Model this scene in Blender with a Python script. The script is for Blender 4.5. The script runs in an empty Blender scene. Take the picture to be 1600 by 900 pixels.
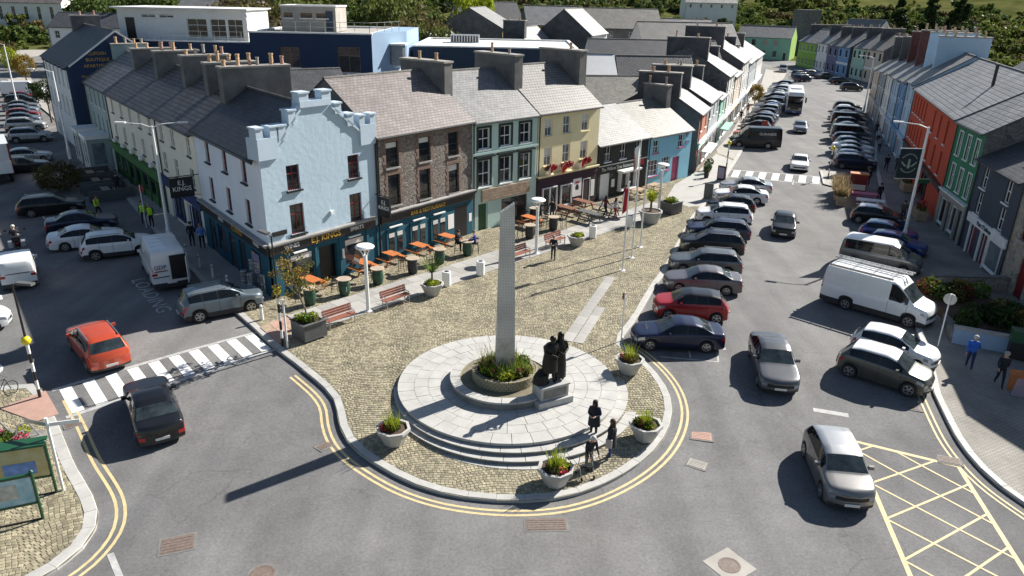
import bpy, bmesh, math, random
import numpy as np
from mathutils import Vector, Matrix
random.seed(7); RNG = np.random.default_rng(11)
sc = bpy.context.scene
C = sc.collection
rad = math.radians
# ---------------------------------------------------------------- camera, light, exposure
CAM_H = 16.5
cam = bpy.data.cameras.new('camera'); cam_o = bpy.data.objects.new('camera', cam); C.objects.link(cam_o)
cam.sensor_width = 36; cam.lens = 25.875; cam.clip_start = 0.5; cam.clip_end = 3000
cam_o.matrix_world = Matrix.Translation((0, 0, CAM_H)) @ Matrix.Rotation(rad(90 - 21.7), 4, 'X') @ Matrix.Rotation(rad(1.2), 4, 'Z')
sc.camera = cam_o
SUN_AZ, SUN_EL = 51.5, 35.0
w = bpy.data.worlds.new('World'); sc.world = w; w.use_nodes = True
nt = w.node_tree; nt.nodes.clear()
sky = nt.nodes.new('ShaderNodeTexSky'); sky.sky_type = 'NISHITA'; sky.sun_disc = False
sky.sun_elevation = rad(SUN_EL); sky.sun_rotation = rad(SUN_AZ); sky.altitude = 50; sky.air_density = 1.0; sky.dust_density = 0.6
bg = nt.nodes.new('ShaderNodeBackground'); bg.inputs['Strength'].default_value = 0.05
wo = nt.nodes.new('ShaderNodeOutputWorld')
nt.links.new(sky.outputs[0], bg.inputs[0]); nt.links.new(bg.outputs[0], wo.inputs[0])
sun = bpy.data.lights.new('sun', 'SUN'); sun.energy = 5.0; sun.angle = rad(0.5); sun.color = (1.0, 0.95, 0.87)
sun_o = bpy.data.objects.new('sun', sun); C.objects.link(sun_o)
S = Vector((math.sin(rad(SUN_AZ)) * math.cos(rad(SUN_EL)), math.cos(rad(SUN_AZ)) * math.cos(rad(SUN_EL)), math.sin(rad(SUN_EL))))
sun_o.rotation_euler = S.to_track_quat('Z', 'Y').to_euler(); sun_o.location = S * 80
sc.view_settings.view_transform = 'Standard'; sc.view_settings.look = 'None'; sc.view_settings.gamma = 1
sc.view_settings.exposure = 1.0
try:
    sc.cycles.use_denoising = True; sc.cycles.max_bounces = 6; sc.cycles.use_adaptive_sampling = True
except Exception: pass

# ---------------------------------------------------------------- ground height: level in the town, dropping 0.45 m towards the near junction
def gz(x, y):
    t = min(1, max(0, (y - 23) / 11.)); t = t * t * (3 - 2 * t); return -0.45 * (1 - t)

# ---------------------------------------------------------------- materials
M = {}
def L3(c): return (c[0], c[1], c[2], 1)
def mat(name, col, rough=.65, metal=0., var=.12, scale=1.5, bump=0., bscale=40., spec=.5, coat=0., col2=None, isl=0., detail=6):
    m = bpy.data.materials.new(name); m.use_nodes = True; M[name] = m
    n = m.node_tree.nodes; l = m.node_tree.links; b = n['Principled BSDF']
    b.inputs['Roughness'].default_value = rough; b.inputs['Metallic'].default_value = metal
    b.inputs['Specular IOR Level'].default_value = spec; b.inputs['Coat Weight'].default_value = coat
    b.inputs['Coat Roughness'].default_value = .04
    b.inputs['Base Color'].default_value = L3(col)
    out = None
    if var or col2 or isl:
        tc = n.new('ShaderNodeTexCoord')
        no = n.new('ShaderNodeTexNoise'); no.inputs['Scale'].default_value = scale; no.inputs['Detail'].default_value = detail
        no.inputs['Roughness'].default_value = .65
        l.new(tc.outputs['Object'], no.inputs['Vector'])
        r = n.new('ShaderNodeValToRGB'); r.color_ramp.elements[0].position = .3; r.color_ramp.elements[1].position = .7
        a = tuple(c * (1 - var) for c in col); c2 = col2 or tuple(min(1, c * (1 + var)) for c in col)
        r.color_ramp.elements[0].color = L3(a); r.color_ramp.elements[1].color = L3(c2)
        l.new(no.outputs['Fac'], r.inputs['Fac']); out = r.outputs['Color']
        if isl:
            g = n.new('ShaderNodeNewGeometry'); mp = n.new('ShaderNodeMapRange')
            mp.inputs['To Min'].default_value = 1 - isl; mp.inputs['To Max'].default_value = 1 + isl
            l.new(g.outputs['Random Per Island'], mp.inputs['Value'])
            mx = n.new('ShaderNodeMixRGB'); mx.blend_type = 'MULTIPLY'; mx.inputs['Fac'].default_value = 1
            cb = n.new('ShaderNodeCombineColor')
            for i in range(3): l.new(mp.outputs[0], cb.inputs[i])
            l.new(out, mx.inputs[1]); l.new(cb.outputs[0], mx.inputs[2]); out = mx.outputs[0]
        l.new(out, b.inputs['Base Color'])
    if bump:
        tc2 = n.new('ShaderNodeTexCoord'); n2 = n.new('ShaderNodeTexNoise'); n2.inputs['Scale'].default_value = bscale; n2.inputs['Detail'].default_value = 4
        l.new(tc2.outputs['Object'], n2.inputs['Vector'])
        bp = n.new('ShaderNodeBump'); bp.inputs['Strength'].default_value = bump; bp.inputs['Distance'].default_value = .02
        l.new(n2.outputs['Fac'], bp.inputs['Height']); l.new(bp.outputs[0], b.inputs['Normal'])
    return m
def paint(name, col, metal=.0):      # car paint
    return mat(name, col, rough=.32, metal=metal, var=.04, scale=3, coat=.6, spec=.45)
def leafmat(name, a, b_, isl=.45):
    m = mat(name, a, rough=.6, var=.1, col2=b_, scale=.9, isl=isl, spec=.08)
    n = m.node_tree.nodes; l = m.node_tree.links; bs = n['Principled BSDF']
    tr = n.new('ShaderNodeBsdfTranslucent'); mx = n.new('ShaderNodeMixShader'); mx.inputs[0].default_value = .3
    src = bs.inputs['Base Color'].links[0].from_socket; l.new(src, tr.inputs['Color'])
    l.new(bs.outputs[0], mx.inputs[1]); l.new(tr.outputs[0], mx.inputs[2]); l.new(mx.outputs[0], n['Material Output'].inputs[0])
    return m
def slate(name, a, b_, uw=.32, uh=.24, mortar=(.03, .03, .035), moss=None, lines=.02):
    """slates laid in courses, in metres of the roof's own UV map"""
    m = bpy.data.materials.new(name); m.use_nodes = True; M[name] = m
    n = m.node_tree.nodes; l = m.node_tree.links; b = n['Principled BSDF']; b.inputs['Roughness'].default_value = .55
    uv = n.new('ShaderNodeUVMap')
    br = n.new('ShaderNodeTexBrick'); br.inputs['Scale'].default_value = 1; br.inputs['Brick Width'].default_value = uw; br.inputs['Row Height'].default_value = uh
    br.inputs['Mortar Size'].default_value = lines; br.inputs['Mortar Smooth'].default_value = .3; br.inputs['Bias'].default_value = 0
    br.inputs['Color1'].default_value = L3(a); br.inputs['Color2'].default_value = L3(b_); br.inputs['Mortar'].default_value = L3(mortar)
    l.new(uv.outputs[0], br.inputs['Vector'])
    no = n.new('ShaderNodeTexNoise'); no.inputs['Scale'].default_value = .55; no.inputs['Detail'].default_value = 8; no.inputs['Roughness'].default_value = .7
    l.new(uv.outputs[0], no.inputs['Vector'])
    mp = n.new('ShaderNodeMapRange'); mp.inputs['From Min'].default_value = .3; mp.inputs['From Max'].default_value = .7
    mp.inputs['To Min'].default_value = .7; mp.inputs['To Max'].default_value = 1.3; l.new(no.outputs['Fac'], mp.inputs['Value'])
    mx = n.new('ShaderNodeMixRGB'); mx.blend_type = 'MULTIPLY'; mx.inputs['Fac'].default_value = 1
    cb = n.new('ShaderNodeCombineColor'); [l.new(mp.outputs[0], cb.inputs[i]) for i in range(3)]
    l.new(br.outputs['Color'], mx.inputs[1]); l.new(cb.outputs[0], mx.inputs[2]); out = mx.outputs[0]
    if moss:
        n3 = n.new('ShaderNodeTexNoise'); n3.inputs['Scale'].default_value = 2.3; n3.inputs['Detail'].default_value = 8
        l.new(uv.outputs[0], n3.inputs['Vector']); r3 = n.new('ShaderNodeValToRGB'); r3.color_ramp.elements[0].position = .5; r3.color_ramp.elements[1].position = .72
        l.new(n3.outputs['Fac'], r3.inputs['Fac']); m3 = n.new('ShaderNodeMixRGB'); m3.inputs[2].default_value = L3(moss)
        l.new(r3.outputs[0], m3.inputs[0]); l.new(out, m3.inputs[1]); out = m3.outputs[0]
    l.new(out, b.inputs['Base Color'])
    bp = n.new('ShaderNodeBump'); bp.inputs['Strength'].default_value = .6; bp.inputs['Distance'].default_value = .03
    l.new(br.outputs['Fac'], bp.inputs['Height']); bp.invert = True; l.new(bp.outputs[0], b.inputs['Normal'])
    return m
def rubble(name, cols, mort=(.42, .39, .34), sx=3.0, sz=5.5, axis='Object'):
    m = bpy.data.materials.new(name); m.use_nodes = True; M[name] = m
    n = m.node_tree.nodes; l = m.node_tree.links; b = n['Principled BSDF']; b.inputs['Roughness'].default_value = .85
    tc = n.new('ShaderNodeTexCoord'); mp = n.new('ShaderNodeMapping'); mp.inputs['Scale'].default_value = (sx, sx, sz)
    no = n.new('ShaderNodeTexNoise'); no.inputs['Scale'].default_value = 2.5
    ad = n.new('ShaderNodeMixRGB'); ad.blend_type = 'ADD'; ad.inputs[0].default_value = .12
    l.new(tc.outputs['Object'], no.inputs['Vector']); l.new(tc.outputs['Object'], ad.inputs[1]); l.new(no.outputs['Color'], ad.inputs[2]); l.new(ad.outputs[0], mp.inputs['Vector'])
    v = n.new('ShaderNodeTexVoronoi'); v2 = n.new('ShaderNodeTexVoronoi'); v2.feature = 'DISTANCE_TO_EDGE'
    for q in (v, v2): q.inputs['Scale'].default_value = 1; l.new(mp.outputs[0], q.inputs['Vector'])
    r = n.new('ShaderNodeValToRGB'); e = r.color_ramp.elements
    e[0].color = L3(cols[0]); e[1].color = L3(cols[-1])
    for i, c in enumerate(cols[1:-1]): k = e.new((i + 1) / (len(cols) - 1)); k.color = L3(c)
    sp = n.new('ShaderNodeSeparateColor'); l.new(v.outputs['Color'], sp.inputs[0]); l.new(sp.outputs[0], r.inputs['Fac'])
    r2 = n.new('ShaderNodeValToRGB'); r2.color_ramp.elements[0].position = .03; r2.color_ramp.elements[1].position = .1
    l.new(v2.outputs['Distance'], r2.inputs['Fac'])
    mx = n.new('ShaderNodeMixRGB'); mx.inputs[1].default_value = L3(mort); l.new(r2.outputs[0], mx.inputs[0]); l.new(r.outputs[0], mx.inputs[2]); l.new(mx.outputs[0], b.inputs['Base Color'])
    bp = n.new('ShaderNodeBump'); bp.inputs['Strength'].default_value = .9; bp.inputs['Distance'].default_value = .05
    l.new(r2.outputs[0], bp.inputs['Height']); l.new(bp.outputs[0], b.inputs['Normal'])
    return m
def asphalt(name, a, b_):
    m = bpy.data.materials.new(name); m.use_nodes = True; M[name] = m
    n = m.node_tree.nodes; l = m.node_tree.links; b = n['Principled BSDF']; b.inputs['Roughness'].default_value = .9; b.inputs['Specular IOR Level'].default_value = .3
    tc = n.new('ShaderNodeTexCoord')
    def noise(s, d=6, r=.6):
        q = n.new('ShaderNodeTexNoise'); q.inputs['Scale'].default_value = s; q.inputs['Detail'].default_value = d; q.inputs['Roughness'].default_value = r; l.new(tc.outputs['Object'], q.inputs['Vector']); return q
    big = noise(.07, 5); mid = noise(.45, 8, .7); fine = noise(9, 3, .8)
    r = n.new('ShaderNodeValToRGB'); r.color_ramp.elements[0].position = .35; r.color_ramp.elements[1].position = .68
    r.color_ramp.elements[0].color = L3(a); r.color_ramp.elements[1].color = L3(b_); l.new(big.outputs['Fac'], r.inputs['Fac'])
    out = r.outputs[0]
    for src, lo, hi, p0, p1 in ((mid, .82, 1.15, .3, .7), (fine, .72, 1.28, .25, .75)):
        mp = n.new('ShaderNodeMapRange'); mp.inputs['From Min'].default_value = p0; mp.inputs['From Max'].default_value = p1; mp.inputs['To Min'].default_value = lo; mp.inputs['To Max'].default_value = hi
        l.new(src.outputs['Fac'], mp.inputs['Value']); cb = n.new('ShaderNodeCombineColor'); [l.new(mp.outputs[0], cb.inputs[i]) for i in range(3)]
        mx = n.new('ShaderNodeMixRGB'); mx.blend_type = 'MULTIPLY'; mx.inputs[0].default_value = 1; l.new(out, mx.inputs[1]); l.new(cb.outputs[0], mx.inputs[2]); out = mx.outputs[0]
    mpg = n.new('ShaderNodeMapping'); mpg.inputs['Rotation'].default_value = (0, 0, rad(20)); mpg.inputs['Scale'].default_value = (.55, .025, 1); l.new(tc.outputs['Object'], mpg.inputs['Vector'])
    tr = n.new('ShaderNodeTexNoise'); tr.inputs['Scale'].default_value = 1; tr.inputs['Detail'].default_value = 3; l.new(mpg.outputs[0], tr.inputs['Vector'])
    mp = n.new('ShaderNodeMapRange'); mp.inputs['From Min'].default_value = .35; mp.inputs['From Max'].default_value = .65; mp.inputs['To Min'].default_value = .86; mp.inputs['To Max'].default_value = 1.14
    l.new(tr.outputs['Fac'], mp.inputs['Value']); cb = n.new('ShaderNodeCombineColor'); [l.new(mp.outputs[0], cb.inputs[i]) for i in range(3)]
    mx = n.new('ShaderNodeMixRGB'); mx.blend_type = 'MULTIPLY'; mx.inputs[0].default_value = 1; l.new(out, mx.inputs[1]); l.new(cb.outputs[0], mx.inputs[2]); out = mx.outputs[0]
    # hairline cracks and old tar seams
    v = n.new('ShaderNodeTexVoronoi'); v.feature = 'DISTANCE_TO_EDGE'; v.inputs['Scale'].default_value = .16
    dn = noise(.9, 4); ad = n.new('ShaderNodeMixRGB'); ad.blend_type = 'ADD'; ad.inputs[0].default_value = 1.6
    l.new(tc.outputs['Object'], ad.inputs[1]); l.new(dn.outputs['Color'], ad.inputs[2]); l.new(ad.outputs[0], v.inputs['Vector'])
    rc = n.new('ShaderNodeValToRGB'); rc.color_ramp.elements[0].color = (.72, .72, .72, 1); rc.color_ramp.elements[1].position = .006; rc.color_ramp.elements[1].color = (1, 1, 1, 1)
    l.new(v.outputs['Distance'], rc.inputs['Fac']); mk = noise(.12, 3); rk = n.new('ShaderNodeValToRGB'); rk.color_ramp.elements[0].position = .5; rk.color_ramp.elements[1].position = .6
    l.new(mk.outputs['Fac'], rk.inputs['Fac']); mm = n.new('ShaderNodeMixRGB'); mm.inputs[1].default_value = (1, 1, 1, 1); l.new(rk.outputs[0], mm.inputs[0]); l.new(rc.outputs[0], mm.inputs[2])
    mx = n.new('ShaderNodeMixRGB'); mx.blend_type = 'MULTIPLY'; mx.inputs[0].default_value = 1; l.new(out, mx.inputs[1]); l.new(mm.outputs[0], mx.inputs[2]); out = mx.outputs[0]
    l.new(out, b.inputs['Base Color'])
    bp = n.new('ShaderNodeBump'); bp.inputs['Strength'].default_value = .5; bp.inputs['Distance'].default_value = .01; f2 = noise(45, 2); l.new(f2.outputs['Fac'], bp.inputs['Height']); l.new(bp.outputs[0], b.inputs['Normal'])
    return m
def bricks(name, a, b_, mort, uw, uh, rot=0., sz=.02):
    m = bpy.data.materials.new(name); m.use_nodes = True; M[name] = m
    n = m.node_tree.nodes; l = m.node_tree.links; b = n['Principled BSDF']; b.inputs['Roughness'].default_value = .85
    tc = n.new('ShaderNodeTexCoord'); mp = n.new('ShaderNodeMapping'); mp.inputs['Rotation'].default_value = (0, 0, rot); l.new(tc.outputs['Object'], mp.inputs['Vector'])
    br = n.new('ShaderNodeTexBrick'); br.inputs['Scale'].default_value = 1; br.inputs['Brick Width'].default_value = uw; br.inputs['Row Height'].default_value = uh; br.inputs['Mortar Size'].default_value = sz
    br.inputs['Color1'].default_value = L3(a); br.inputs['Color2'].default_value = L3(b_); br.inputs['Mortar'].default_value = L3(mort); l.new(mp.outputs[0], br.inputs['Vector'])
    no = n.new('ShaderNodeTexNoise'); no.inputs['Scale'].default_value = .5; no.inputs['Detail'].default_value = 8; l.new(tc.outputs['Object'], no.inputs['Vector'])
    r = n.new('ShaderNodeMapRange'); r.inputs['From Min'].default_value = .3; r.inputs['From Max'].default_value = .7; r.inputs['To Min'].default_value = .75; r.inputs['To Max'].default_value = 1.25; l.new(no.outputs['Fac'], r.inputs['Value'])
    cb = n.new('ShaderNodeCombineColor'); [l.new(r.outputs[0], cb.inputs[i]) for i in range(3)]
    mx = n.new('ShaderNodeMixRGB'); mx.blend_type = 'MULTIPLY'; mx.inputs[0].default_value = 1; l.new(br.outputs['Color'], mx.inputs[1]); l.new(cb.outputs[0], mx.inputs[2]); l.new(mx.outputs[0], b.inputs['Base Color'])
    return m

asphalt('asphalt', (.136, .136, .139), (.195, .191, .185))
mat('cobble', (.27, .24, .165), .8, var=.24, scale=.7, isl=.36, col2=(.355, .315, .215))
mat('cobble_joint', (.15, .135, .08), .95, var=.3, scale=1.2, col2=(.24, .215, .15))
mat('granite', (.38, .38, .37), .7, var=.16, scale=1.2, isl=.1, bump=.3, bscale=30)
mat('granite_pale', (.41, .405, .385), .7, var=.14, scale=1.4, bump=.3, bscale=30)
mat('granite_dark', (.19, .185, .17), .8, var=.3, scale=2.0, bump=.4, bscale=12)  # dark stone, darkened further to carry the shade of the step risers
mat('slab', (.34, .332, .312), .8, var=.13, scale=.9)
mat('slab_red', (.40, .25, .20), .8, var=.12, scale=2)
mat('paint_white', (.78, .78, .76), .6, var=.12, scale=6, detail=9)
mat('paint_yellow', (.56, .45, .24), .7, var=.18, scale=5, detail=9)
mat('paint_worn', (.40, .40, .39), .8, var=.3, scale=4, detail=9)
bricks('paver', (.24, .225, .20), (.30, .28, .25), (.17, .16, .14), .22, .11, .3)
mat('concrete', (.34, .32, .29), .85, var=.18, scale=.8)
mat('tar_patch', (.16, .157, .15), .9, var=.25, scale=2); mat('iron', (.16, .12, .10), .7, var=.3, scale=8, bump=.3)
mat('black', (.012, .012, .013), .45, var=.1)
mat('dark_metal', (.035, .035, .04), .45, metal=.3)
mat('steel', (.45, .46, .47), .35, metal=.8)
mat('white_metal', (.80, .80, .79), .4, var=.05)
mat('white', (.80, .80, .78), .55, var=.05, scale=2)
mat('rubber', (.018, .018, .019), .8)
mat('glass', (.018, .022, .028), .06, var=.3, scale=.5, spec=.8)
mat('glass_light', (.16, .19, .21), .08, var=.5, scale=.8, spec=.7)
mat('blind', (.62, .61, .57), .8)
mat('car_glass', (.008, .011, .014), .05, var=0, spec=.4)
mat('screen_glass', (.008, .011, .014), .05, var=.2, scale=1.6, col2=(.045, .062, .07), spec=.45, detail=4)  # paler blotches paint reflections and the dashboard into the glass colour
mat('red_light', (.40, .012, .010), .2, var=0, coat=.5)
mat('head_light', (.36, .40, .45), .1, metal=.5, var=0, coat=.5)
mat('plate', (.70, .70, .66), .5, var=.05)
mat('rim', (.42, .43, .44), .3, metal=.8)
mat('wood_orange', (.50, .16, .045), .6, var=.25, scale=4)
mat('wood_brown', (.20, .085, .05), .6, var=.25, scale=4)
mat('wood_bench', (.27, .10, .07), .55, var=.25, scale=4)
mat('wood_pale', (.42, .30, .19), .7, var=.25, scale=4)
mat('wood_plank', (.33, .25, .18), .75, var=.35, scale=3)
mat('soil', (.07, .045, .03), .95, var=.3)
mat('bronze', (.018, .018, .017), .42, metal=.6, var=.4, scale=6)
mat('render_grey', (.15, .147, .14), .9, var=.32, scale=.9, bump=.3, bscale=8)
mat('render_dark', (.085, .085, .088), .9, var=.35, scale=.8, bump=.3, bscale=8)
mat('pot', (.50, .33, .20), .8, var=.25, scale=5)
mat('gold', (.62, .38, .05), .45, var=.05)
rubble('stone', [(.115, .09, .078), (.19, .155, .13), (.235, .195, .16), (.095, .082, .075), (.16, .13, .11)], mort=(.27, .25, .225), sx=4.0, sz=7.0)
rubble('stone_warm', [(.30, .25, .19), (.40, .34, .27), (.22, .19, .16), (.46, .40, .33)], sx=2.2, sz=3.4)
rubble('stone_grey', [(.10, .10, .10), (.16, .155, .15), (.2, .19, .18), (.08, .08, .08)], mort=(.16, .155, .15), sx=2.2, sz=3.6)
slate('slate_brown', (.15, .125, .118), (.205, .175, .168), mortar=(.06, .05, .05))
slate('slate_grey', (.135, .138, .142), (.20, .203, .207), mortar=(.075, .075, .08), moss=(.20, .195, .18))
slate('slate_grey2', (.155, .148, .138), (.205, .197, .183), uw=.3, uh=.3, mortar=(.07, .066, .062), lines=.035)
slate('slate_pale', (.185, .185, .183), (.27, .27, .265), mortar=(.12, .12, .12), moss=(.15, .15, .15))
slate('slate_dark', (.045, .048, .055), (.065, .068, .075), uw=.6, uh=.3, mortar=(.02, .02, .025))
slate('slate_moss', (.12, .115, .105), (.20, .19, .165), mortar=(.07, .065, .06), moss=(.17, .16, .12))
slate('slate_purple', (.11, .095, .095), (.17, .15, .145), uw=.6, uh=.38, mortar=(.035, .032, .035), lines=.05)
slate('slate_tile', (.19, .193, .197), (.235, .238, .242), uw=.9, uh=.42, mortar=(.075, .078, .08), lines=.05)
mat('roof_white', (.72, .72, .70), .6, var=.12, scale=.3)
# ---------------------------------------------------------------- mesh helpers
class MB:
    def __init__(s): s.v = []; s.f = []; s.m = []; s.uv = {}
    def face(s, pts, m=0, uv=None):
        i = len(s.v); s.v += [tuple(p) for p in pts]; s.f.append(list(range(i, i + len(pts)))); s.m.append(m)
        if uv: s.uv[len(s.f) - 1] = uv
    def box(s, x0, y0, z0, x1, y1, z1, m=0, mx=None):
        p = [(x0, y0, z0), (x1, y0, z0), (x1, y1, z0), (x0, y1, z0), (x0, y0, z1), (x1, y0, z1), (x1, y1, z1), (x0, y1, z1)]
        if mx is not None: p = [tuple(mx @ Vector(q)) for q in p]
        i = len(s.v); s.v += p
        for q in ((0, 3, 2, 1), (4, 5, 6, 7), (0, 1, 5, 4), (1, 2, 6, 5), (2, 3, 7, 6), (3, 0, 4, 7)): s.f.append([i + k for k in q]); s.m.append(m)
        return s
    def bar(s, a, b, w, h=None, m=0):          # square-section bar from a to b
        h = h or w; a = Vector(a); b = Vector(b); d = b - a; q = d.to_track_quat('X', 'Z').to_matrix().to_4x4()
        return s.box(0, -w / 2, -h / 2, d.length, w / 2, h / 2, m, Matrix.Translation(a) @ q)
    def cyl(s, a, b, r0, r1=None, n=10, m=0, cap=True):
        r1 = r0 if r1 is None else r1; a = Vector(a); b = Vector(b); q = (b - a).to_track_quat('Z', 'X').to_matrix()
        i = len(s.v)
        for c, r in ((a, r0), (b, r1)):
            for k in range(n): t = 2 * math.pi * k / n; s.v.append(tuple(c + q @ Vector((r * math.cos(t), r * math.sin(t), 0))))
        for k in range(n): s.f.append([i + k, i + (k + 1) % n, i + n + (k + 1) % n, i + n + k]); s.m.append(m)
        if cap: s.f.append([i + k for k in range(n)][::-1]); s.m.append(m); s.f.append([i + n + k for k in range(n)]); s.m.append(m)
        return s
    def lathe(s, prof, n=12, m=0, c=(0, 0, 0), ang0=0., cap=True):
        i = len(s.v)
        for r, z in prof:
            for k in range(n): t = ang0 + 2 * math.pi * k / n; s.v.append((c[0] + r * math.cos(t), c[1] + r * math.sin(t), c[2] + z))
        for j in range(len(prof) - 1):
            for k in range(n): s.f.append([i + j * n + k, i + j * n + (k + 1) % n, i + (j + 1) * n + (k + 1) % n, i + (j + 1) * n + k]); s.m.append(m)
        if cap:
            s.f.append([i + k for k in range(n)][::-1]); s.m.append(m); e = i + (len(prof) - 1) * n; s.f.append([e + k for k in range(n)]); s.m.append(m)
        return s
    def tube(s, pts, r, n=6, m=0):
        for a, b in zip(pts, pts[1:]): s.cyl(a, b, r, r, n, m)
        return s
    def mesh(s, name, mats):
        me = bpy.data.meshes.new(name); me.from_pydata(s.v, [], s.f)
        for k in ([mats] if isinstance(mats, (str, bpy.types.Material)) else mats): me.materials.append(M[k] if isinstance(k, str) else k)
        if any(s.m): me.polygons.foreach_set('material_index', s.m)
        if s.uv:
            u = me.uv_layers.new(name='UVMap')
            for p in me.polygons:
                if p.index in s.uv:
                    for li, q in zip(p.loop_indices, s.uv[p.index]): u.data[li].uv = q
        return me
    def build(s, name, mats, parent=None, loc=None, rz=None, smooth=False, mx=None):
        me = s.mesh(name, mats)
        if smooth: me.polygons.foreach_set('use_smooth', [True] * len(me.polygons))
        return link(name, me, parent, loc, rz, mx)
def link(name, data, parent=None, loc=None, rz=None, mx=None):
    o = bpy.data.objects.new(name, data); C.objects.link(o)
    if parent: o.parent = parent
    if mx is not None: o.matrix_basis = mx
    if loc is not None: o.location = loc
    if rz is not None: o.rotation_euler = (0, 0, rz)
    return o
def sharp(me, ang=35):
    me.polygons.foreach_set('use_smooth', [True] * len(me.polygons))
    try: me.set_sharp_from_angle(angle=rad(ang))
    except Exception: pass
def tag(o, label=None, cat=None, group=None, kind=None):
    if label: o['label'] = label
    if cat: o['category'] = cat
    if group: o['group'] = group
    if kind: o['kind'] = kind
    return o
def thing(name, label, cat, loc=(0, 0, 0), rz=0., group=None):
    o = bpy.data.objects.new(name, None); C.objects.link(o); o.location = loc; o.rotation_euler = (0, 0, rz); o.empty_display_size = .3
    return tag(o, label, cat, group)
CHILD = {}
def copy_tree(o, loc=None, rz=None, label=None, parent=None):
    c = o.copy(); C.objects.link(c); c.parent = parent
    for ch in o.children: copy_tree(ch, parent=c)
    if loc is not None: c.location = loc
    if rz is not None: c.rotation_euler = (0, 0, rz)
    if label: c['label'] = label
    return c
def az_rz(az): return rad(90 - az)           # a local +X axis that points along compass bearing az
def dirv(az): return Vector((math.sin(rad(az)), math.cos(rad(az)), 0))
def put(x, y, dz=0.): return (x, y, gz(x, y) + dz)
PLZ = .12                                      # paving stands this far above the road
def text(body, size, parent, mx, m, ext=.012, align='CENTER', name='lettering', sx=1.0):
    cu = bpy.data.curves.new(name, 'FONT'); cu.body = body; cu.size = size; cu.extrude = ext; cu.align_x = align; cu.align_y = 'CENTER'
    cu.resolution_u = 2; tmp = bpy.data.objects.new(name, cu); C.objects.link(tmp)
    me = bpy.data.meshes.new_from_object(tmp); me.name = name; bpy.data.objects.remove(tmp); bpy.data.curves.remove(cu); me.materials.clear(); me.materials.append(M[m])
    return link(name, me, parent, mx=mx @ Matrix.Diagonal((sx, 1, 1, 1)))
UPX = Matrix.Rotation(math.pi / 2, 4, 'X')    # text lying in XY -> standing, facing -Y
def inpoly(px, py, poly):
    r = np.zeros(len(px), bool); n = len(poly)
    for i in range(n):
        x0, y0 = poly[i]; x1, y1 = poly[(i + 1) % n]
        c = ((y0 > py) != (y1 > py)) & (px < (x1 - x0) * (py - y0) / ((y1 - y0) or 1e-9) + x0); r ^= c
    return r
def sheet(name, poly, dz, m, kind='structure', parent=None):
    """flat polygon draped on the ground"""
    bm = bmesh.new(); vs = [bm.verts.new((x, y, 0)) for x, y in poly]; f = bm.faces.new(vs); f.normal_update()
    if f.normal.z < 0: f.normal_flip()
    bmesh.ops.triangulate(bm, faces=bm.faces[:])
    ys = [p[1] for p in poly]
    for y in np.arange(23, 34.6, .75):
        if min(ys) < y < max(ys): bmesh.ops.bisect_plane(bm, geom=bm.verts[:] + bm.edges[:] + bm.faces[:], plane_co=(0, y, 0), plane_no=(0, 1, 0))
    for v in bm.verts: v.co.z = gz(v.co.x, v.co.y) + dz
    me = bpy.data.meshes.new(name); bm.to_mesh(me); bm.free(); me.materials.append(M[m])
    o = link(name, me, parent)
    if kind: tag(o, kind=kind)
    return o
def resample(pts, step, closed=False):
    P = [Vector((p[0], p[1])) for p in pts]
    if closed: P.append(P[0])
    out = []; acc = 0.
    L = sum((b - a).length for a, b in zip(P, P[1:])); n = max(1, round(L / step)); st = L / n
    tgt = [i * st for i in range(n + 1)]; k = 0; run = 0.
    for t in tgt:
        while k < len(P) - 2 and run + (P[k + 1] - P[k]).length < t: run += (P[k + 1] - P[k]).length; k += 1
        d = (P[k + 1] - P[k]).length or 1e-9; out.append(P[k].lerp(P[k + 1], (t - run) / d))
    return out
def smooth_line(pts, it=2):
    for _ in range(it):
        q = [pts[0]]
        for a, b in zip(pts, pts[1:]): q += [(a[0] * .75 + b[0] * .25, a[1] * .75 + b[1] * .25), (a[0] * .25 + b[0] * .75, a[1] * .25 + b[1] * .75)]
        pts = q + [pts[-1]]
    return pts
def offset(pts, d):
    """offset a polyline to its right by d"""
    P = [Vector((p[0], p[1])) for p in pts]; o = []
    for i, p in enumerate(P):
        a = P[max(0, i - 1)]; b = P[min(len(P) - 1, i + 1)]; t = (b - a).normalized(); o.append(p + Vector((t.y, -t.x)) * d)
    return o
def strip(name, pts, w, dz, m, parent=None, step=.5, gap=None):
    P = resample(pts, step); a = offset(P, -w / 2); b = offset(P, w / 2); mb = MB()
    for i in range(len(P) - 1):
        if gap and gap(i): continue
        q = [a[i], b[i], b[i + 1], a[i + 1]]; mb.face([(p.x, p.y, gz(p.x, p.y) + dz) for p in q])
    o = mb.build(name, m, parent)
    if not parent: tag(o, kind='structure')
    return o
# ---------------------------------------------------------------- terrain, road, paving
def hill(x, y):
    r = math.hypot(x * .8, y); h = max(0, r - 235); z = .055 * h + .00006 * h * h
    return min(z, 75) + (math.sin(x * .021 + 1) * math.cos(y * .017) * 3.0 + math.sin(x * .05) * 1.2) * min(1, h / 90)
def make_terrain():
    xs = np.linspace(-700, 900, 90); ys = np.linspace(-40, 1100, 80); v = []; f = []
    for y in ys:
        for x in xs: v.append((x, y, (-.9 if math.hypot(x * .8, y) < 225 else -.2) + hill(x, y)))
    n = len(xs)
    for j in range(len(ys) - 1):
        for i in range(n - 1): a = j * n + i; f.append((a, a + 1, a + n + 1, a + n))
    me = bpy.data.meshes.new('terrain'); me.from_pydata(v, [], f); sharp(me, 80)
    mat('grass_field', (.06, .075, .022), .95, var=.35, scale=.06, col2=(.135, .135, .05), detail=9, spec=.0); me.materials.append(M['grass_field'])
    tag(link('terrain', me), kind='structure')
make_terrain()
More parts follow.
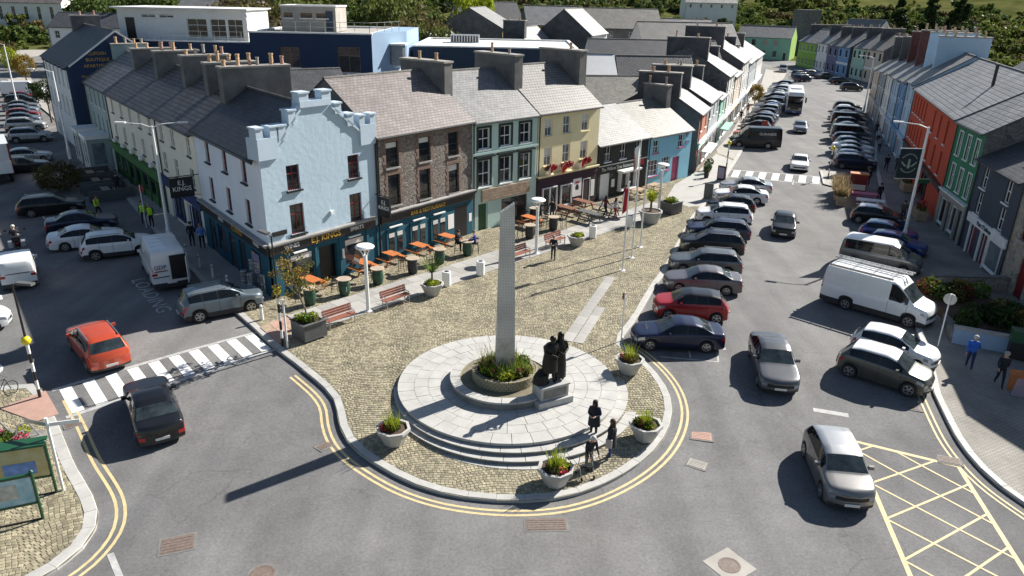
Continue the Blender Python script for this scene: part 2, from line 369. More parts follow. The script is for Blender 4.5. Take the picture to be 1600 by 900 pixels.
mb = MB(); ys = [4, 23] + list(np.arange(23.5, 34.1, .5)) + [60, 120, 240]
for a, b in zip(ys, ys[1:]): mb.face([(-120, a, gz(0, a)), (150, a, gz(0, a)), (150, b, gz(0, b)), (-120, b, gz(0, b))])
tag(mb.build('road', 'asphalt'), kind='structure')
mb = MB(); mb.face([(-420, 120, .01), (-120, 120, .01), (-120, 233, .01), (-420, 233, .01)]); tag(mb.build('back_road', 'concrete'), kind='structure')

PLAZA_KERB = [(-15.24, 36.93), (-13.49, 34.84), (-11.61, 32.5), (-9.9, 30.75)] + smooth_line([(-9.7, 30.5), (-8.2, 28.9), (-7.5, 27.75), (-7.27, 26.75), (-6.7, 25.4), (-5.8, 24.3), (-4.0, 22.8), (-2.56, 22.07), (-1.2, 21.75), (0.16, 21.65), (1.7, 21.82), (3.15, 22.45), (4.75, 23.7), (6.1, 25.3), (6.95, 27.1), (7.25, 28.6), (7.15, 30.2), (6.72, 31.7), (6.2, 32.9)], 2) + [(5.65, 33.7), (5.75, 34.5), (6.99, 37.2), (7.95, 39.8), (9.0, 42.5), (10.12, 45.0), (14.6, 57.3), (16.2, 60.9), (21.1, 72.3), (24.6, 81), (33.2, 103), (48, 141), (66, 187)]
WALLS_MAIN = [(66.5, 202), (52.5, 163.1), (37.5, 122.7), (28, 96.8), (23.7, 86.6), (18.4, 74.3), (17.6, 72.3), (-3.07, 52.05), (-13.55, 38.72)]
LEFT_KERB = [(-95, 148), (-60, 97), (-38, 67.5), (-23.8, 47.85), (-20.35, 43.4), (-17.88, 40.05), (-15.24, 36.93)]
SIDE_AZ = -38.5
A0 = Vector((-13.55, 38.72, 0)); B0 = Vector((-3.07, 52.05, 0)); C0 = Vector((17.53, 72.26, 0))
DS = dirv(SIDE_AZ)
plaza = sheet('plaza', PLAZA_KERB + WALLS_MAIN, PLZ, 'cobble_joint')
pav_left = sheet('side_pavement', LEFT_KERB + [(-13.55, 38.72), tuple((A0 + DS * 130).xy)], PLZ, 'concrete')
ISLAND_KERB = [(-30, 27.0), (-22.32, 28.73), (-21.35, 28.9)] + smooth_line([(-20.9, 28.7), (-19.71, 27.28), (-18.15, 25.49), (-16.39, 23.27), (-14.96, 21.77), (-14.2, 20.85), (-13.75, 19.9), (-13.65, 19.05), (-13.84, 18.1), (-14.6, 17.0), (-16, 15.8)], 2)
island = sheet('corner_pavement', ISLAND_KERB + [(-24, 12), (-34, 12)], PLZ, 'cobble_joint')
RIGHT_KERB = [(60, 125), (40.5, 82.8), (30.6, 58.6), (28.5, 53.0), (27.2, 49.2), (21.75, 35.9), (21.2, 34.3), (20.3, 31.95), (19.6, 30.2)] + smooth_line([(19.4, 29.7), (18.85, 27.5), (18.5, 25.9), (18.42, 24.4), (18.5, 23.2), (18.9, 21.9), (19.6, 20)], 2) + [(21.5, 16)]
pav_right = sheet('right_pavement', RIGHT_KERB + [(60, 14), (70, 125)], PLZ - .01, 'paver')

def kerb(line, parent, side, step=1.0, w=.3, m='granite_pale', lo=-.2, name='kerb_stone', skip=None):
    P = resample(line, step)
    a = offset(P, 0); b = offset(P, side * w)
    for i in range(len(P) - 1):
        if skip and skip(P[i]): continue
        j = .006
        q = [a[i].lerp(a[i + 1], j), a[i].lerp(a[i + 1], 1 - j), b[i].lerp(b[i + 1], 1 - j), b[i].lerp(b[i + 1], j)]
        h = random.uniform(.012, .022); k = MB()
        top = [(p.x, p.y, gz(p.x, p.y) + PLZ + h) for p in q]; bot = [(p.x, p.y, gz(p.x, p.y) + lo) for p in q]
        # the road-side top edge is worn back a little
        ins = [(Vector(t) + (Vector(top[3 if n == 0 else 2]) - Vector(t)) * (.1 if n < 2 else 0)) for n, t in enumerate(top)]
        mid = [(t[0], t[1], t[2] - .03) for t in top]
        k.face([tuple(v) for v in ins]); k.face([mid[0], mid[1], tuple(ins[1]), tuple(ins[0])]); k.face([bot[0], bot[1], mid[1], mid[0]]); k.face([bot[1], bot[2], top[2], tuple(ins[1]), mid[1]]); k.face([bot[2], bot[3], top[3], top[2]]); k.face([bot[3], bot[0], mid[0], tuple(ins[0]), top[3]])
        o = k.build(name, m, parent)
        bm = bmesh.new(); bm.from_mesh(o.data); bmesh.ops.recalc_face_normals(bm, faces=bm.faces[:]); bm.to_mesh(o.data); bm.free()
near = lambda p: p.y > 105
kerb(PLAZA_KERB, plaza, -1, 1.05, .34, skip=near)
kerb(LEFT_KERB, pav_left, -1, 1.2, skip=lambda p: p.y > 80)
kerb(ISLAND_KERB, island, 1, 1.0, .42, skip=lambda p: p.x < -24)
kerb(RIGHT_KERB, pav_right, -1, 1.1, .3, skip=lambda p: p.y > 95)

# double yellow lines round the plaza and the corner
R1 = [p for p in PLAZA_KERB if p[1] < 33.9]
R1 = R1[2:]
strip('double_yellow_line', offset(resample(R1, .5), .42), .11, .006, 'paint_yellow'); strip('double_yellow_line', offset(resample(R1, .5), .66), .11, .006, 'paint_yellow')
R2 = [p for p in ISLAND_KERB if p[0] > -20]
for d in (.55, .82): strip('double_yellow_line', [(p.x, p.y) for p in offset(resample(R2, .5), -d)], .11, .006, 'paint_yellow')
R3 = [p for p in RIGHT_KERB if 21 < p[1] < 33]
for d in (.45, .68): strip('double_yellow_line', [(p.x, p.y) for p in offset(resample(R3, .5), d)], .09, .006, 'paint_yellow')

def quad_sheet(name, q, dz, m, parent=None):
    mb = MB(); mb.face([(x, y, gz(x, y) + dz) for x, y in q]); o = mb.build(name, m, parent)
    if parent is None: tag(o, kind='structure')
    return o
def zebra(l0, l1, r0, r1, n, frac=.52):
    l0, l1, r0, r1 = [Vector(p) for p in (l0, l1, r0, r1)]
    base = strip('crossing_edge_line', [l0.lerp(r0, 0), r0], .22, .006, 'paint_worn'); strip('crossing_edge_line', [l1, r1], .22, .006, 'paint_worn')
    for i in range(n):
        a = (i + .28) / n; b = a + frac / n
        q = [l0.lerp(r0, a), l0.lerp(r0, b), l1.lerp(r1, b), l1.lerp(r1, a)]
        q = [q[0].lerp(q[3], .06), q[1].lerp(q[2], .06), q[1].lerp(q[2], .94), q[0].lerp(q[3], .94)]
        mb = MB(); S_ = 4
        for k in range(S_):
            u0, u1 = k / S_, (k + 1) / S_
            pts = [q[0].lerp(q[3], u1), q[0].lerp(q[3], u0), q[1].lerp(q[2], u0), q[1].lerp(q[2], u1)]
            mb.face([(p.x, p.y, gz(p.x, p.y) + .008) for p in pts][::-1])
        tag(mb.build('crossing_stripe', 'paint_white'), kind='structure')
zebra((-20.35, 28.55), (-18.6, 26.55), (-13.2, 34.5), (-11.6, 32.65), 10)
zebra((22.6, 76.2), (21.3, 72.8), (31.2, 73.6), (29.9, 70.4), 7)
# yellow box
BX = [Vector(p) for p in ((14.28, 26.05), (17.75, 24.5), (16.5, 17.6), (12.75, 17.8))]
for a, b in zip(BX, BX[1:] + BX[:1]): strip('yellow_box_line', [a, b], .17, .006, 'paint_yellow')
bq = lambda u, v: BX[0].lerp(BX[1], u).lerp(BX[3].lerp(BX[2], u), v)
for sg in (1, -1):
    for c_ in np.arange(-.42, 1.5, .25):
        us = [u for u in np.linspace(0, 1, 41) if 0 <= c_ + sg * .42 * u <= 1]
        if len(us) > 4: strip('yellow_box_line', [bq(us[0], c_ + sg * .42 * us[0]), bq(us[-1], c_ + sg * .42 * us[-1])], .085, .008 + .001 * sg, 'paint_yellow')
# bay ticks, stop line, old marks, centre scuffs
for x, y, az in [(-41.2, 60.3, 52), (-38.5, 57.2, 52), (-35.9, 54, 52), (-33.0, 50.4, 52), (-30.3, 47.2, 52)]:
    d = dirv(az) * 2.2; strip('bay_marking', [(x, y), (x + d.x, y + d.y)], .1, .006, 'paint_worn'); e = dirv(az - 90) * .4; strip('bay_marking', [(x - e.x, y - e.y), (x + e.x, y + e.y)], .12, .007, 'paint_white')
for x, y in [(-33.5, 44.5), (-31.3, 41.4), (-29.0, 38.4), (-27.0, 35.6)]:
    d = dirv(-128) * 3.2; strip('bay_marking', [(x, y), (x + d.x, y + d.y)], .1, .006, 'paint_white'); e = dirv(-38) * .4; strip('bay_marking', [(x - e.x, y - e.y), (x + e.x, y + e.y)], .13, .007, 'paint_white')
for q_ in ([(-24.3 + .75 * math.cos(a), 29.9 + .75 * math.sin(a)) for a in np.linspace(-2.2, 1.6, 9)], [(-24.5, 31.3), (-24.6, 30.5), (-24.0, 30.3), (-23.7, 29.6)]): strip('bay_symbol', q_, .11, .007, 'paint_white', step=.2)
strip('lane_marking', [(-12.75, 18.75), (-11.5, 17.2)], .2, .006, 'paint_worn')
strip('lane_marking', [(10.9, 35.6), (10.85, 33.6)], .16, .006, 'paint_worn'); strip('lane_marking', [(13.4, 28.3), (14.8, 27.9)], .3, .005, 'paint_worn')
for k in range(6): strip('lane_marking', [(26.9 + k * 3.9, 70 + k * 9 + (20 if k > 1 else 0)), (27.7 + k * 3.9, 72 + k * 9 + (20 if k > 1 else 0))], .14, .006, 'paint_worn')
for a, b in (((7.4, 32.7), (10.2, 32.3)), ((8.9, 32.6), (9.0, 33.4)), ((10.2, 32.3), (10.4, 33.3))): strip('bay_marking', [a, b], .09, .006, 'paint_worn')
o = text('LOADING', 1.15, None, Matrix.Translation(put(-20.9, 39.2, .008)) @ Matrix.Rotation(az_rz(141.5), 4, 'Z'), 'paint_worn', ext=.001, name='road_lettering', sx=1.2); tag(o, kind='structure')
# manhole covers and gully grates
def cover(x, y, w, d, rz, m, name, lab):
    t = thing(name, lab, 'manhole cover', put(x, y), rz, 'iron covers in the road')
    MB().box(-w / 2 - .08, -d / 2 - .08, -.02, w / 2 + .08, d / 2 + .08, .008).build('surround', 'tar_patch', t)
    k = MB().box(-w / 2, -d / 2, -.02, w / 2, d / 2, .014)
    for i in range(5): k.box(-w / 2 + .05, -d / 2 + d * (i + .3) / 5.3, .014, w / 2 - .05, -d / 2 + d * (i + .6) / 5.3, .022)
    k.build('lid', m, t)
cover(-10.8, 19.25, 1.0, .75, .35, 'iron', 'manhole_cover', 'rectangular brown iron cover in open tarmac near the double lines of the corner')
cover(1.35, 20.6, 1.4, .6, .05, 'iron', 'manhole_cover', 'wide rusty iron cover in the tarmac in front of the plaza kerb')
cover(8.0, 26.2, .8, .6, -.2, 'slab_red', 'manhole_cover', 'small reddish cover in the tarmac beside the plaza curve')
cover(7.4, 24.3, .7, .5, -.5, 'concrete', 'manhole_cover', 'small pale cover patched into the tarmac beside the plaza curve')
cover(18.0, 28.6, .5, .4, -.3, 'iron', 'gully_grate', 'drain grate beside the bend of the paver pavement kerb')
cover(17.6, 24.9, .8, .5, -.3, 'iron', 'gully_grate', 'drain grate at the corner of the yellow box')
cover(-18.05, 26.1, .6, .4, .7, 'iron', 'gully_grate', 'drain grate at the start of the double lines by the crossing')
cover(-7.35, 25.0, .6, .35, .9, 'iron', 'gully_grate', 'drain grate on the plaza double lines in the pillar shadow')
t = thing('manhole_cover', 'round cover set in a pale concrete square in the tarmac', 'manhole cover', put(7.2, 18.8), .6, 'iron covers in the road')
MB().box(-.6, -.6, -.03, .6, .6, .01).build('surround', 'concrete', t); MB().lathe([(.36, 0), (.36, .018), (.3, .018), (.3, .012), (.01, .012)], 20).build('lid', 'iron', t)
t = thing('manhole_cover', 'round red-brown cover in tarmac between the plaza and the corner', 'manhole cover', put(-7.6, 18.0), .2, 'iron covers in the road')
MB().lathe([(.48, -.02), (.48, .008)], 24).build('surround', 'tar_patch', t); MB().lathe([(.38, 0), (.38, .02), (.32, .02), (.32, .014), (.01, .014)], 20).build('lid', 'iron', t)

# ---- circular monument platform
CC = Vector((-.1, 29.5))
def ring_slabs(c, r0, r1, ztop, thick, n, a0, a1, parent, m, jit=.5, name='paving_slab', lip=0.):
    off = random.random() * jit
    for i in range(n):
        b0 = a0 + (a1 - a0) * (i + (off if a1 - a0 > 6.2 else 0)) / n; b1 = b0 + (a1 - a0) / n; g0 = .012 / max(r0, .5); g1 = .012 / r1
        S_ = 3; zt = ztop + random.uniform(-.003, .003); k = MB(); up = []; lo = []
        for j in range(S_ + 1):
            t = b0 + g1 + (b1 - b0 - 2 * g1) * j / S_; up.append((c.x + r1 * math.cos(t), c.y + r1 * math.sin(t)))
        for j in range(S_ + 1):
            t = b1 - g0 - (b1 - b0 - 2 * g0) * j / S_; lo.append((c.x + (r0 + .014) * math.cos(t), c.y + (r0 + .014) * math.sin(t)))
        ringp = up + lo; nn = len(ringp)
        for j in range(S_): k.face([(*up[j], zt), (*up[j + 1], zt), (*lo[S_ - j - 1], zt), (*lo[S_ - j], zt)])
        for j in range(nn): p, q = ringp[j], ringp[(j + 1) % nn]; k.face([(*p, zt - thick), (*q, zt - thick), (*q, zt), (*p, zt)])
        k.build(name, m, parent)
plat = thing('monument_platform', 'round stepped stone platform in the middle of the cobbled plaza', 'platform', (0, 0, 0))
MB().lathe([(4.86, -.5), (4.86, .14)], 72, c=(CC.x, CC.y, 0)).build('platform_core', 'granite_dark', plat)
R_ = [4.95, 4.22, 3.6, 3.02, 2.3]
for i in range(4): ring_slabs(CC, R_[i + 1], R_[i], .158, .12, [36, 31, 27, 22][i], 0, 2 * math.pi, plat, 'granite_pale')
for c, r0, r1, zt, n in ((Vector((.05, 29.45)), 4.75, 5.27, .0, 22), (Vector((.2, 29.36)), 5.1, 5.56, -.15, 22), (Vector((.38, 29.3)), 5.35, 5.78, -.30, 22)):
    ring_slabs(c, r0, r1, zt + .005, .04, n, rad(184), rad(384), plat, 'granite_pale', name='step_slab')
    k = MB(); k.lathe([(r1 - .03, zt - .4), (r1 - .03, zt - .05)], 72, c=(c.x, c.y, 0)); k.build('riser', 'granite_dark', plat)  # risers darker than the slabs: their shade is put into the colour
# seat ring and planter
ringo = Vector((CC.x - .15, CC.y - .05))
MB().lathe([(2.42, .1), (2.42, .44)], 60, c=(*ringo, 0), cap=False).build('seat_wall', 'granite_dark', plat)
ring_slabs(ringo, 2.0, 2.46, .53, .09, 22, 0, 2 * math.pi, plat, 'granite_pale', name='coping_stone')
MB().lathe([(2.03, .48), (1.3, .48)], 60, c=(*ringo, 0), cap=False).build('ring_floor', 'cobble_joint', plat)
MB().lathe([(1.42, .4), (1.45, .92), (1.24, .92), (1.24, .8)], 48, c=(*ringo, 0), cap=False).build('planter_wall', 'cobble_joint', plat)
pl = plat.children[-1]
for lvl in range(4):
    for i in range(48):
        if True:
            t = 2 * math.pi * (i + .5 * (lvl % 2)) / 48; x, y = ringo.x + 1.44 * math.cos(t), ringo.y + 1.44 * math.sin(t)
            if y > ringo.y + .5: continue
            MB().box(-.082, -.03, 0, .082, .035, .105).build('sett', 'cobble', pl, (x, y, .49 + lvl * .115), t + math.pi / 2)
MB().lathe([(1.26, .86), (.02, .9)], 32, c=(*ringo, 0), cap=False).build('soil', 'soil', plat)

# ---- slabs of the walkway in front of the terrace
WAZ = 43.4; WO = Vector((-10.25, 34.55)); wd = dirv(WAZ).xy; wn = Vector((-wd.y, wd.x))
slabm = []
for k_ in range(3):
    e = MB(); e.box(.008, .008, -.06, .9 - .008, .88 - .008, 0); slabm.append(e.mesh('paving_slab', 'slab'))
mat('slab_b', (.30, .292, .275), .8, var=.13, scale=.9); slabm[1].materials[0] = M['slab_b']; mat('slab_c', (.37, .362, .342), .8, var=.1, scale=.9); slabm[2].materials[0] = M['slab_c']
for i in range(39):
    for j in range(3):
        p = WO + wd * (i * .9 + (.45 if j % 2 else 0)) + wn * j * .88
        link('paving_slab', random.choice(slabm), plaza, (p.x, p.y, gz(*p) + PLZ + .032 + random.uniform(-.002, .002)), az_rz(WAZ))
for (a, b, wdt) in (((2.85, 33.95), (6.2, 43.35), .58), ((3.41, 33.75), (5.07, 38.45), .5)):
    a = Vector(a); b = Vector(b); d = (b - a); n = round(d.length / 1.15)
    for i in range(n):
        p = a + d * i / n; L_ = d.length / n
        MB().box(.006, -wdt / 2, -.05, L_ - .006, wdt / 2, 0).build('paving_slab', random.choice(['slab_b', 'slab_c', 'slab']), plaza, (p.x, p.y, gz(*p) + PLZ + .035), math.atan2(d.y, d.x))
# flagged area by the far crossing
FL = [(14.9, 60.6), (16.2, 61.2), (21.0, 72.0), (24.0, 80), (23.0, 84), (18.9, 74.8), (15.2, 68.5), (13.2, 62.6)]
far_flags = sheet('flagged_pavement', FL, PLZ + .012, 'slab_c')
far_pav = sheet('street_pavement', [(24.3, 80.8), (33.0, 103), (48, 141), (66, 187), (64, 197), (52.5, 163.1), (37.5, 122.7), (28, 96.8), (23.7, 86.6), (23.2, 84.2)], PLZ + .01, 'concrete')
tact = [(-13.1, 34.8), (-11.6, 33.0), (-10.45, 34.3), (-12.2, 36.3)]
for u in range(3):
    for v in range(3):
        T = [Vector(p) for p in tact]; f = lambda a, b: T[0].lerp(T[1], a).lerp(T[3].lerp(T[2], a), b)
        q = [f((u + .02) / 3, (v + .02) / 3), f((u + .98) / 3, (v + .02) / 3), f((u + .98) / 3, (v + .98) / 3), f((u + .02) / 3, (v + .98) / 3)]
        k = MB(); z = [gz(*p) + PLZ + .04 for p in q]; k.face([(p.x, p.y, zz) for p, zz in zip(q, z)])
        for i in range(4): a, b = q[i], q[(i + 1) % 4]; k.face([(a.x, a.y, z[i] - .05), (b.x, b.y, z[(i + 1) % 4] - .05), (b.x, b.y, z[(i + 1) % 4]), (a.x, a.y, z[i])])
        k.build('tactile_slab', 'slab_red' if (u + v) % 3 else 'wood_plank', plaza)
quad_sheet('tactile_paving', [(-21.6, 26.9), (-19.5, 26.0), (-18.9, 26.6), (-20.45, 28.3)][::1], PLZ + .034, 'slab_red')
# big flags on the side pavement
for i in range(26):
    for j in range(4):
        p = Vector((-15.2, 37.6)) + DS.xy * (i * 1.3 + (.6 if j % 2 else 0)) + Vector((DS.y, -DS.x)) * (.1 + j * .82)
        w_ = Vector((DS.y, -DS.x)).dot(p - A0.xy)
        if w_ > -.85 or p.y < 38.2 and w_ > -1.2: continue
        MB().box(.008, .008, -.05, 1.292, .812, 0).build('paving_slab', random.choice(['slab_b', 'slab']), pav_left, (p.x, p.y, gz(*p) + PLZ + .025), math.atan2(DS.y, DS.x) - 0) if False else None

# ---- cobbles: one mass of real setts laid in scalloped arcs
def cobbles(name, poly, holes, parent, cell=.145, rot=0., arc=2.3, amp=.17, ymax=1e9):
    P = np.array(poly); x0, y0 = P.min(0); x1, y1 = P.max(0); c, s_ = math.cos(rot), math.sin(rot)
    diag = math.hypot(x1 - x0, y1 - y0); cx, cy = (x0 + x1) / 2, (y0 + y1) / 2
    n = int(diag / cell) + 2
    i, j = np.meshgrid(np.arange(-n // 2, n // 2), np.arange(-n // 2, n // 2)); i = i.ravel().astype(float); j = j.ravel().astype(float)
    u = (i + RNG.random(4 * n)[(j + n).astype(int)]) * cell; ph = np.mod(u, arc) / arc - .5; v = j * cell + amp * np.cos(ph * math.pi)
    sl = -amp * math.pi / arc * np.sin(ph * math.pi); th = np.arctan(sl)
    u = u + RNG.uniform(-.008, .008, len(u)); v = v + RNG.uniform(-.008, .008, len(u)); th = th + RNG.uniform(-.06, .06, len(u)) + rot
    X = cx + u * c - v * s_; Y = cy + u * s_ + v * c
    ok = inpoly(X, Y, poly) & (Y < ymax)
    for h in holes: ok &= ~h(X, Y)
    X, Y, th = X[ok], Y[ok], th[ok]; N = len(X)
    hw = cell * .5 * RNG.uniform(.9, .98, N); hh = cell * .5 * RNG.uniform(.9, .98, N)
    t = np.clip((Y - 23) / 11, 0, 1); t = t * t * (3 - 2 * t); Z = -.45 * (1 - t) + PLZ
    top = Z + RNG.uniform(.008, .017, N)
    ct, st = np.cos(th), np.sin(th); V = np.zeros((N, 8, 3), np.float32)
    for k, (a, b) in enumerate(((-1, -1), (1, -1), (1, 1), (-1, 1))):
        for lv, sc_, zz in ((0, 1., Z - .01), (4, .86, top)):
            dx = a * hw * sc_; dy = b * hh * sc_; V[:, lv + k, 0] = X + dx * ct - dy * st; V[:, lv + k, 1] = Y + dx * st + dy * ct; V[:, lv + k, 2] = zz
    F = np.array([[4, 5, 6, 7], [0, 1, 5, 4], [1, 2, 6, 5], [2, 3, 7, 6], [3, 0, 4, 7]])
    FF = (np.arange(N)[:, None, None] * 8 + F[None]).reshape(-1)
    me = bpy.data.meshes.new(name); me.vertices.add(N * 8); me.vertices.foreach_set('co', V.reshape(-1)); me.loops.add(len(FF)); me.loops.foreach_set('vertex_index', FF.astype(np.int32))
    me.polygons.add(N * 5); me.polygons.foreach_set('loop_start', np.arange(0, N * 20, 4, dtype=np.int32)); me.update(calc_edges=True); me.polygons.foreach_set('use_smooth', [False] * (N * 5)); me.materials.append(M['cobble'])
    o = link(name, me, parent); tag(o, kind='stuff'); return o
def hole_circle(c, r): return lambda X, Y: (X - c[0]) ** 2 + (Y - c[1]) ** 2 < r * r
def hole_walk(X, Y):
    u = (X - WO.x) * wd.x + (Y - WO.y) * wd.y; v = (X - WO.x) * wn.x + (Y - WO.y) * wn.y; return (u > -.05) & (u < 36) & (v > -.05) & (v < 2.7)
inner = [tuple(p) for p in offset(resample(PLAZA_KERB[:-4], .8), -.36)]
cobbles('cobbles', inner + [(18.4, 74.3), (17.6, 72.3), (-3.07, 52.05), (-13.55, 38.72)], [hole_circle(CC, 4.9), hole_walk, lambda X, Y: inpoly(X, Y, FL), lambda X, Y: inpoly(X, Y, tact)], plaza, rot=rad(10), ymax=75)
cobbles('cobbles', [tuple(p) for p in offset(resample(ISLAND_KERB, .6), .44)] + [(-24, 13), (-32, 13)], [lambda X, Y: (X < -27)], island, rot=rad(40), cell=.16, arc=2.2, amp=.3)
# ---------------------------------------------------------------- building kit
def wmat(name, col, **k): return mat(name, col, .85, var=k.pop('var', .07), scale=k.pop('scale', .5), bump=.15, bscale=6, **k)
for n_, c_ in dict(w_ice=(.47, .57, .66), w_teal=(.47, .62, .57), w_yellow=(.78, .69, .42), w_black=(.030, .035, .030), w_sky=(.24, .52, .66), w_purple=(.045, .025, .035), w_orange=(.52, .065, .022),
                   w_green=(.035, .20, .10), w_slateblue=(.055, .07, .095), w_cream=(.80, .74, .62), w_navy=(.017, .038, .09), w_white=(.76, .76, .74), w_greyteal=(.30, .37, .37), w_pub=(.008, .085, .13),
                   w_lime=(.27, .45, .08), w_seagreen=(.24, .44, .36), w_violet=(.17, .17, .27), w_blue=(.17, .31, .50), w_mint=(.38, .55, .46), w_beige=(.55, .48, .40), w_paleblue=(.42, .55, .68),
                   w_shopgreen=(.05, .15, .04), w_shopblue=(.025, .04, .14), w_brick=(.36, .15, .10), w_grey=(.33, .36, .38), w_offwhite=(.52, .52, .50), w_lightnavy=(.25, .36, .50), w_ochre=(.50, .33, .14), w_corr=(.035, .055, .09)).items(): wmat(n_, c_)
mat('brick_dark', (.11, .045, .04), .9, var=.2, scale=2); mat('w_stucco', (.43, .55, .64), .85, var=.06, scale=.5, bump=.9, bscale=3.2); mat('w_trim_dark', (.012, .022, .018), .5); mat('door_green', (.012, .07, .03), .4); mat('door_pink', (.42, .05, .14), .4); mat('door_red', (.20, .012, .014), .4); mat('door_black', (.01, .01, .012), .4)
mat('frame_red', (.20, .02, .02), .5); mat('frame_dark', (.02, .02, .02), .5); mat('frame_brown', (.25, .16, .10), .6); mat('sill_stone', (.30, .29, .28), .8, var=.2); mat('sill_white', (.78, .78, .76), .6); mat('sill_pink', (.50, .10, .20), .6)
mat('brick_trim', (.19, .125, .10), .85, var=.35, scale=7); mat('curtain', (.5, .48, .45), .9, var=.3, scale=5)
def frame_mx(P, az): return Matrix.Translation((P[0], P[1], 0)) @ Matrix.Rotation(az_rz(az), 4, 'Z')
def T3(x, y, z): return Matrix.Translation((x, y, z))
WC = {}
def window(par, mx, x, z, w, h, fr='white', sill='sill_white', style='sash', glass='glass', name='window', rec=.11, sd=.1, blind=0.):
    """opening at (x,z) with size w,h in the wall plane; frame mesh with pane and sill as its pieces"""
    k = (round(w, 2), round(h, 2), fr, sill, style, glass, rec, sd, blind)
    if k not in WC:
        f = MB(); t = .065; y0, y1 = rec, rec + .07
        f.box(0, y0, 0, t, y1, h); f.box(w - t, y0, 0, w, y1, h); f.box(t, y0, 0, w - t, y1, t); f.box(t, y0, h - t, w - t, y1, h)
        if style in ('sash', 'sash2'): f.box(t, y0 + .005, h * .5 - .03, w - t, y1 - .005, h * .5 + .03)
        if style in ('sash2', 'cross'): f.box(w / 2 - .018, y0 + .012, t, w / 2 + .018, y1 - .012, h - t)
        if style == 'cross': f.box(t, y0 + .008, h * .66 - .025, w - t, y1 - .008, h * .66 + .025)
        if style == 'grid':
            n = max(2, round(w / .45))
            for i in range(1, n): f.box(w * i / n - .02, y0 + .01, t, w * i / n + .02, y1 - .01, h - t)
            for q in (.33, .66): f.box(t, y0 + .014, h * q - .02, w - t, y1 - .014, h * q + .02)
        p = MB(); p.box(t * .6, rec + .035, t * .6, w - t * .6, rec + .045, h - t * .6)
        s = MB(); s.box(-.1, -sd, -.09, w + .1, rec + .0, -.003)
        b = MB(); b.box(t, rec + .022, h - t - blind * h, w - t, rec + .03, h - t)
        WC[k] = (f.mesh(name, fr), p.mesh('pane', glass), s.mesh('sill', sill) if sill else None, b.mesh('blind', 'blind') if blind else None)
    f, p, s, b = WC[k]
    o = link(name, f, par, mx=mx @ T3(x, 0, z)); link('pane', p, o)
    if s: link('sill', s, o)
    if b: link('blind', b, o)
    return o
def panel(par, mx, W, z0, z1, ops, m, name='wall', rec=.2, y=0.):
    xs = sorted({0., W} | {round(v, 3) for o in ops for v in (o[0], o[0] + o[2])}); zs = sorted({z0, z1} | {round(v, 3) for o in ops for v in (o[1], o[1] + o[3])})
    k = MB()
    for i in range(len(xs) - 1):
        for j in range(len(zs) - 1):
            cx, cz = (xs[i] + xs[i + 1]) / 2, (zs[j] + zs[j + 1]) / 2
            if any(o[0] < cx < o[0] + o[2] and o[1] < cz < o[1] + o[3] for o in ops): continue
            k.face([(xs[i], y, zs[j]), (xs[i + 1], y, zs[j]), (xs[i + 1], y, zs[j + 1]), (xs[i], y, zs[j + 1])])
    for (a, b, w_, h_) in [o[:4] for o in ops]:
        c, d = a + w_, b + h_; e = y + rec
        k.face([(a, y, b), (a, y, d), (a, e, d), (a, e, b)]); k.face([(c, y, d), (c, y, b), (c, e, b), (c, e, d)]); k.face([(a, y, d), (c, y, d), (c, e, d), (a, e, d)]); k.face([(c, y, b), (a, y, b), (a, e, b), (c, e, b)])
    return k.build(name, m, par, mx=mx)
def door(par, mx, x, z, w, h, m, fr='white', rec=.12, glazed=False):
    f = MB(); t = .07; f.box(0, rec - .02, 0, t, rec + .06, h); f.box(w - t, rec - .02, 0, w, rec + .06, h); f.box(t, rec - .02, h - t, w - t, rec + .06, h)
    o = f.build('door_frame', fr, par, mx=mx @ T3(x, 0, z))
    l = MB(); l.box(t, rec + .02, 0, w - t, rec + .06, h - t)
    for q0, q1 in ((.08, .42), (.5, .92)): l.box(t + .1, rec + .005, h * q0, w - t - .1, rec + .02, (h - t) * q1)
    l.build('door', m, o)
    if glazed: MB().box(t + .14, rec - .005, h * .48, w - t - .14, rec + .004, h * .88).build('pane', 'glass', o)
    return o
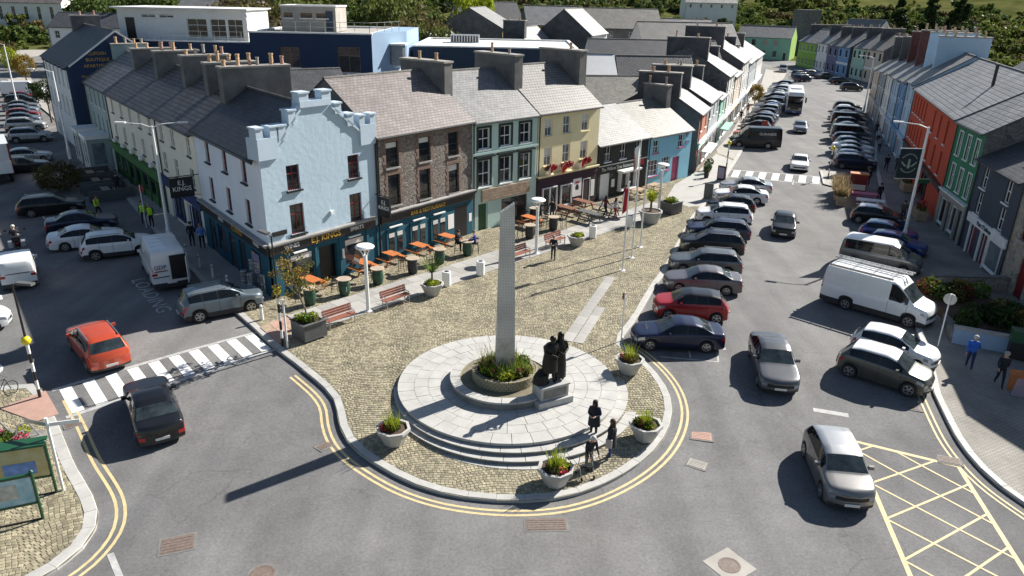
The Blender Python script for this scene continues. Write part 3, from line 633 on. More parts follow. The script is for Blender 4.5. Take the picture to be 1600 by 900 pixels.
def roof(par, mx, W, D, eave, ridge, m, ov=.28, end=.06, yr=None, under='render_dark', gutter=True, ridge_m='render_grey'):
    yr = D / 2 if yr is None else yr; k = MB(); t = .1
    sF = (ridge - eave) / yr; sB = (ridge - eave) / (D - yr); lf = math.hypot(yr + ov, sF * (yr + ov)); lb = math.hypot(D - yr + ov, sB * (D - yr + ov))
    a0, a1 = -end, W + end; ze = eave - sF * ov + .08; zb = eave - sB * ov + .08; zr = ridge + .08
    F = [(a0, -ov, ze), (a1, -ov, ze), (a1, yr, zr), (a0, yr, zr)]; k.face(F, 0, [(a0, 0), (a1, 0), (a1, lf), (a0, lf)])
    B = [(a1, D + ov, zb), (a0, D + ov, zb), (a0, yr, zr), (a1, yr, zr)]; k.face(B, 0, [(a1, 50), (a0, 50), (a0, 50 + lb), (a1, 50 + lb)])
    dn = lambda p: (p[0], p[1], p[2] - t)
    k.face([dn(p) for p in F][::-1], 1); k.face([dn(p) for p in B][::-1], 1)
    k.face([dn(F[0]), dn(F[1]), F[1], F[0]], 1); k.face([dn(B[0]), dn(B[1]), B[1], B[0]], 1)
    for x in (a0, a1):
        i = 0 if x == a0 else 1; f0 = F[0 if i == 0 else 1]; b0 = B[1 if i == 0 else 0]; r = (x, yr, zr)
        for q in ([f0, dn(f0), dn(r), r], [b0, r, dn(r), dn(b0)]): k.face(q if i == 0 else q[::-1], 1)
    o = k.build('roof', [m, under], par, mx=mx)
    r = MB(); n = max(1, int((a1 - a0) / .45))
    for i in range(n): x0 = a0 + (a1 - a0) * i / n; x1 = a0 + (a1 - a0) * (i + 1) / n - .012; r.cyl((x0, yr, zr - .03), (x1, yr, zr - .03), .11, .105, 8)
    r.build('ridge_tiles', ridge_m, o)
    if gutter:
        g = MB(); g.cyl((a0, -ov - .05, ze - .06), (a1, -ov - .05, ze - .06), .06, .06, 8); g.build('gutter', 'dark_metal', o)
    return o
def chimney(par, mx, x, y0, y1, th, z0, z1, pots, m='render_grey', cap='concrete'):
    o = MB().box(x - th / 2, y0, z0, x + th / 2, y1, z1).build('chimney', m, par, mx=mx)
    MB().box(x - th / 2 - .07, y0 - .07, z1 + .001, x + th / 2 + .07, y1 + .07, z1 + .13).build('chimney_cap', cap, o)
    for i in range(pots):
        y = y0 + (y1 - y0) * (i + .5 + random.uniform(-.2, .2)) / pots; r = random.uniform(.1, .14); h = random.uniform(.35, .75)
        MB().lathe([(r * 1.1, 0), (r * 1.1, .06), (r, .1), (r * .9, h - .12), (r * 1.12, h - .1), (r * 1.12, h), (r * .75, h), (r * .7, h - .15)], 10, c=(x + random.uniform(-.06, .06), y, z1 + .13)).build('chimney_pot', random.choice(['pot', 'pot', 'concrete', 'slab_red']), o, smooth=False)
    return o
def shell(par, mx, W, D, eave, ridge, m, gable=None, yr=None, z0=-.3, back=True):
    yr = D / 2 if yr is None else yr
    for x, s in ((0, 0), (W, 1)):
        p = [(x, 0, z0), (x, 0, eave), (x, yr, ridge), (x, D, eave), (x, D, z0)]
        k = MB(); k.face(p if s == 0 else p[::-1]); k.build('gable_wall', gable or m, par, mx=mx)
    if back: k = MB(); k.face([(0, D, z0), (0, D, eave), (W, D, eave), (W, D, z0)]); k.build('rear_wall', m, par, mx=mx)
def house(name, label, P, az, W, D, eave, ridge, wm, rm, wins=(), doors=(), chim=(), gable=None, cat='house', group=None, fr='white', sill='sill_white', style='sash2', yr=None, plinth=None, z0=-.3, holes=(), blind=0., glass='glass', cm='render_grey', pipe=True, gutter=True):
    """terrace house: front on local y=0, windows (x,z,w,h), doors (x,w,h,material)"""
    t = thing(name, label, cat, (P[0], P[1], 0), az_rz(az), group); I = Matrix.Identity(4)
    ops = [tuple(o[:4]) for o in wins] + [(d[0], .02, d[1], d[2]) for d in doors] + list(holes)
    panel(t, I, W, z0, eave, ops, wm); shell(t, I, W, D, eave, ridge, wm, gable, yr, z0)
    for o in wins: window(t, I, o[0], o[1], o[2], o[3], fr, sill, o[4] if len(o) > 4 else style, glass=glass, blind=random.choice([0, blind]) if blind else 0)
    for d in doors: door(t, I, d[0], .02, d[1], d[2], d[3], d[4] if len(d) > 4 else 'white')
    roof(t, I, W, D, eave, ridge, rm, yr=yr, gutter=gutter)
    for c in chim: chimney(t, I, c[0], c[1], c[2], c[3], eave - .3, c[4], c[5], c[6] if len(c) > 6 else cm)
    if pipe: k = MB(); k.cyl((.12, -.08, 0), (.12, -.08, eave - .05), .045, .045, 8); k.build('downpipe', 'dark_metal', t)
    return t
def fascia(par, mx, x0, x1, z0, z1, y, m, cor=None, name='fascia'):
    o = MB().box(x0, y, z0, x1, .0, z1).build(name, m, par, mx=mx)
    if cor: MB().box(x0 - .05, y - .14, z1 + .001, x1 + .05, .0, z1 + .09).box(x0 - .02, y - .07, z1 - .09, x1 + .02, y - .002, z1 - .001).build('cornice', cor, o)
    return o
def shopwin(par, mx, x, z, w, h, fr='white', n=1, glass='glass', y=-.02):
    f = MB(); t = .07; d = y - .05
    f.box(x, d, z, x + t, .06, z + h); f.box(x + w - t, d, z, x + w, .06, z + h); f.box(x + t, d, z, x + w - t, .06, z + t); f.box(x + t, d, z + h - t, x + w - t, .06, z + h)
    for i in range(1, n): f.box(x + w * i / n - t / 2, d + .01, z + t, x + w * i / n + t / 2, .05, z + h - t)
    o = f.build('shop_window', fr, par, mx=mx)
    for i in range(n):
        a = x + t * .6 + (w - t * 1.2) * i / n; b = x + t * .6 + (w - t * 1.2) * (i + 1) / n - .005
        MB().box(a, -.012, z + t * .6, b, .02, z + h - t * .6).build('pane', glass, o)
    MB().box(x - .06, d - .08, z - .08, x + w + .06, .0, z - .002).build('sill', fr, o)
    return o
I4 = Matrix.Identity(4)
# ---------------------------------------------------------------- the terrace facing the plaza
# -- corner pub with castellated gable
AZ1 = 38.2
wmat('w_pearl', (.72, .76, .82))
ej = thing('corner_pub', 'pale blue corner pub with castellated gable and dark teal shopfront', 'pub', (A0.x, A0.y, 0), 0)
F1 = Matrix.Rotation(az_rz(AZ1), 4, 'Z'); SL = 11.9; F2 = T3(*(DS * SL)) @ Matrix.Rotation(az_rz(SIDE_AZ + 180), 4, 'Z')
W1 = 8.0
wins = [(1.57, 6.1, .85, 1.42), (5.87, 6.03, .85, 1.42), (1.57, 3.55, .92, 1.75), (5.83, 3.35, .92, 1.75)]
shopo = [(1.25, .75, 1.55, 1.65), (3.25, .05, 1.35, 2.35), (5.2, .75, 1.55, 1.65)]
panel(ej, F1, W1, 2.7, 8.0, wins, 'w_stucco'); panel(ej, F1, W1, -.3, 2.7, shopo, 'w_pub', name='shopfront', y=-.06, rec=.3)
for w_ in wins: window(ej, F1, *w_, fr='frame_red', sill='black', style='cross', sd=.14); k = MB(); [k.bar((w_[0] + .06 + i * .12, -.1, w_[1] + .01), (w_[0] + .06 + i * .12, -.1, w_[1] + .32), .018) for i in range(7)]; k.bar((w_[0], -.1, w_[1] + .32), (w_[0] + w_[2], -.1, w_[1] + .32), .02); k.build('window_rail', 'black', ej, mx=F1)
shopwin(ej, F1, 1.25, .75, 1.55, 1.65, 'w_pub', 2, y=.1); shopwin(ej, F1, 5.2, .75, 1.55, 1.65, 'w_pub', 2, y=.1)
for x in (1.3, 5.25): MB().box(x, -.0, 2.0, x + 1.45, .015, 2.33).build('blind', 'blind', ej, mx=F1 @ T3(0, -.03, 0))
MB().box(3.25, .3, .05, 4.6, .34, 2.4).build('doorway', 'door_black', ej, mx=F1)
for x in (.05, 1.0, 2.95, 4.75, 6.9, 7.75): MB().box(x, -.12, 0, x + .18, -.062, 2.7).build('pilaster', 'w_pub', ej, mx=F1)
fa = fascia(ej, F1, -.1, 7.62, 2.72, 3.3, -.2, 'black', 'sill_stone')
TF = lambda x, z, y: F1 @ T3(x, y, z) @ UPX
text('WINES', .34, ej, TF(1.35, 3.0, -.215), 'white'); text('E.J. KINGS', .5, ej, TF(3.75, 3.0, -.215), 'gold'); text('SPIRITS', .34, ej, TF(6.1, 3.0, -.215), 'white')
MB().box(4.85, -.12, 1.3, 5.1, -.062, 1.9).build('menu_board', 'white', ej, mx=F1)
for x in (1.4, 5.4): MB().box(x, -.3, 2.52, x + .9, -.18, 2.6).build('sign_lamp', 'white_metal', ej, mx=F1)
# gable above the eaves
k = MB(); g = [(0, 8.0), (8.0, 8.0), (8.0, 9.0), (7.0, 9.0), (4.9, 10.75), (2.7, 10.75), (1.1, 9.0), (0, 9.0)]; tt = .4
k.face([(x, 0, z) for x, z in g]); k.face([(x, tt, z) for x, z in g][::-1])
for i in range(1, 8): a, b = g[i], g[(i + 1) % 8]; k.face([(a[0], 0, a[1]), (a[0], tt, a[1]), (b[0], tt, b[1]), (b[0], 0, b[1])])
k.build('gable_parapet', 'w_stucco', ej, mx=F1)
def merlon(x0, x1, z0, z1, y0=-.12, y1=.5): MB().box(x0, y0, z0, x1, y1, z1).build('merlon', 'w_ice', ej, mx=F1); MB().box(x0 - .06, y0 - .06, z1 + .001, x1 + .06, y1 + .06, z1 + .09).build('merlon_cap', 'w_ice', ej, mx=F1)
MB().box(-.12, -.14, 8.05, 1.12, .9, 9.2).build('turret', 'w_ice', ej, mx=F1); MB().box(6.86, -.14, 7.95, 8.06, .9, 9.15).build('turret', 'w_ice', ej, mx=F1); MB().box(2.75, -.14, 10.55, 4.85, .6, 10.9).build('turret', 'w_ice', ej, mx=F1)
for x0, x1, z0, z1 in ((-.14, .28, 9.2, 9.72), (.72, 1.14, 9.2, 9.72), (6.84, 7.24, 9.15, 9.68), (7.66, 8.07, 9.15, 9.68), (2.73, 3.35, 10.9, 11.3), (4.25, 4.87, 10.9, 11.3), (1.25, 1.7, 8.95, 9.72), (1.95, 2.4, 9.75, 10.45), (5.1, 5.55, 10.0, 10.55), (5.95, 6.4, 9.2, 9.85)): merlon(x0, x1, z0, z1)
k = MB(); k.bar((1.1, -.05, 8.7), (2.75, -.05, 10.45), .14, .12); k.bar((7.0, -.05, 8.7), (4.85, -.05, 10.45), .14, .12); k.build('gable_moulding', 'w_ice', ej, mx=F1)
MB().cyl((8.02, -.1, .1), (8.02, -.1, 8.1), .055, n=8).build('downpipe', 'black', ej, mx=F1)
MB().box(4.3, -.14, 4.2, 4.5, -.0, 4.42).build('alarm_box', 'white', ej, mx=F1)
# side to the side street
sw = []
for s_ in (8.9, 5.65, 2.35): sw += [(SL - s_ - .78, 6.3, .78, 1.3), (SL - s_ - .78, 3.86, .78, 1.5)]
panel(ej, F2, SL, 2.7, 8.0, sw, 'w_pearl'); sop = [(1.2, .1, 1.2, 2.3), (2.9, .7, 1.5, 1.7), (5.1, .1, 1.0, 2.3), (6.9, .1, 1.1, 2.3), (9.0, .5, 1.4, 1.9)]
panel(ej, F2, SL, -.3, 2.7, sop, 'w_pub', name='shopfront', y=-.06, rec=.25)
for w_ in sw: window(ej, F2, *w_, fr='frame_red', sill='black', style='sash', sd=.14)
for i, o in enumerate(sop): shopwin(ej, F2, *o, 'w_pub', 1, y=.1, glass='glass')
MB().box(9.1, -.09, .6, 10.3, -.075, 2.3).build('poster', mat('poster_blue', (.10, .35, .60), .5, col2=(.6, .25, .2), scale=1.2, var=.3), ej, mx=F2)
fascia(ej, F2, -.05, SL + .12, 2.72, 3.3, -.2, 'black', 'sill_stone')
for b, x, c, s_ in (('WINES', 10.4, 'white', .3), ('E.J. KINGS', 7.2, 'gold', .42), ('SPIRITS', 4.3, 'white', .3)): text(b, s_, ej, F2 @ T3(x, -.215, 3.0) @ UPX, c)
MB().box(1.0, -.1, 3.75, 1.9, -.01, 4.0).build('street_plate', 'black', ej, mx=F1 @ T3(-.7, 0, 0))
# roof: ridge runs back from the gable, parallel to the side street
d1 = dirv(AZ1); k = MB(); e0, e1 = DS * .4, DS * (SL + .05); rr = d1 * 3.85; vv = d1 * 8.0
out = -Vector((DS.y, -DS.x, 0)) * .25
def P3(v, z): return (v.x, v.y, z)
ls = math.hypot(3.85 * .97, 2.4)
k.face([P3(e1 + out, 7.95), P3(e0 + out, 7.95), P3(e0 + rr, 10.45), P3(e1 + rr, 10.45)], 0, [(0, 0), (12, 0), (12, ls), (0, ls)])
k.face([P3(e0 + vv, 8.2), P3(e1 + vv, 8.2), P3(e1 + rr, 10.45), P3(e0 + rr, 10.45)], 0, [(0, 20), (12, 20), (12, 24), (0, 24)])
k.face([P3(e1 + out, 7.85), P3(e0 + out, 7.85), P3(e0 + out, 7.95), P3(e1 + out, 7.95)], 1)
k.face([P3(e1 + vv, -.2), P3(e1, -.2), P3(e1, 7.9), P3(e1 + rr, 10.4), P3(e1 + vv, 8.1)], 1)
k.build('roof', ['slate_dark', 'render_dark'], ej)
k = MB(); k.cyl(P3(e1 + out * 1.3, 7.86), P3(e0 + out * 1.3, 7.86), .06, n=8); k.build('gutter', 'dark_metal', ej)
k = MB(); k.cyl(P3(e1 + rr, 10.5), P3(e0 + rr, 10.5), .1, n=8); k.build('ridge_tiles', 'render_dark', ej)
# hanging signs
def hang_sign(P, az, z, w, h, out_, lab, lines):
    t = thing('hanging_sign', lab, 'sign', (P[0], P[1], z), az_rz(az), None)
    MB().box(-.06, -out_ - w, -h / 2, .06, -out_, h / 2).build('board', 'black', t); k = MB(); k.bar((0, 0, h / 2 + .08), (0, -out_ - w, h / 2 + .08), .05); k.bar((0, 0, -h / 2 - .02), (0, -out_, -h / 2 + .1), .03); k.build('bracket', 'black', t)
    for b, s_, z_ in lines:
        for sg in (1, -1):
            mx = T3(sg * .065, -out_ - w / 2, z_) @ Matrix.Rotation(sg * math.pi / 2, 4, 'Z') @ UPX
            text(b, s_, t, mx, 'white', .006)
q = A0 + d1 * 7.9; hang_sign((q.x, q.y), AZ1, 4.05, 1.05, 1.25, .25, 'black hanging sign between the pale blue pub gable and the stone front', [('E.J.', .34, .3), ('KINGS', .34, -.05)])
q = A0 + DS * (SL + .1); hang_sign((q.x, q.y), SIDE_AZ + 180, 4.3, 1.5, 1.3, .4, 'large black hanging sign on the side street end of the corner pub', [('E.J.', .42, .3), ('KINGS', .42, -.1)])
hq = A0 + d1 * 8.05
# -- stone fronted pub
st = [(.85, 6.2, 1.05, 1.62), (3.72, 6.15, 1.05, 1.62), (6.5, 6.12, 1.0, 1.62), (.93, 3.72, 1.0, 2.0), (3.7, 3.62, 1.0, 2.0), (6.52, 3.5, 1.0, 2.05)]
sp = house('stone_pub', 'three storey rubble stone fronted pub with teal ground floor', (hq.x, hq.y), AZ1, 8.95, 9, 8.35, 11.35, 'stone', 'slate_brown', chim=[(8.95, 2.2, 6.6, .8, 12.0, 2)], gable='render_grey', cat='pub', fr='frame_dark', sill='sill_stone', style='sash', blind=.2, wins=st, holes=())
for w_ in st:
    k = MB(); n = int(w_[3] / .22)
    for i in range(n): e = .1 * (i % 2); [k.box(x0 - (e if s_ < 0 else 0), -.02, w_[1] + i * w_[3] / n + .01, x0 + .17 + (e if s_ > 0 else 0), .02, w_[1] + (i + 1) * w_[3] / n - .01) for x0, s_ in ((w_[0] - .19, -1), (w_[0] + w_[2] + .02, 1))]
    for i in range(9): x0 = w_[0] - .2 + i * (w_[2] + .4) / 9; k.box(x0 + .008, -.025, w_[1] + w_[3] + .02, x0 + (w_[2] + .4) / 9 - .008, .02, w_[1] + w_[3] + .3)
    k.build('brick_surround', 'brick_trim', sp); k = MB(); [k.bar((w_[0] + .06 + i * .13, -.08, w_[1] + .01), (w_[0] + .06 + i * .13, -.08, w_[1] + .4), .016) for i in range(8)]; k.bar((w_[0], -.08, w_[1] + .4), (w_[0] + w_[2], -.08, w_[1] + .4), .02); k.build('window_rail', 'black', sp)
MB().box(-.0, -.12, 0, 8.9, -.003, 2.75).build('shopfront', 'w_pub', sp); fa = fascia(sp, I4, 0, 8.98, 2.76, 3.25, -.28, 'black', 'black'); MB().box(0, -.36, 3.35, 9, 0, 3.42).build('lead_ledge', 'sill_stone', sp)
for x0 in (.45, 2.55, 4.5):
    MB().box(x0, -.2, .5, x0 + 1.6, -.121, 2.3).build('window_bay', 'w_pub', sp); MB().box(x0 + .2, -.34, 2.4, x0 + 1.3, -.22, 2.47).build('sign_lamp', 'white_metal', sp)
    for dx in (.18, .9): MB().box(x0 + dx, -.215, .7, x0 + dx + .46, -.203, 2.0).build('pane', 'glass', sp); MB().box(x0 + dx, -.222, 1.72, x0 + dx + .46, -.216, 2.0).build('blind', 'blind', sp)
MB().box(6.25, -.14, 1.0, 6.85, -.121, 2.05).build('menu_board', 'white', sp); MB().box(6.95, -.125, .05, 8.25, -.121, 2.5).build('doorway', 'door_black', sp); MB().box(8.45, -.14, 1.1, 8.75, -.121, 1.7).build('menu_board', 'white', sp)
text('BAR & RESTAURANT', .36, sp, T3(4.2, -.295, 2.98) @ UPX, 'gold'); text('LOUNGE   BAR & RESTAURANT', .16, sp, T3(5.3, -.295, 3.2) @ UPX, 'white')
# -- pale teal house
AZ2 = 45.55; d2 = dirv(AZ2)
def row(s): q = B0 + d2 * s; return (q.x, q.y)
tw = [(.58, 6.15, 1.1, 1.5), (2.72, 6.15, 1.1, 1.5), (4.75, 6.15, 1.1, 1.5), (.58, 3.4, 1.15, 1.95), (2.72, 3.4, 1.15, 1.95), (4.75, 3.4, 1.15, 1.95)]
th = house('townhouse', 'pale teal townhouse with dark window surrounds and wooden sign board', row(.05), AZ2, 6.65, 9, 8.2, 11.15, 'w_teal', 'slate_grey', tw, [(.6, .95, 2.15, 'door_green', 'w_teal')], [(6.65, 2.2, 6.8, .85, 12.2, 2)], 'render_grey', holes=[(2.95, .05, 2.75, 2.1)])
for w_ in tw:
    k = MB(); b_ = .16; k.box(w_[0] - b_, -.05, w_[1] - .05, w_[0], -.002, w_[1] + w_[3] + b_); k.box(w_[0] + w_[2], -.05, w_[1] - .05, w_[0] + w_[2] + b_, -.002, w_[1] + w_[3] + b_); k.box(w_[0], -.05, w_[1] + w_[3], w_[0] + w_[2], -.002, w_[1] + w_[3] + b_)
    if w_[1] < 5: k.box(w_[0] - .35, -.25, w_[1] + w_[3] + .24, w_[0] + w_[2] + .35, -.002, w_[1] + w_[3] + .36)
    k.build('window_surround', 'w_trim_dark', th)
MB().box(0, -.12, 5.78, 6.65, -.003, 5.95).build('string_course', 'w_teal', th); sgn = MB().box(.85, -.14, 2.3, 5.8, -.003, 3.2).build('sign_board', 'wood_plank', th)
for i in range(4): MB().box(.88, -.165, 2.33 + i * .22, 5.77, -.142, 2.53 + i * .22).build('plank', 'wood_plank', sgn)
shopwin(th, I4, 2.95, .05, 1.7, 2.1, 'black', 1, y=.08); MB().box(4.65, .12, .05, 5.7, .16, 2.15).build('doorway', 'door_black', th)
MB().box(3.15, .0, .35, 3.95, .012, 1.2).build('poster', mat('poster_red', (.35, .12, .04), .6, col2=(.55, .45, .10), scale=2.5, var=.2), th)
# -- yellow house
yw = [(.75, 6.35, .85, 1.38), (2.85, 6.35, .85, 1.38), (5.1, 6.35, .85, 1.38), (.75, 4.05, .9, 1.45), (2.9, 4.05, .9, 1.45), (5.05, 4.05, .9, 1.45)]
yh = house('townhouse', 'pale yellow townhouse with red flower boxes above a dark plum shopfront', row(6.75), AZ2, 7.3, 9, 8.25, 11.25, 'w_yellow', 'slate_grey2', yw, chim=[(7.2, 2.0, 6.6, .85, 12.3, 1)], gable='render_grey', fr='sill_white', sill='w_yellow', blind=.4, glass='glass_light')
MB().box(0, -.1, 0, 7.3, -.003, 3.0).build('shopfront', 'w_purple', yh); fascia(yh, I4, 0, 7.3, 2.75, 3.25, -.16, 'w_purple', 'w_yellow')
for x0, w_, n in ((.55, 1.7, 2), (2.7, 1.35, 1)): k = shopwin(yh, I4, x0, .5 if n == 1 else .1, w_, 1.75 if n == 1 else 2.2, 'white', n, y=-.1); k.location.y = -.1
door(yh, T3(0, -.22, 0), 5.5, .05, .95, 2.3, 'door_black', 'white'); MB().box(4.25, -.13, 1.0, 5.3, -.102, 2.5).build('sign_panel', 'white', yh); MB().box(6.55, -.13, .7, 7.0, -.102, 2.1).build('menu_board', 'white', yh)
mat('red_cloth', (.45, .02, .03), .8)
MB().lathe([(.02, 0), (.26, .05), (.3, .25), (.2, .5), (.05, .62)], 8, c=(4.75, -.135, 1.5)).build('sign_emblem', 'black', yh, mx=T3(0, -.125, 0) @ Matrix.Diagonal((1, .03, 1, 1)) @ T3(0, .135, 0)); MB().box(4.5, -.142, 2.1, 5.0, -.131, 2.25).build('sign_emblem', 'red_cloth', yh)
for i in range(10): text('PRIME'[i % 5] if i < 0 else '', .1, yh, I4, 'gold') if False else None
# -- dark restaurant
dw = [(.95, 3.35, .8, 1.3), (3.05, 3.35, .8, 1.3), (5.2, 3.35, .8, 1.3)]
dr_ = house('restaurant', 'low black restaurant with cream lettering and white bow window', row(14.1), AZ2, 7.15, 8.5, 4.92, 7.35, 'w_black', 'slate_pale', dw, [(.55, 1.35, 2.3, 'white', 'white')], cat='restaurant', holes=[(3.0, .6, 2.3, 1.6)], gable='render_grey')
shopwin(dr_, I4, 3.0, .6, 2.3, 1.6, 'white', 2, y=-.3); MB().box(2.8, -.75, 2.3, 5.5, -.003, 2.4).box(2.85, -.7, 2.2, 5.45, -.003, 2.29).build('awning', 'white', dr_)
MB().box(.1, -.08, 3.0, 7.05, -.003, 3.08).build('string_course', 'blind', dr_); text('The Willow Tree Restaurant', .44, dr_, T3(3.0, -.02, 2.68) @ UPX @ Matrix.Shear('XZ', 4, (0, 0)), 'blind', sx=.92)
MB().box(2.1, -.05, 1.0, 2.5, -.003, 1.7).build('menu_board', 'white', dr_); MB().lathe([(.28, 0), (.28, .03)], 16).build('emblem', 'red_cloth', dr_, mx=T3(6.4, -.01, 2.7) @ UPX)
# -- blue house
bw = [(.75, 3.2, .85, 1.2), (4.75, 3.3, .85, 1.2), (.2, 1.1, 1.55, 1.5, 'grid'), (2.35, 1.4, 1.25, 1.25, 'grid')]
bh = house('cottage', 'sky blue two storey cottage with pink door and pink sills', row(21.3), AZ2, 6.95, 8.5, 4.85, 7.25, 'w_sky', 'slate_moss', bw, [(4.05, 1.15, 2.45, 'door_pink', 'door_pink')], sill='sill_pink', chim=[(6.6, 2.8, 5.6, .7, 8.6, 2)], gable='w_sky')
MB().box(6.0, -.06, 3.5, 6.55, -.003, 3.85).build('wall_plaque', 'poster_blue', bh); MB().lathe([(.2, 0), (.2, .03)], 16).build('wall_plaque', 'poster_blue', bh, mx=T3(6.1, -.01, 4.35) @ UPX)

# ---------------------------------------------------------------- side street row
def side(s): q = A0 + DS * s; return (q.x, q.y)
SA = SIDE_AZ + 180
def upper(slist, s_far, z0, w, h): return [(s_far - s_ - w / 2, z0, w, h) for s_ in slist]
cw = upper((13.5, 17.3, 20.3), 21.6, 5.95, .8, 1.25) + upper((13.5, 17.3, 20.3), 21.6, 3.75, .85, 1.35)
cr = house('guest_house', 'cream rendered side street house over a blue shopfront, next to the corner pub', side(21.6), SA, 9.65, 8.5, 7.7, 10.4, 'w_cream', 'slate_purple', cw, [(1.4, .95, 2.2, 'w_shopblue'), (5.6, 1.0, 2.2, 'w_shopblue')], [(9.55, 2.2, 6.8, .9, 11.7, 6, 'render_grey'), (5.0, 2.6, 6.2, .85, 11.6, 5, 'render_grey')], sill='black', fr='sill_white', holes=[(2.7, .6, 2.2, 1.7), (7.0, .6, 1.9, 1.7)], gable='render_grey')
for x in (2.7, 7.0): shopwin(cr, I4, x, .6, 2.2 if x < 3 else 1.9, 1.7, 'w_shopblue', 2)
fascia(cr, I4, 0, 9.6, 2.5, 3.1, -.18, 'w_shopblue', 'w_shopblue')
cw2 = upper((23.6, 26.8, 30.0, 33.2, 36.6), 38.8, 5.95, .8, 1.25) + upper((23.6, 26.8, 30.0, 33.2, 36.6), 38.8, 3.75, .85, 1.35)
cg = house('guest_house', 'long cream rendered house above a green shopfront with globe lamps', side(38.8), SA, 17.15, 8.5, 7.6, 10.35, 'w_cream', 'slate_purple', cw2, [(4.0, 1.0, 2.2, 'w_shopgreen'), (11.0, 1.0, 2.2, 'w_shopgreen')], [(16.6, 2.6, 6.2, .85, 11.7, 5, 'render_grey'), (8.6, 2.6, 6.2, .85, 11.5, 3, 'render_grey'), (.7, 2.6, 6.4, .85, 11.2, 4, 'render_grey')], sill='black', fr='sill_white', gable='render_grey')
fascia(cg, I4, .1, 17.0, 2.45, 3.1, -.3, 'w_shopgreen', 'w_shopgreen'); MB().box(.1, -.1, .0, 17.0, -.004, 2.44).build('shopfront', 'w_shopgreen', cg)
for i in range(7): MB().box(.6 + i * 2.4, -.22, 0, .85 + i * 2.4, -.101, 2.44).build('pilaster', 'w_shopgreen', cg)
for i in range(7): MB().box(1.1 + i * 2.4, -.13, .8, 2.6 + i * 2.4, -.101, 2.2).build('pane', 'glass', cg)
for i in range(5): MB().lathe([(.02, 0), (.17, .08), (.22, .22), (.17, .36), (.02, .44)], 10, c=(2 + i * 3.2, -.25, 3.22)).build('globe_lamp', 'white', cg, smooth=True)
gw = upper((40.3, 42.3, 44.3, 46.3), 49, 5.7, .75, 1.4) + upper((40.3, 42.3, 44.3, 46.3), 49, 2.9, .75, 1.9)
gh = house('hotel', 'grey teal hotel with two white trimmed porches on the side street', side(49), SA, 10.1, 8.5, 7.6, 10.3, 'w_greyteal', 'slate_tile', gw, [(7.4, 1, 2.2, 'door_black')], [(.6, 3.0, 6.4, 1.0, 11.0, 4, 'w_greyteal')], cat='hotel', gable='w_greyteal')
for x in (1.2, 5.6):
    MB().box(x, -2.0, 0, x + 2.6, -.004, 3.0).build('porch', 'w_greyteal', gh); MB().box(x - .15, -2.15, 3.001, x + 2.75, -.004, 3.35).build('porch_cornice', 'sill_white', gh)
    for dx in (.25, 1.45): MB().box(x + dx, -2.03, .6, x + dx + .9, -2.002, 2.6).build('pane', 'glass_light', gh)
    for dx in (-.02, 1.2, 2.44): MB().box(x + dx, -2.06, 0, x + dx + .18, -2.001, 3.0).build('porch_pilaster', 'sill_white', gh)
    MB().box(x + 2.602, -1.6, .6, x + 2.62, -.5, 2.6).build('pane', 'glass_light', gh)
# navy apartment building with gable towards the square
nb = house('apartment_building', 'navy and white apartment building with gold lettering on its gable', tuple((A0 + DS * 66 - Vector((DS.y, -DS.x, 0)) * 1.1).xy), SA, 17, 9.5, 9.0, 12.3, 'w_white', 'slate_dark', [(1 + i * 2.6, z, 1.0, 1.9) for i in range(6) for z in (3.6, 6.6)], [(3, 1, 2.2, 'door_black')], [(.5, 3.5, 6.5, .8, 13.2, 2)], gable='w_navy', cat='building')
k = MB(); k.bar((17.08, 0, 8.95), (17.08, 4.75, 12.3), .1, .16); k.bar((17.08, 9.5, 8.95), (17.08, 4.75, 12.3), .1, .16); k.build('barge_board', 'sill_white', nb); MB().box(17.0, -.25, 0, 17.06, .35, 9.0).build('corner_strip', 'w_navy', nb)
for i in range(6): MB().box(1 + i * 2.6 - .2, -.3, 8.5, 2.4 + i * 2.6, -.002, 8.9).build('cornice_block', 'w_navy', nb)
GM = lambda y, z: T3(17.02, y, z) @ Matrix.Rotation(math.pi / 2, 4, 'Z') @ UPX
for b, z, s_ in (('CLIFDEN', 10.9, .62), ('BOUTIQUE', 10.3, .62), ('APARTMENTS', 9.7, .62), ('SELF CATERING APARTMENTS', 8.7, .36)): text(b, s_ * .72, nb, GM(2.75, z - .75), 'gold')

# ---------------------------------------------------------------- opposite terrace across the street
E1 = Vector((33.97, 57.36, 0)); AZR = 192.75; dR = dirv(AZR); AZR2 = 199.5; dF = dirv(AZR2)
gwn = [(x, z, .72, 1.75) for x in (.9, 2.75, 4.55) for z in (5.85, 3.4)]
gr = house('townhouse', 'emerald green townhouse with white window surrounds over a stone shopfront', E1, AZR, 5.95, 10, 8.25, 11.2, 'w_green', 'slate_tile', gwn, fr='sill_white', gable='stone_grey', holes=[(.6, .5, 1.2, 1.9), (3.2, .5, 1.0, 1.9)], style='sash')
for w_ in gwn: k = MB(); k.box(w_[0] - .09, -.03, w_[1] - .1, w_[0], -.002, w_[1] + w_[3] + .09); k.box(w_[0] + w_[2], -.03, w_[1] - .1, w_[0] + w_[2] + .09, -.002, w_[1] + w_[3] + .09); k.box(w_[0], -.03, w_[1] + w_[3], w_[0] + w_[2], -.002, w_[1] + w_[3] + .09); k.build('window_surround', 'sill_white', gr)
[MB().box(a, -.16, 0, b, -.003, 2.5).build('pier', 'concrete', gr) for a, b in ((0, .5), (1.9, 2.2), (2.9, 3.1), (4.3, 4.6), (5.5, 5.95))]; fascia(gr, I4, 0, 5.95, 2.5, 3.0, -.2, 'concrete', 'sill_white')
for x, w_ in ((.6, 1.2), (3.2, 1.0)): shopwin(gr, I4, x, .5, w_, 1.9, 'sill_white', 1)
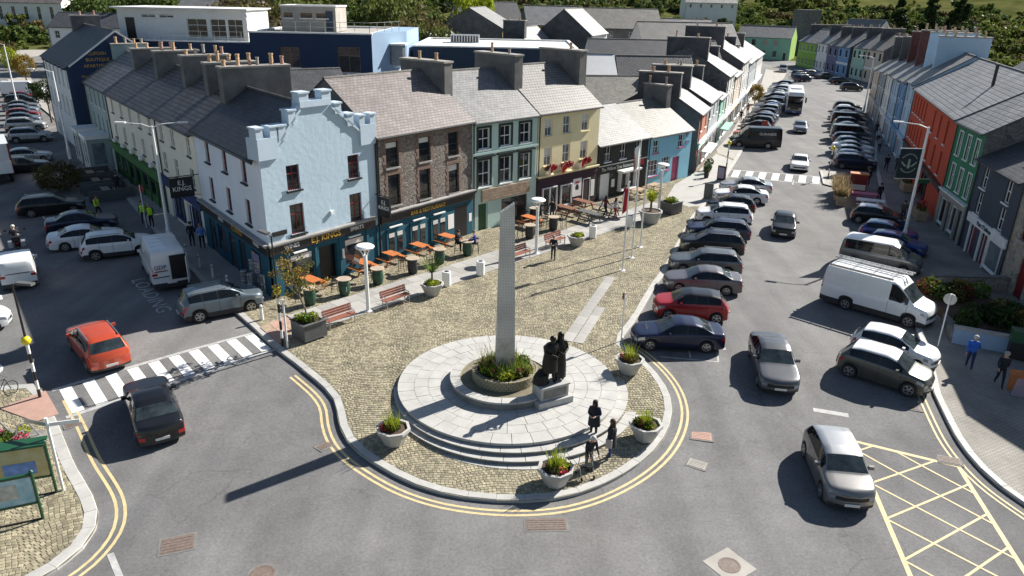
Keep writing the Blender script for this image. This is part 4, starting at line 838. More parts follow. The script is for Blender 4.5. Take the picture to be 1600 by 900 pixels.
for x in (2.25, 4.7): MB().box(x, -.02, .02, x + .6, -.003, 2.4).build('doorway', 'door_black', gr)
P = E1 + dR * 5.98
sb = house('shop', 'slate blue shop with white name board and dark red doors', P, AZR, 7.7, 9, 6.55, 9.0, 'w_slateblue', 'slate_dark', [(x, z, .95, 1.5) for x in (1.2, 5.3) for z in (4.75, 2.95)], [(1.55, .9, 2.2, 'door_red', 'sill_white'), (3.7, 1.05, 2.2, 'door_red', 'sill_white')], cat='shop', gable='w_slateblue', holes=[(5.0, .35, 2.2, 1.85)])
shopwin(sb, I4, 5.0, .35, 2.2, 1.85, 'sill_white', 1, glass='glass_light'); fascia(sb, I4, .6, 7.65, 2.25, 2.85, -.14, 'sill_white', None, 'name_board'); text("Matt O'Sullivan", .42, sb, T3(3.9, -.155, 2.55) @ UPX, 'w_slateblue'); [MB().box(a, -.1, 0, b, -.003, 2.25).build('pilaster', 'sill_white', sb) for a, b in ((3.4, 3.65), (4.78, 4.95), (1.3, 1.5))]
P = E1 - dF * 23.6
ow = [(x, z, .62, 1.75) for x in (1.2, 2.9, 4.6, 6.4, 8.2) for z in (6.0, 3.5)] + [(x, z, .7, 1.9) for x in (13.2, 16.3, 19.6) for z in (5.8, 3.3)]
og = house('townhouse', 'long bright orange townhouse with tall narrow dark windows', P, AZR2, 23.55, 10.5, 8.35, 11.4, 'w_orange', 'slate_tile', ow, [(11, 1.1, 2.3, 'door_black')], fr='frame_red', sill='sill_white', gable='w_paleblue', style='sash', holes=[(2, .5, 3, 1.9), (14, .5, 3, 1.9)])
for x in (2, 14): shopwin(og, I4, x, .5, 3, 1.9, 'black', 2)
fascia(og, I4, .2, 23.3, 2.5, 2.9, -.2, 'black', 'black')
MB().cyl((16.5, 3.2, 10.2), (16.5, 3.2, 11.9), .13, n=10).cyl((16.5, 3.2, 11.9), (16.5, 3.2, 12.05), .17, n=10).build('flue', 'dark_metal', og)
s_ = 23.6
for i, (w_, e, r, wm, rm, lab, cm_, ch) in enumerate([(6.2, 8.6, 11.6, 'w_paleblue', 'slate_grey', 'pale blue terraced shop beside the orange townhouse, broad white chimney wall', 'w_paleblue', 13.2), (6.0, 8.2, 11.2, 'w_blue', 'slate_grey2', 'mid blue terraced shop between pale blue neighbours across the street', 'w_paleblue', 13.4), (7.0, 7.9, 10.8, 'w_paleblue', 'slate_grey', 'pale blue terraced shop with dark brick chimney stacks', 'brick_dark', 13.4), (7.5, 7.8, 10.6, 'w_white', 'slate_grey2', 'white terraced shop with brick stack in the opposite row', 'brick_dark', 13.0), (8.5, 7.4, 10.2, 'w_grey', 'slate_grey', 'grey terraced shop towards the bend of the street', 'render_dark', 12.0), (9, 7.0, 9.8, 'w_beige', 'slate_moss', 'beige terraced house closing the opposite row before the bend', 'render_dark', 11.6)]):
    q = E1 - dF * (s_ + w_); n = 2 if w_ < 7 else 3
    h_ = house('terrace_shop', lab, q, AZR2, w_ - .03, 9.5, e, r, wm, rm, [(w_ * (j + .5) / n - .45, z, .9, 1.5) for j in range(n) for z in (e - 2.1, e - 4.3)], [(w_ * .42, 1, 2.2, 'door_black')], [(.35, 2, 7, .7, ch, 5, cm_)], gable=cm_ if cm_ != 'brick_dark' else 'render_grey', cat='shop', holes=[(.5, .5, w_ * .3, 1.8)]); shopwin(h_, I4, .5, .5, w_ * .3, 1.8, 'sill_white', 2); fascia(h_, I4, .1, w_ - .15, 2.5, 2.95, -.15, wm, wm); s_ += w_
# stone house at the edge with raised garden
q = E1 + dR * 13.75
sh_ = house('stone_house', 'warm rubble stone house with dark red window and door frames', q, AZR, 9.5, 9, 7.6, 10.2, 'stone_warm', 'slate_dark', [(1.2, 3.4, 1.1, 1.5), (6.5, 4.3, 1.1, 1.5), (5.4, 1.0, 1.2, 1.5)], [(2.2, 1.2, 2.5, 'door_red', 'frame_red')], [], fr='frame_red', sill='sill_stone', gable='stone_warm')
# ---------------------------------------------------------------- row on the near side of the far street
LA = 21.3; dL = dirv(LA); L0 = Vector((18.3, 74.2, 0)); s_ = 0.
for i, (w_, e, r, wm, rm, gb, D, lab, ch) in enumerate([
    (6.2, 5.9, 8.6, 'w_brick', 'slate_pale', 'render_dark', 9, 'brick upper storey shop with mint shopfront beside the sky blue cottage', 9.6),
    (9.0, 6.3, 8.8, 'w_grey', 'slate_pale', 'render_dark', 9, 'grey blue shop with tall dark windows after the brick shop', 9.8),
    (6.5, 5.6, 8.0, 'w_seagreen', 'slate_grey', 'render_dark', 9, 'turquoise shop with awning on the near side of the street', 9.2),
    (8.5, 7.7, 11.0, 'w_offwhite', 'slate_pale', 'stone_grey', 11, 'white fronted house with big dark stone gable towards the square', 12.0),
    (9, 6.9, 9.6, 'w_beige', 'slate_grey', 'render_dark', 10, 'beige shop beyond the big dark gable', 10.6),
    (12, 8.1, 11.6, 'w_offwhite', 'slate_pale', 'render_dark', 12, 'tall white house with dark rendered gable further down the street', 12.8),
    (14, 7.2, 10, 'w_grey', 'slate_grey', 'render_dark', 10, 'grey house before the bend on the near side', 11),
    (16, 7, 9.8, 'w_offwhite', 'slate_grey', 'render_dark', 10, 'white house at the bend on the near side', 11)]):
    q = L0 + dL * s_; n = max(2, round(w_ / 2.8))
    h_ = house('street_shop', lab, q, LA, w_ - .03, D, e, r, wm, rm, [(w_ * (j + .5) / n - .4, z, .8, 1.4) for j in range(n) for z in ((e - 2.0, e - 4.2) if e > 7.4 else (e - 1.9,))], [(w_ * .45, 1, 2.2, 'door_black')], [(.4, D * .25, D * .72, .75, ch, 2, 'render_dark')], gable=gb, cat='shop', fr='sill_white' if i != 1 else 'frame_dark', holes=[(.4, .4, w_ * .36, 1.9), (w_ * .66, .4, w_ * .28, 1.9)])
    for x, ww in ((.4, w_ * .36), (w_ * .66, w_ * .28)): shopwin(h_, I4, x, .4, ww, 1.9, 'sill_white', 2)
    fascia(h_, I4, .1, w_ - .15, 2.45, 2.95, -.18, ['w_mint', 'w_grey', 'w_seagreen', 'w_white', 'w_yellow', 'w_lightnavy', 'w_cream', 'w_white'][i], 'sill_white')
    if i in (2, 0): MB().box(.3, -1.1, 2.2, w_ - .3, -.19, 2.28).build('awning', 'w_seagreen' if i else 'white', h_, mx=Matrix.Rotation(.12, 4, 'X'))
    s_ += w_
# colourful row at the bend
cy = 213.
for i, (w_, e, wm, rm, lab) in enumerate([(13.5, 6.4, 'w_lime', 'slate_grey', 'lime green shop at the bend of the street'), (7, 6.8, 'w_white', 'slate_grey', 'white house between lime green and violet fronts at the bend'), (6, 6.6, 'w_violet', 'slate_moss', 'violet house at the bend of the street'), (6.5, 6.7, 'w_blue', 'slate_grey', 'strong blue house at the bend of the street'), (7, 6.9, 'w_mint', 'slate_grey', 'mint green house at the bend of the street'), (8, 7.0, 'w_beige', 'slate_moss', 'beige grey house at the bend with tall dark windows')]):
    n = max(2, round(w_ / 2.6))
    h_ = house('bend_house', lab, (77.3 + (i > 3) * .8, cy), 179, w_ - .03, 10, e, e + 3.2, wm, rm, [(w_ * (j + .5) / n - .5, z, 1.0, 1.6) for j in range(n) for z in (e - 2.3, .7)], [], [(.4, 2.5, 7.5, .8, e + 4.2, 3, 'render_dark')], gable='w_lime' if i == 0 else 'render_dark', fr='frame_dark' if i > 1 else 'sill_white', cat='house')
    fascia(h_, I4, .2, w_ - .2, 2.7, 3.2, -.12, 'sill_white' if i % 2 else wm); cy -= w_
h_ = house('bend_house', 'sea green house facing down the street at the bend', (66.5, 236), 118, 16, 10, 6.3, 9.3, 'w_seagreen', 'slate_grey', [(1.5 + j * 3.2, z, 1.1, 1.7) for j in range(4) for z in (3.9, .8)], [(14, 1, 2.2, 'door_black')], gable='w_lime', fr='frame_dark', cat='house')
# ---------------------------------------------------------------- buildings behind the terrace
def block(name, label, x0, y0, x1, y1, z0, z1, m, rm, az=0., wins=(), cop='sill_white', cat='building', fr='frame_brown'):
    t = thing(name, label, cat, (x0, y0, 0), 0); W, D = x1 - x0, y1 - y0
    panel(t, I4, W, z0, z1, [w_[:4] for w_ in wins], m)
    k = MB(); k.face([(0, 0, z0), (0, 0, z1), (0, D, z1), (0, D, z0)]); k.face([(W, 0, z1), (W, 0, z0), (W, D, z0), (W, D, z1)]); k.face([(0, D, z1), (W, D, z1), (W, D, z0), (0, D, z0)]); k.build('side_walls', m, t)
    k = MB(); k.box(.15, .15, z1 - .2, W - .15, D - .15, z1 - .05); k.build('flat_roof', rm, t)
    if cop: MB().box(-.1, -.1, z1, W + .1, .25, z1 + .14).box(-.1, D - .25, z1, W + .1, D + .1, z1 + .14).box(-.1, .251, z1, .25, D - .251, z1 + .14).box(W - .25, .251, z1, W + .1, D - .251, z1 + .14).build('coping', cop, t)
    for w_ in wins: window(t, I4, *w_[:4], fr=fr, sill='sill_white', style='cross')
    return t
def railing(par, pts, z, h=1.0, m='steel'):
    k = MB()
    for a, b in zip(pts, pts[1:]):
        n = max(1, round((Vector(b) - Vector(a)).length / 1.4))
        for q in (.5, 1.0): k.bar((*a, z + h * q), (*b, z + h * q), .035)
        for i in range(n + 1): p = Vector(a).lerp(Vector(b), i / n); k.bar((p.x, p.y, z), (p.x, p.y, z + h), .04)
    k.build('railing', m, par)
hb = block('apartment_block', 'navy flat roofed apartment block with roof terrace railing behind the pub', -26.3, 76, -14.3, 92, 0, 12.6, 'w_navy', 'concrete', wins=[(2.9, 9.4, 1.9, 1.9), (8.6, 9.0, 2.2, 2.4)])
k = MB(); k.face([(12.01, .0, 0), (14.6, 6, 0), (14.6, 6, 12.75), (12.01, .0, 12.75)]); k.face([(14.6, 6, 0), (14.6, 16, 0), (14.6, 16, 12.75), (14.6, 6, 12.75)]); k.face([(12.01, 0, 12.75), (14.6, 6, 12.75), (14.6, 16, 12.75), (12.01, 16, 12.75)]); k.build('bay_wall', 'w_lightnavy', hb)
for z in (6.9, 9.5): MB().box(13.4, 2.9, z, 14.6, 5.0, z + 2.0).build('oriel_window', 'glass_light', hb); MB().box(13.3, 2.8, z + 2.001, 14.9, 5.1, z + 2.15).build('oriel_roof', 'sill_white', hb)
railing(hb, [(.2, .3), (11.8, .3), (13.9, 5.5)], 12.7)
pb = block('roof_room', 'grey rendered stair room on the navy block roof terrace', -24.2, 80, -18.6, 85, 12.6, 15.0, 'concrete', 'roof_white', wins=[(.3, 1.3 + 12.6, .9, .5), (2.0, 13.9, 1.2, .5), (3.6, 13.9, 1.2, .5)]); MB().box(4.6, -.06, 12.7, 5.3, -.01, 14.6).build('door', 'w_corr', pb)
ha = block('apartment_block', 'lower navy apartment wing with white coping beside the roof terrace', -40.5, 84, -26.8, 98, 0, 11.1, 'w_navy', 'concrete', wins=[(5.6, 7.8, 1.2, 1.9), (9.6, 7.8, 1.6, 1.6)]); MB().box(-5, 6, 0, -.01, 14, 11.1).build('rear_wing', 'w_navy', ha)
railing(ha, [(.2, .3), (13.4, .3)], 11.2)
wp = block('penthouse', 'white flat roofed penthouse with big windows above the navy wing', -44.3, 86.5, -30, 94, 11.1, 14.2, 'w_white', 'roof_white', wins=[(7.6, 11.4, 2.2, 2.0), (10.2, 11.4, 1.7, 2.0), (12.1, 11.4, 1.7, 2.0), (2.6, 13.4, 1.6, .4), (4.6, 13.4, 1.6, .4)], fr='sill_white'); MB().box(.8, -.03, 11.2, 1.8, -.01, 13.4).build('door', 'frame_dark', wp)
MB().box(-.5, -.6, 14.36, 14.6, 8, 14.5).build('roof_overhang', 'roof_white', wp); MB().lathe([(.35, 0), (.3, .12), (.05, .16)], 14).build('satellite_dish', 'white', wp, mx=T3(14.1, 0, 13.8) @ Matrix.Rotation(rad(70), 4, 'X'))
sd = block('supermarket', 'navy clad shed with broad white flat roof behind the terrace', -11.3, 84, 6.6, 100, 0, 11.1, 'w_corr', 'roof_white')
for i in range(36): MB().box(i * .5, -.05, 0, i * .5 + .2, -.002, 11.0).build('cladding_rib', 'w_corr', sd)
ac = thing('air_conditioner', 'grey air conditioning unit on the white flat roof', 'air conditioner', (-8, 93, 11.05)); MB().box(0, 0, 0, 3.4, 2, .9).build('casing', 'steel', ac); k = MB(); [k.box(.1 + i * .33, -.04, .1, .3 + i * .33, -.002, .8) for i in range(10)]; k.build('grille', 'dark_metal', ac)
def cot(label, x, y, az, W, D, e, r, wm, rm, gb=None, ch=(), n=2, name='back_house'): return house(name, label, (x, y), az, W, D, e, r, wm, rm, [(W * (j + .5) / n - .45, e - 2.1, .9, 1.4) for j in range(n)], [], [(c[0], D * .3, D * .7, .8, c[1], 2, 'render_dark') for c in ch], gable=gb, cat='house')
cot('low hipped dark slate house right behind the stone pub ridge', -22, 62, 60, 9, 8, 7.2, 9.9, 'w_navy', 'slate_dark', 'w_navy')
cot('grey rendered house with its dark gable end behind the shed', -2.3, 121, 8, 14, 10.5, 11.6, 14.5, 'w_ochre', 'slate_pale', 'render_grey', n=3)
h_ = cot('house with bright pale slate roof and skylight behind the shed', 3.2, 106, 22, 9, 8, 8.8, 12.3, 'w_white', 'slate_pale', 'render_dark', [(.4, 13.2)]); MB().box(4, 1.2, 10.2, 5.6, 2.6, 10.55).build('skylight', 'glass_light', h_)
cot('dark gabled house with white front behind the white flat roof', 10.8, 114, 20, 10, 8.5, 11.3, 14.7, 'w_white', 'slate_pale', 'render_dark')
cot('grey slate roofed house beside the pale skylight roof', -9, 108, 20, 8, 8, 8.2, 11.3, 'render_grey', 'slate_grey', 'render_grey')
cot('small white outhouse with corrugated pale roof and green door', 7.2, 88, 85, 4.4, 5, 8.3, 10.2, 'w_white', 'roof_white', 'w_white')
cot('dark slate roof with skylight behind the restaurant', 12, 88, 88, 9, 8, 7.4, 10, 'render_grey', 'slate_dark', 'render_dark')
cot('low mossy slate roof right behind the yellow house', 4, 76, 80, 11, 9, 6.3, 8.6, 'render_grey', 'slate_moss', 'render_dark')
cot('long navy roofed store behind the terrace', 10, 104, 88, 18, 9, 8.6, 11, 'w_white', 'slate_dark', 'w_white', n=4)
cot('long brown roofed hall below the wooded hill', 12, 150, 88, 16, 12, 11, 14.4, 'render_grey', 'slate_moss', 'render_grey', n=4)
cot('white walled barn with long grey roof', 20, 124, 86, 16, 10, 9.8, 12.8, 'w_white', 'slate_grey2', 'w_white', n=4)
cot('pale roofed bungalow in front of the wooded hill', 24, 165, 88, 18, 9, 9.5, 12.4, 'w_white', 'slate_grey', 'w_white', n=5)
cot('blue grey roofed house below the hill', 2, 160, 80, 12, 9, 11, 14.5, 'w_ochre', 'slate_tile', 'stone_grey')
cot('grey roofed house beside the ochre gable', -12, 165, 70, 14, 9, 11.5, 15, 'w_beige', 'slate_dark', 'stone_grey')
cot('low shop roof behind the opposite terrace', 57, 92, 185, 14, 12, 8, 12.2, 'w_white', 'slate_pale', 'w_white', [(3, 13.2)])
cot('pale hipped house beyond the bend', 92, 225, 150, 12, 9, 8, 12, 'w_white', 'slate_grey', 'w_white')
cot('white bungalow among the hillside bushes', 70, 330, 88, 22, 9, 15.2, 18.5, 'w_white', 'slate_grey', 'w_white', n=5)
cot('white house with orange gable beyond the penthouse', -66, 150, 88, 16, 10, 11.5, 14.5, 'w_ochre', 'slate_grey', 'w_ochre')
cot('white terrace beyond the navy gable', -92, 152, 88, 20, 10, 9, 11.5, 'w_white', 'slate_dark', 'w_white', n=6)
ch_ = house('chapel', 'tall white public building with long narrow windows across the far square', (-176, 262), 82, 22, 16, 11, 15, 'w_white', 'slate_purple', [(2 + i * 4, z, 1.1, h_) for i in range(5) for z, h_ in ((5.6, 4.2), (1.0, 2.6))], [], [], gable='w_white', cat='building')
bp_ = house('public_building', 'white porch building at the edge of the far square', (-196, 262), 86, 17, 14, 9, 12, 'w_white', 'slate_purple', [(2 + i * 4, 1.2, 1.2, 4) for i in range(4)], [(14, 1.4, 2.6, 'door_black')], [], gable='w_grey', cat='building')
# ---------------------------------------------------------------- vehicles
for n_, c_, m_ in [('p_black', (.008, .008, .009), .2), ('p_navy', (.008, .014, .045), .3), ('p_white', (.72, .73, .73), 0), ('p_silver', (.42, .43, .44), .55), ('p_grey', (.12, .125, .13), .5), ('p_mauve', (.16, .145, .15), .5), ('p_red', (.34, .012, .015), .15), ('p_orange', (.50, .07, .025), .2),
                   ('p_blue', (.012, .035, .22), .2), ('p_bluegrey', (.15, .19, .22), .45), ('p_olive', (.075, .078, .07), .4), ('p_steel', (.20, .23, .28), .5), ('p_beige', (.33, .30, .25), .4), ('p_skyblue', (.16, .25, .36), .4), ('p_darkred', (.16, .01, .012), .2), ('p_oyster', (.22, .215, .21), .5)]: paint(n_, c_, m_)
mat('grille', (.012, .012, .013), .5, var=.2, scale=30); mat('plastic', (.03, .03, .032), .7)
CARS = dict(   # L, W, H, profile of the centre line, belt line, windscreen, side glass, rear glass, wheels
    hatch=dict(L=4.05, W=1.76, top=[(0, .68), (.05, .82), (.2, .88), (1.0, 1.0), (1.78, 1.40), (2.2, 1.48), (3.0, 1.46), (3.5, 1.36), (3.86, 1.0), (3.97, .9), (4.05, .62)], belt=[(0, .76), (.3, .83), (1.0, .93), (3.6, 1.0), (4.05, .88)], ws=(1.08, 1.78), sg=(1.3, 3.5, 2.25), rg=(3.46, 3.86), wh=(.78, 3.33), r=.31),
    crossover=dict(L=4.15, W=1.78, top=[(0, .74), (.05, .90), (.2, .97), (.95, 1.08), (1.6, 1.48), (2.0, 1.58), (3.1, 1.55), (3.6, 1.45), (3.96, 1.08), (4.07, .96), (4.15, .7)], belt=[(0, .84), (.3, .92), (.95, 1.0), (3.7, 1.1), (4.15, .95)], ws=(1.02, 1.6), sg=(1.25, 3.6, 2.2), rg=(3.56, 3.96), wh=(.82, 3.42), r=.34),
    suv=dict(L=4.45, W=1.84, top=[(0, .78), (.05, .94), (.2, 1.02), (1.05, 1.13), (1.75, 1.55), (2.2, 1.66), (3.5, 1.63), (3.95, 1.54), (4.28, 1.12), (4.38, 1.0), (4.45, .7)], belt=[(0, .88), (.3, .97), (1.05, 1.06), (4.0, 1.13), (4.45, .98)], ws=(1.12, 1.75), sg=(1.35, 4.0, 2.45), rg=(3.92, 4.28), wh=(.86, 3.55), r=.35, rails=True),
    saloon=dict(L=4.75, W=1.82, top=[(0, .64), (.05, .76), (.25, .83), (1.3, .96), (2.05, 1.38), (2.5, 1.46), (3.1, 1.43), (3.5, 1.32), (4.0, 1.06), (4.62, 1.02), (4.7, .92), (4.75, .6)], belt=[(0, .72), (.3, .79), (1.3, .90), (3.9, .98), (4.75, .88)], ws=(1.38, 2.05), sg=(1.6, 3.85, 2.65), rg=(3.44, 3.98), wh=(.88, 3.68), r=.32),
    estate=dict(L=4.75, W=1.84, top=[(0, .66), (.05, .80), (.25, .87), (1.3, 1.0), (2.0, 1.41), (2.45, 1.50), (3.8, 1.46), (4.2, 1.38), (4.58, 1.02), (4.68, .92), (4.75, .62)], belt=[(0, .75), (.3, .83), (1.3, .95), (4.3, 1.03), (4.75, .9)], ws=(1.38, 2.0), sg=(1.6, 4.25, 2.6), rg=(4.18, 4.58), wh=(.9, 3.7), r=.33, rails=True),
    minibus=dict(L=5.0, W=1.92, top=[(0, .75), (.05, .95), (.25, 1.08), (.85, 1.2), (1.45, 1.8), (1.8, 1.95), (4.6, 1.93), (4.85, 1.86), (4.95, 1.6), (5.0, .8)], belt=[(0, .85), (.3, 1.0), (.85, 1.12), (5.0, 1.15)], ws=(.92, 1.45), sg=(1.15, 4.7, 1.95), rg=None, caprg=True, wh=(.95, 4.0), r=.34),
    smallvan=dict(L=4.4, W=1.8, top=[(0, .68), (.05, .85), (.2, .95), (1.0, 1.1), (1.65, 1.62), (2.0, 1.8), (4.1, 1.82), (4.32, 1.76), (4.38, 1.5), (4.4, .8)], belt=[(0, .76), (.3, .88), (1.0, 1.02), (4.4, 1.06)], ws=(1.08, 1.65), sg=(1.3, 2.2, None), rg=None, caprg=True, wh=(.85, 3.55), r=.32),
    van=dict(L=5.9, W=2.04, top=[(0, .8), (.05, 1.05), (.2, 1.15), (.85, 1.32), (1.5, 2.05), (1.95, 2.45), (5.6, 2.5), (5.82, 2.44), (5.88, 2.0), (5.9, .9)], belt=[(0, .9), (.3, 1.08), (.85, 1.24), (5.9, 1.26)], ws=(.92, 1.62), sg=(1.15, 2.15, None), rg=None, wh=(.98, 4.35), r=.36),
    longvan=dict(L=5.95, W=2.02, top=[(0, .8), (.05, 1.05), (.25, 1.16), (.9, 1.3), (1.5, 1.95), (1.95, 2.36), (5.65, 2.4), (5.85, 2.34), (5.92, 1.9), (5.95, .9)], belt=[(0, .9), (.3, 1.08), (.9, 1.22), (5.95, 1.24)], ws=(.97, 1.6), sg=(1.2, 2.2, None), rg=None, wh=(1.0, 4.4), r=.36))
def car_hull(kind):
    c = CARS[kind]; L, hw = c['L'], c['W'] / 2
    fx = np.linspace(0, L, 600); ft = np.interp(fx, *zip(*c['top'])); fb = np.interp(fx, *zip(*c['belt']))
    sg = .045 / (L / 600); kk = np.exp(-.5 * (np.arange(-40, 41) / sg) ** 2); kk /= kk.sum()
    def sm(a): return np.convolve(np.concatenate([np.full(40, a[0]), a, np.full(40, a[-1])]), kk, 'valid')
    fts, fbs = sm(ft), sm(fb); w0, w1 = c['wh']; ra = c['r'] + .055
    xs = set(np.round(np.concatenate([np.linspace(0, .3, 6), np.linspace(.3, L - .3, 40), np.linspace(L - .3, L, 8), [w0 + ra * math.cos(t) for t in np.linspace(0, math.pi, 11)], [w1 + ra * math.cos(t) for t in np.linspace(0, math.pi, 11)]]), 3))
    marks = list(c['ws']) + [v for v in c['sg'] if v] + list(c['rg'] or [])
    if c['sg'][2]: marks += [c['sg'][2] + .09, c['sg'][1] - .75, c['sg'][1] - .68]
    for m_ in marks: xs = {x for x in xs if abs(x - m_) > .02} | {round(m_, 3)}
    xs = sorted(xs); N = len(xs)
    box = kind in ('van', 'longvan', 'minibus', 'smallvan'); NJ = 11
    pts = np.zeros((N, NJ, 3))
    for i, x in enumerate(xs):
        zc = np.interp(x, fx, fts); zb = min(np.interp(x, fx, fbs), zc - .03)
        a = max(0, (.75 - x) / .75); b = max(0, (x - (L - .55)) / .55); pw = hw * (1 - .1 * a ** 2 - (.03 if box else .075) * b ** 2)
        zl = .21 + .05 * a ** 3 + .07 * b ** 2
        for wx in (w0, w1):
            d = abs(x - wx)
            if d < ra: zl = max(zl, c['r'] + math.sqrt(max(0, ra * ra - d * d)) * .98)
        gh = zc - zb; k = min(1, max(0, (gh - .04) / .34)); tum = (.075 if box else .205)
        wr = pw * (.90 - (tum - .05) * k); zr = zb + gh * (.93 if box else .9 - .1 * (1 - k)); bw = pw * .965
        zs = max(zl + .02, zb - .2); zm = zl + (zs - zl) * .4
        P = [(pw * .975, zl), (pw * 1.0, zm), (pw * 1.0, zs), (pw * .99, zb - .045 if zb - .045 > zs else zs + .01), (bw, max(zb, zs + .02))]
        for t in (.07, .5, .93): P.append((bw + (wr - bw) * t ** (1.15), P[4][1] + (zr - P[4][1]) * t))
        P += [(wr - .03, zr + (zc - zr) * .35), (wr * .62, zr + (zc - zr) * .85), (0, zc)]
        bow = .24 * max(0, 1 - x / 1.1) ** 1.5 if not box else .16 * max(0, 1 - x / .9) ** 1.5
        bor = (.16 if not box else .03) * max(0, 1 - (L - x) / .8) ** 1.5
        for j, (y, z) in enumerate(P): u = (y / pw) ** 2; pts[i, j] = (y, L / 2 - (x + bow * u - bor * u), z)
    parts = {}
    def add(part, quad):
        v, f = parts.setdefault(part, ([], [])); idx = []
        for q in quad:
            v.append(tuple(q)); idx.append(len(v) - 1)
        f.append(idx)
    s0, s1, sB = c['sg']; ws = c['ws']; rg = c['rg']
    for i in range(N - 1):
        xm = (xs[i] + xs[i + 1]) / 2; gh = (pts[i, 10, 2] - pts[i, 4, 2] + pts[i + 1, 10, 2] - pts[i + 1, 4, 2]) / 2
        for j in range(NJ - 1):
            for s_ in (1, -1):
                part = 'body'
                sd = 'L' if s_ < 0 else 'R'
                if j in (5, 6) and s0 < xm < s1 and gh > .17:
                    pil = sB and (sB < xm < sB + .09 or s1 - .75 < xm < s1 - .68)
                    part = 'pillar' if pil else 'side' + sd
                elif j >= 8 and ws[0] < xm < ws[1]: part = 'ws'
                elif j >= 8 and rg and rg[0] < xm < rg[1]: part = 'rg'
                elif j in (2,) and .04 < xm < (.5 if not box else .42) : part = 'head' + sd
                elif j == 2 and xm > L - (.30 if not box else .08) or (box and j in (2, 5) and xm > L - .09): part = 'tail' + sd
                elif j == 0 and (kind in ('suv', 'van', 'longvan')): part = 'trim'
                q = [pts[i, j], pts[i, j + 1], pts[i + 1, j + 1], pts[i + 1, j]]
                q = [(p[0] * s_, p[1], p[2]) for p in q]
                add(part, q if s_ < 0 else q[::-1])
    cols = [-1, -.72, -.34, .34, .72, 1]
    for i, front in ((0, True), (N - 1, False)):
        for j in range(NJ - 2):
            for a, b in zip(cols, cols[1:]):
                zz = (pts[i, j, 2] + pts[i, j + 1, 2]) / 2; part = 'body'; out_ = max(abs(a), abs(b)) > .9; mid = max(abs(a), abs(b)) < .4
                if front:
                    if j == 2 and out_: part = 'head' + ('L' if a < 0 else 'R')
                    elif j == 2 and not out_: part = 'grille'
                    elif j == 0: part = 'grille' if abs(a + b) / 2 < .6 else 'trim'
                else:
                    if j == 2 and out_: part = 'tail' + ('L' if a < 0 else 'R')
                    elif j == 0: part = 'trim'
                    elif box and c.get('caprg') and j in (5, 6) and not out_: part = 'rg'
                q = [(pts[i, j, 0] * a, j), (pts[i, j, 0] * b, j), (pts[i, j + 1, 0] * b, j + 1), (pts[i, j + 1, 0] * a, j + 1)]
                def pos(y, jj):
                    u = (y / pts[i, jj, 0]) ** 2 if pts[i, jj, 0] > 1e-6 else 0; y_edge = pts[i, jj, 1]
                    yc = pts[i, 10, 1]; return (y, yc + (y_edge - yc) * u, pts[i, jj, 2])
                qq = [pos(y, jj) for y, jj in q]
                add(part, qq[::-1] if front else qq)
    return parts, c, pts
HULLS = {}
def weld(v, f, mats, name):
    me = bpy.data.meshes.new(name); bm = bmesh.new(); vs = [bm.verts.new(p) for p in v]
    for q in f:
        try: bm.faces.new([vs[i] for i in q])
        except Exception: pass
    bmesh.ops.remove_doubles(bm, verts=bm.verts[:], dist=.0008); bmesh.ops.dissolve_degenerate(bm, dist=.0005, edges=bm.edges[:]); bmesh.ops.recalc_face_normals(bm, faces=bm.faces[:]) if name == 'x' else None
    bm.to_mesh(me); bm.free(); me.materials.append(M[mats]); sharp(me, 42); return me
def wheel_mesh(r, w=.2):
    t = MB(); t.lathe([(r * .62, -w / 2), (r * .93, -w / 2), (r, -w / 2 + .035), (r, w / 2 - .035), (r * .93, w / 2), (r * .62, w / 2)], 22, cap=False)
    for z_ in (-w / 2 + .05,): t.lathe([(r * .63, z_), (.01, z_)], 22, cap=False)
    q = MB()
    for k in range(5):
        a = 2 * math.pi * k / 5; q.bar((0, 0, w / 2 - .015), (r * .62 * math.cos(a), r * .62 * math.sin(a), w / 2 - .025), .075, .03)
    q.lathe([(r * .66, w / 2 - .03), (r * .66, w / 2 + .004), (r * .56, w / 2 + .004), (r * .56, w / 2 - .03)], 20, cap=False); q.lathe([(.07, w / 2 - .02), (.06, w / 2 + .006), (.01, w / 2 + .008)], 8)
    a, b = t.mesh('wheel', 'rubber'), q.mesh('rim', 'rim'); sharp(a, 40); return a, b
PARTM = dict(ws='screen_glass', rg='screen_glass', sideL='car_glass', sideR='car_glass', pillar='black', headL='head_light', headR='head_light', tailL='red_light', tailR='red_light', grille='grille', trim='plastic')
PARTN = dict(body='body', ws='windscreen', rg='rear_window', sideL='side_window', sideR='side_window', pillar='window_pillar', headL='headlight', headR='headlight', tailL='tail_light', tailR='tail_light', grille='grille', trim='bumper_trim')
MESHC = {}
def car_parts(kind):
    if kind in HULLS: return HULLS[kind]
    parts, c, pts = car_hull(kind); L, hw, r = c['L'], c['W'] / 2, c['r']; out = {}
    for k_, (v, f) in parts.items(): out[k_] = (v, f)
    wt, rm = wheel_mesh(r)
    ex = {}
    ex['chassis'] = MB().box(-hw * .82, -L / 2 + .25, .2, hw * .82, L / 2 - .3, .62).mesh('chassis', 'black')
    zb = np.interp(c['ws'][0] + .25, *zip(*c['belt'])); my = L / 2 - c['ws'][0] - .42
    mm = MB(); mm.box(0, -.07, 0, .19, .05, .14); mm.bar((-.06, 0, .02), (.02, 0, .05), .05)
    ex['mirror'] = (mm, (hw * .96, my, zb + .02))
    ex['plate_f'] = (0, L / 2 + .005, .42 if kind not in ('van', 'longvan') else .5); ex['plate_r'] = (0, -L / 2 - .008, .58 if kind in ('van', 'longvan', 'smallvan', 'minibus') else .5)
    HULLS[kind] = (out, ex, c, (wt, rm)); return HULLS[kind]
def cm(key, fn):
    if key not in MESHC: MESHC[key] = fn()
    return MESHC[key]
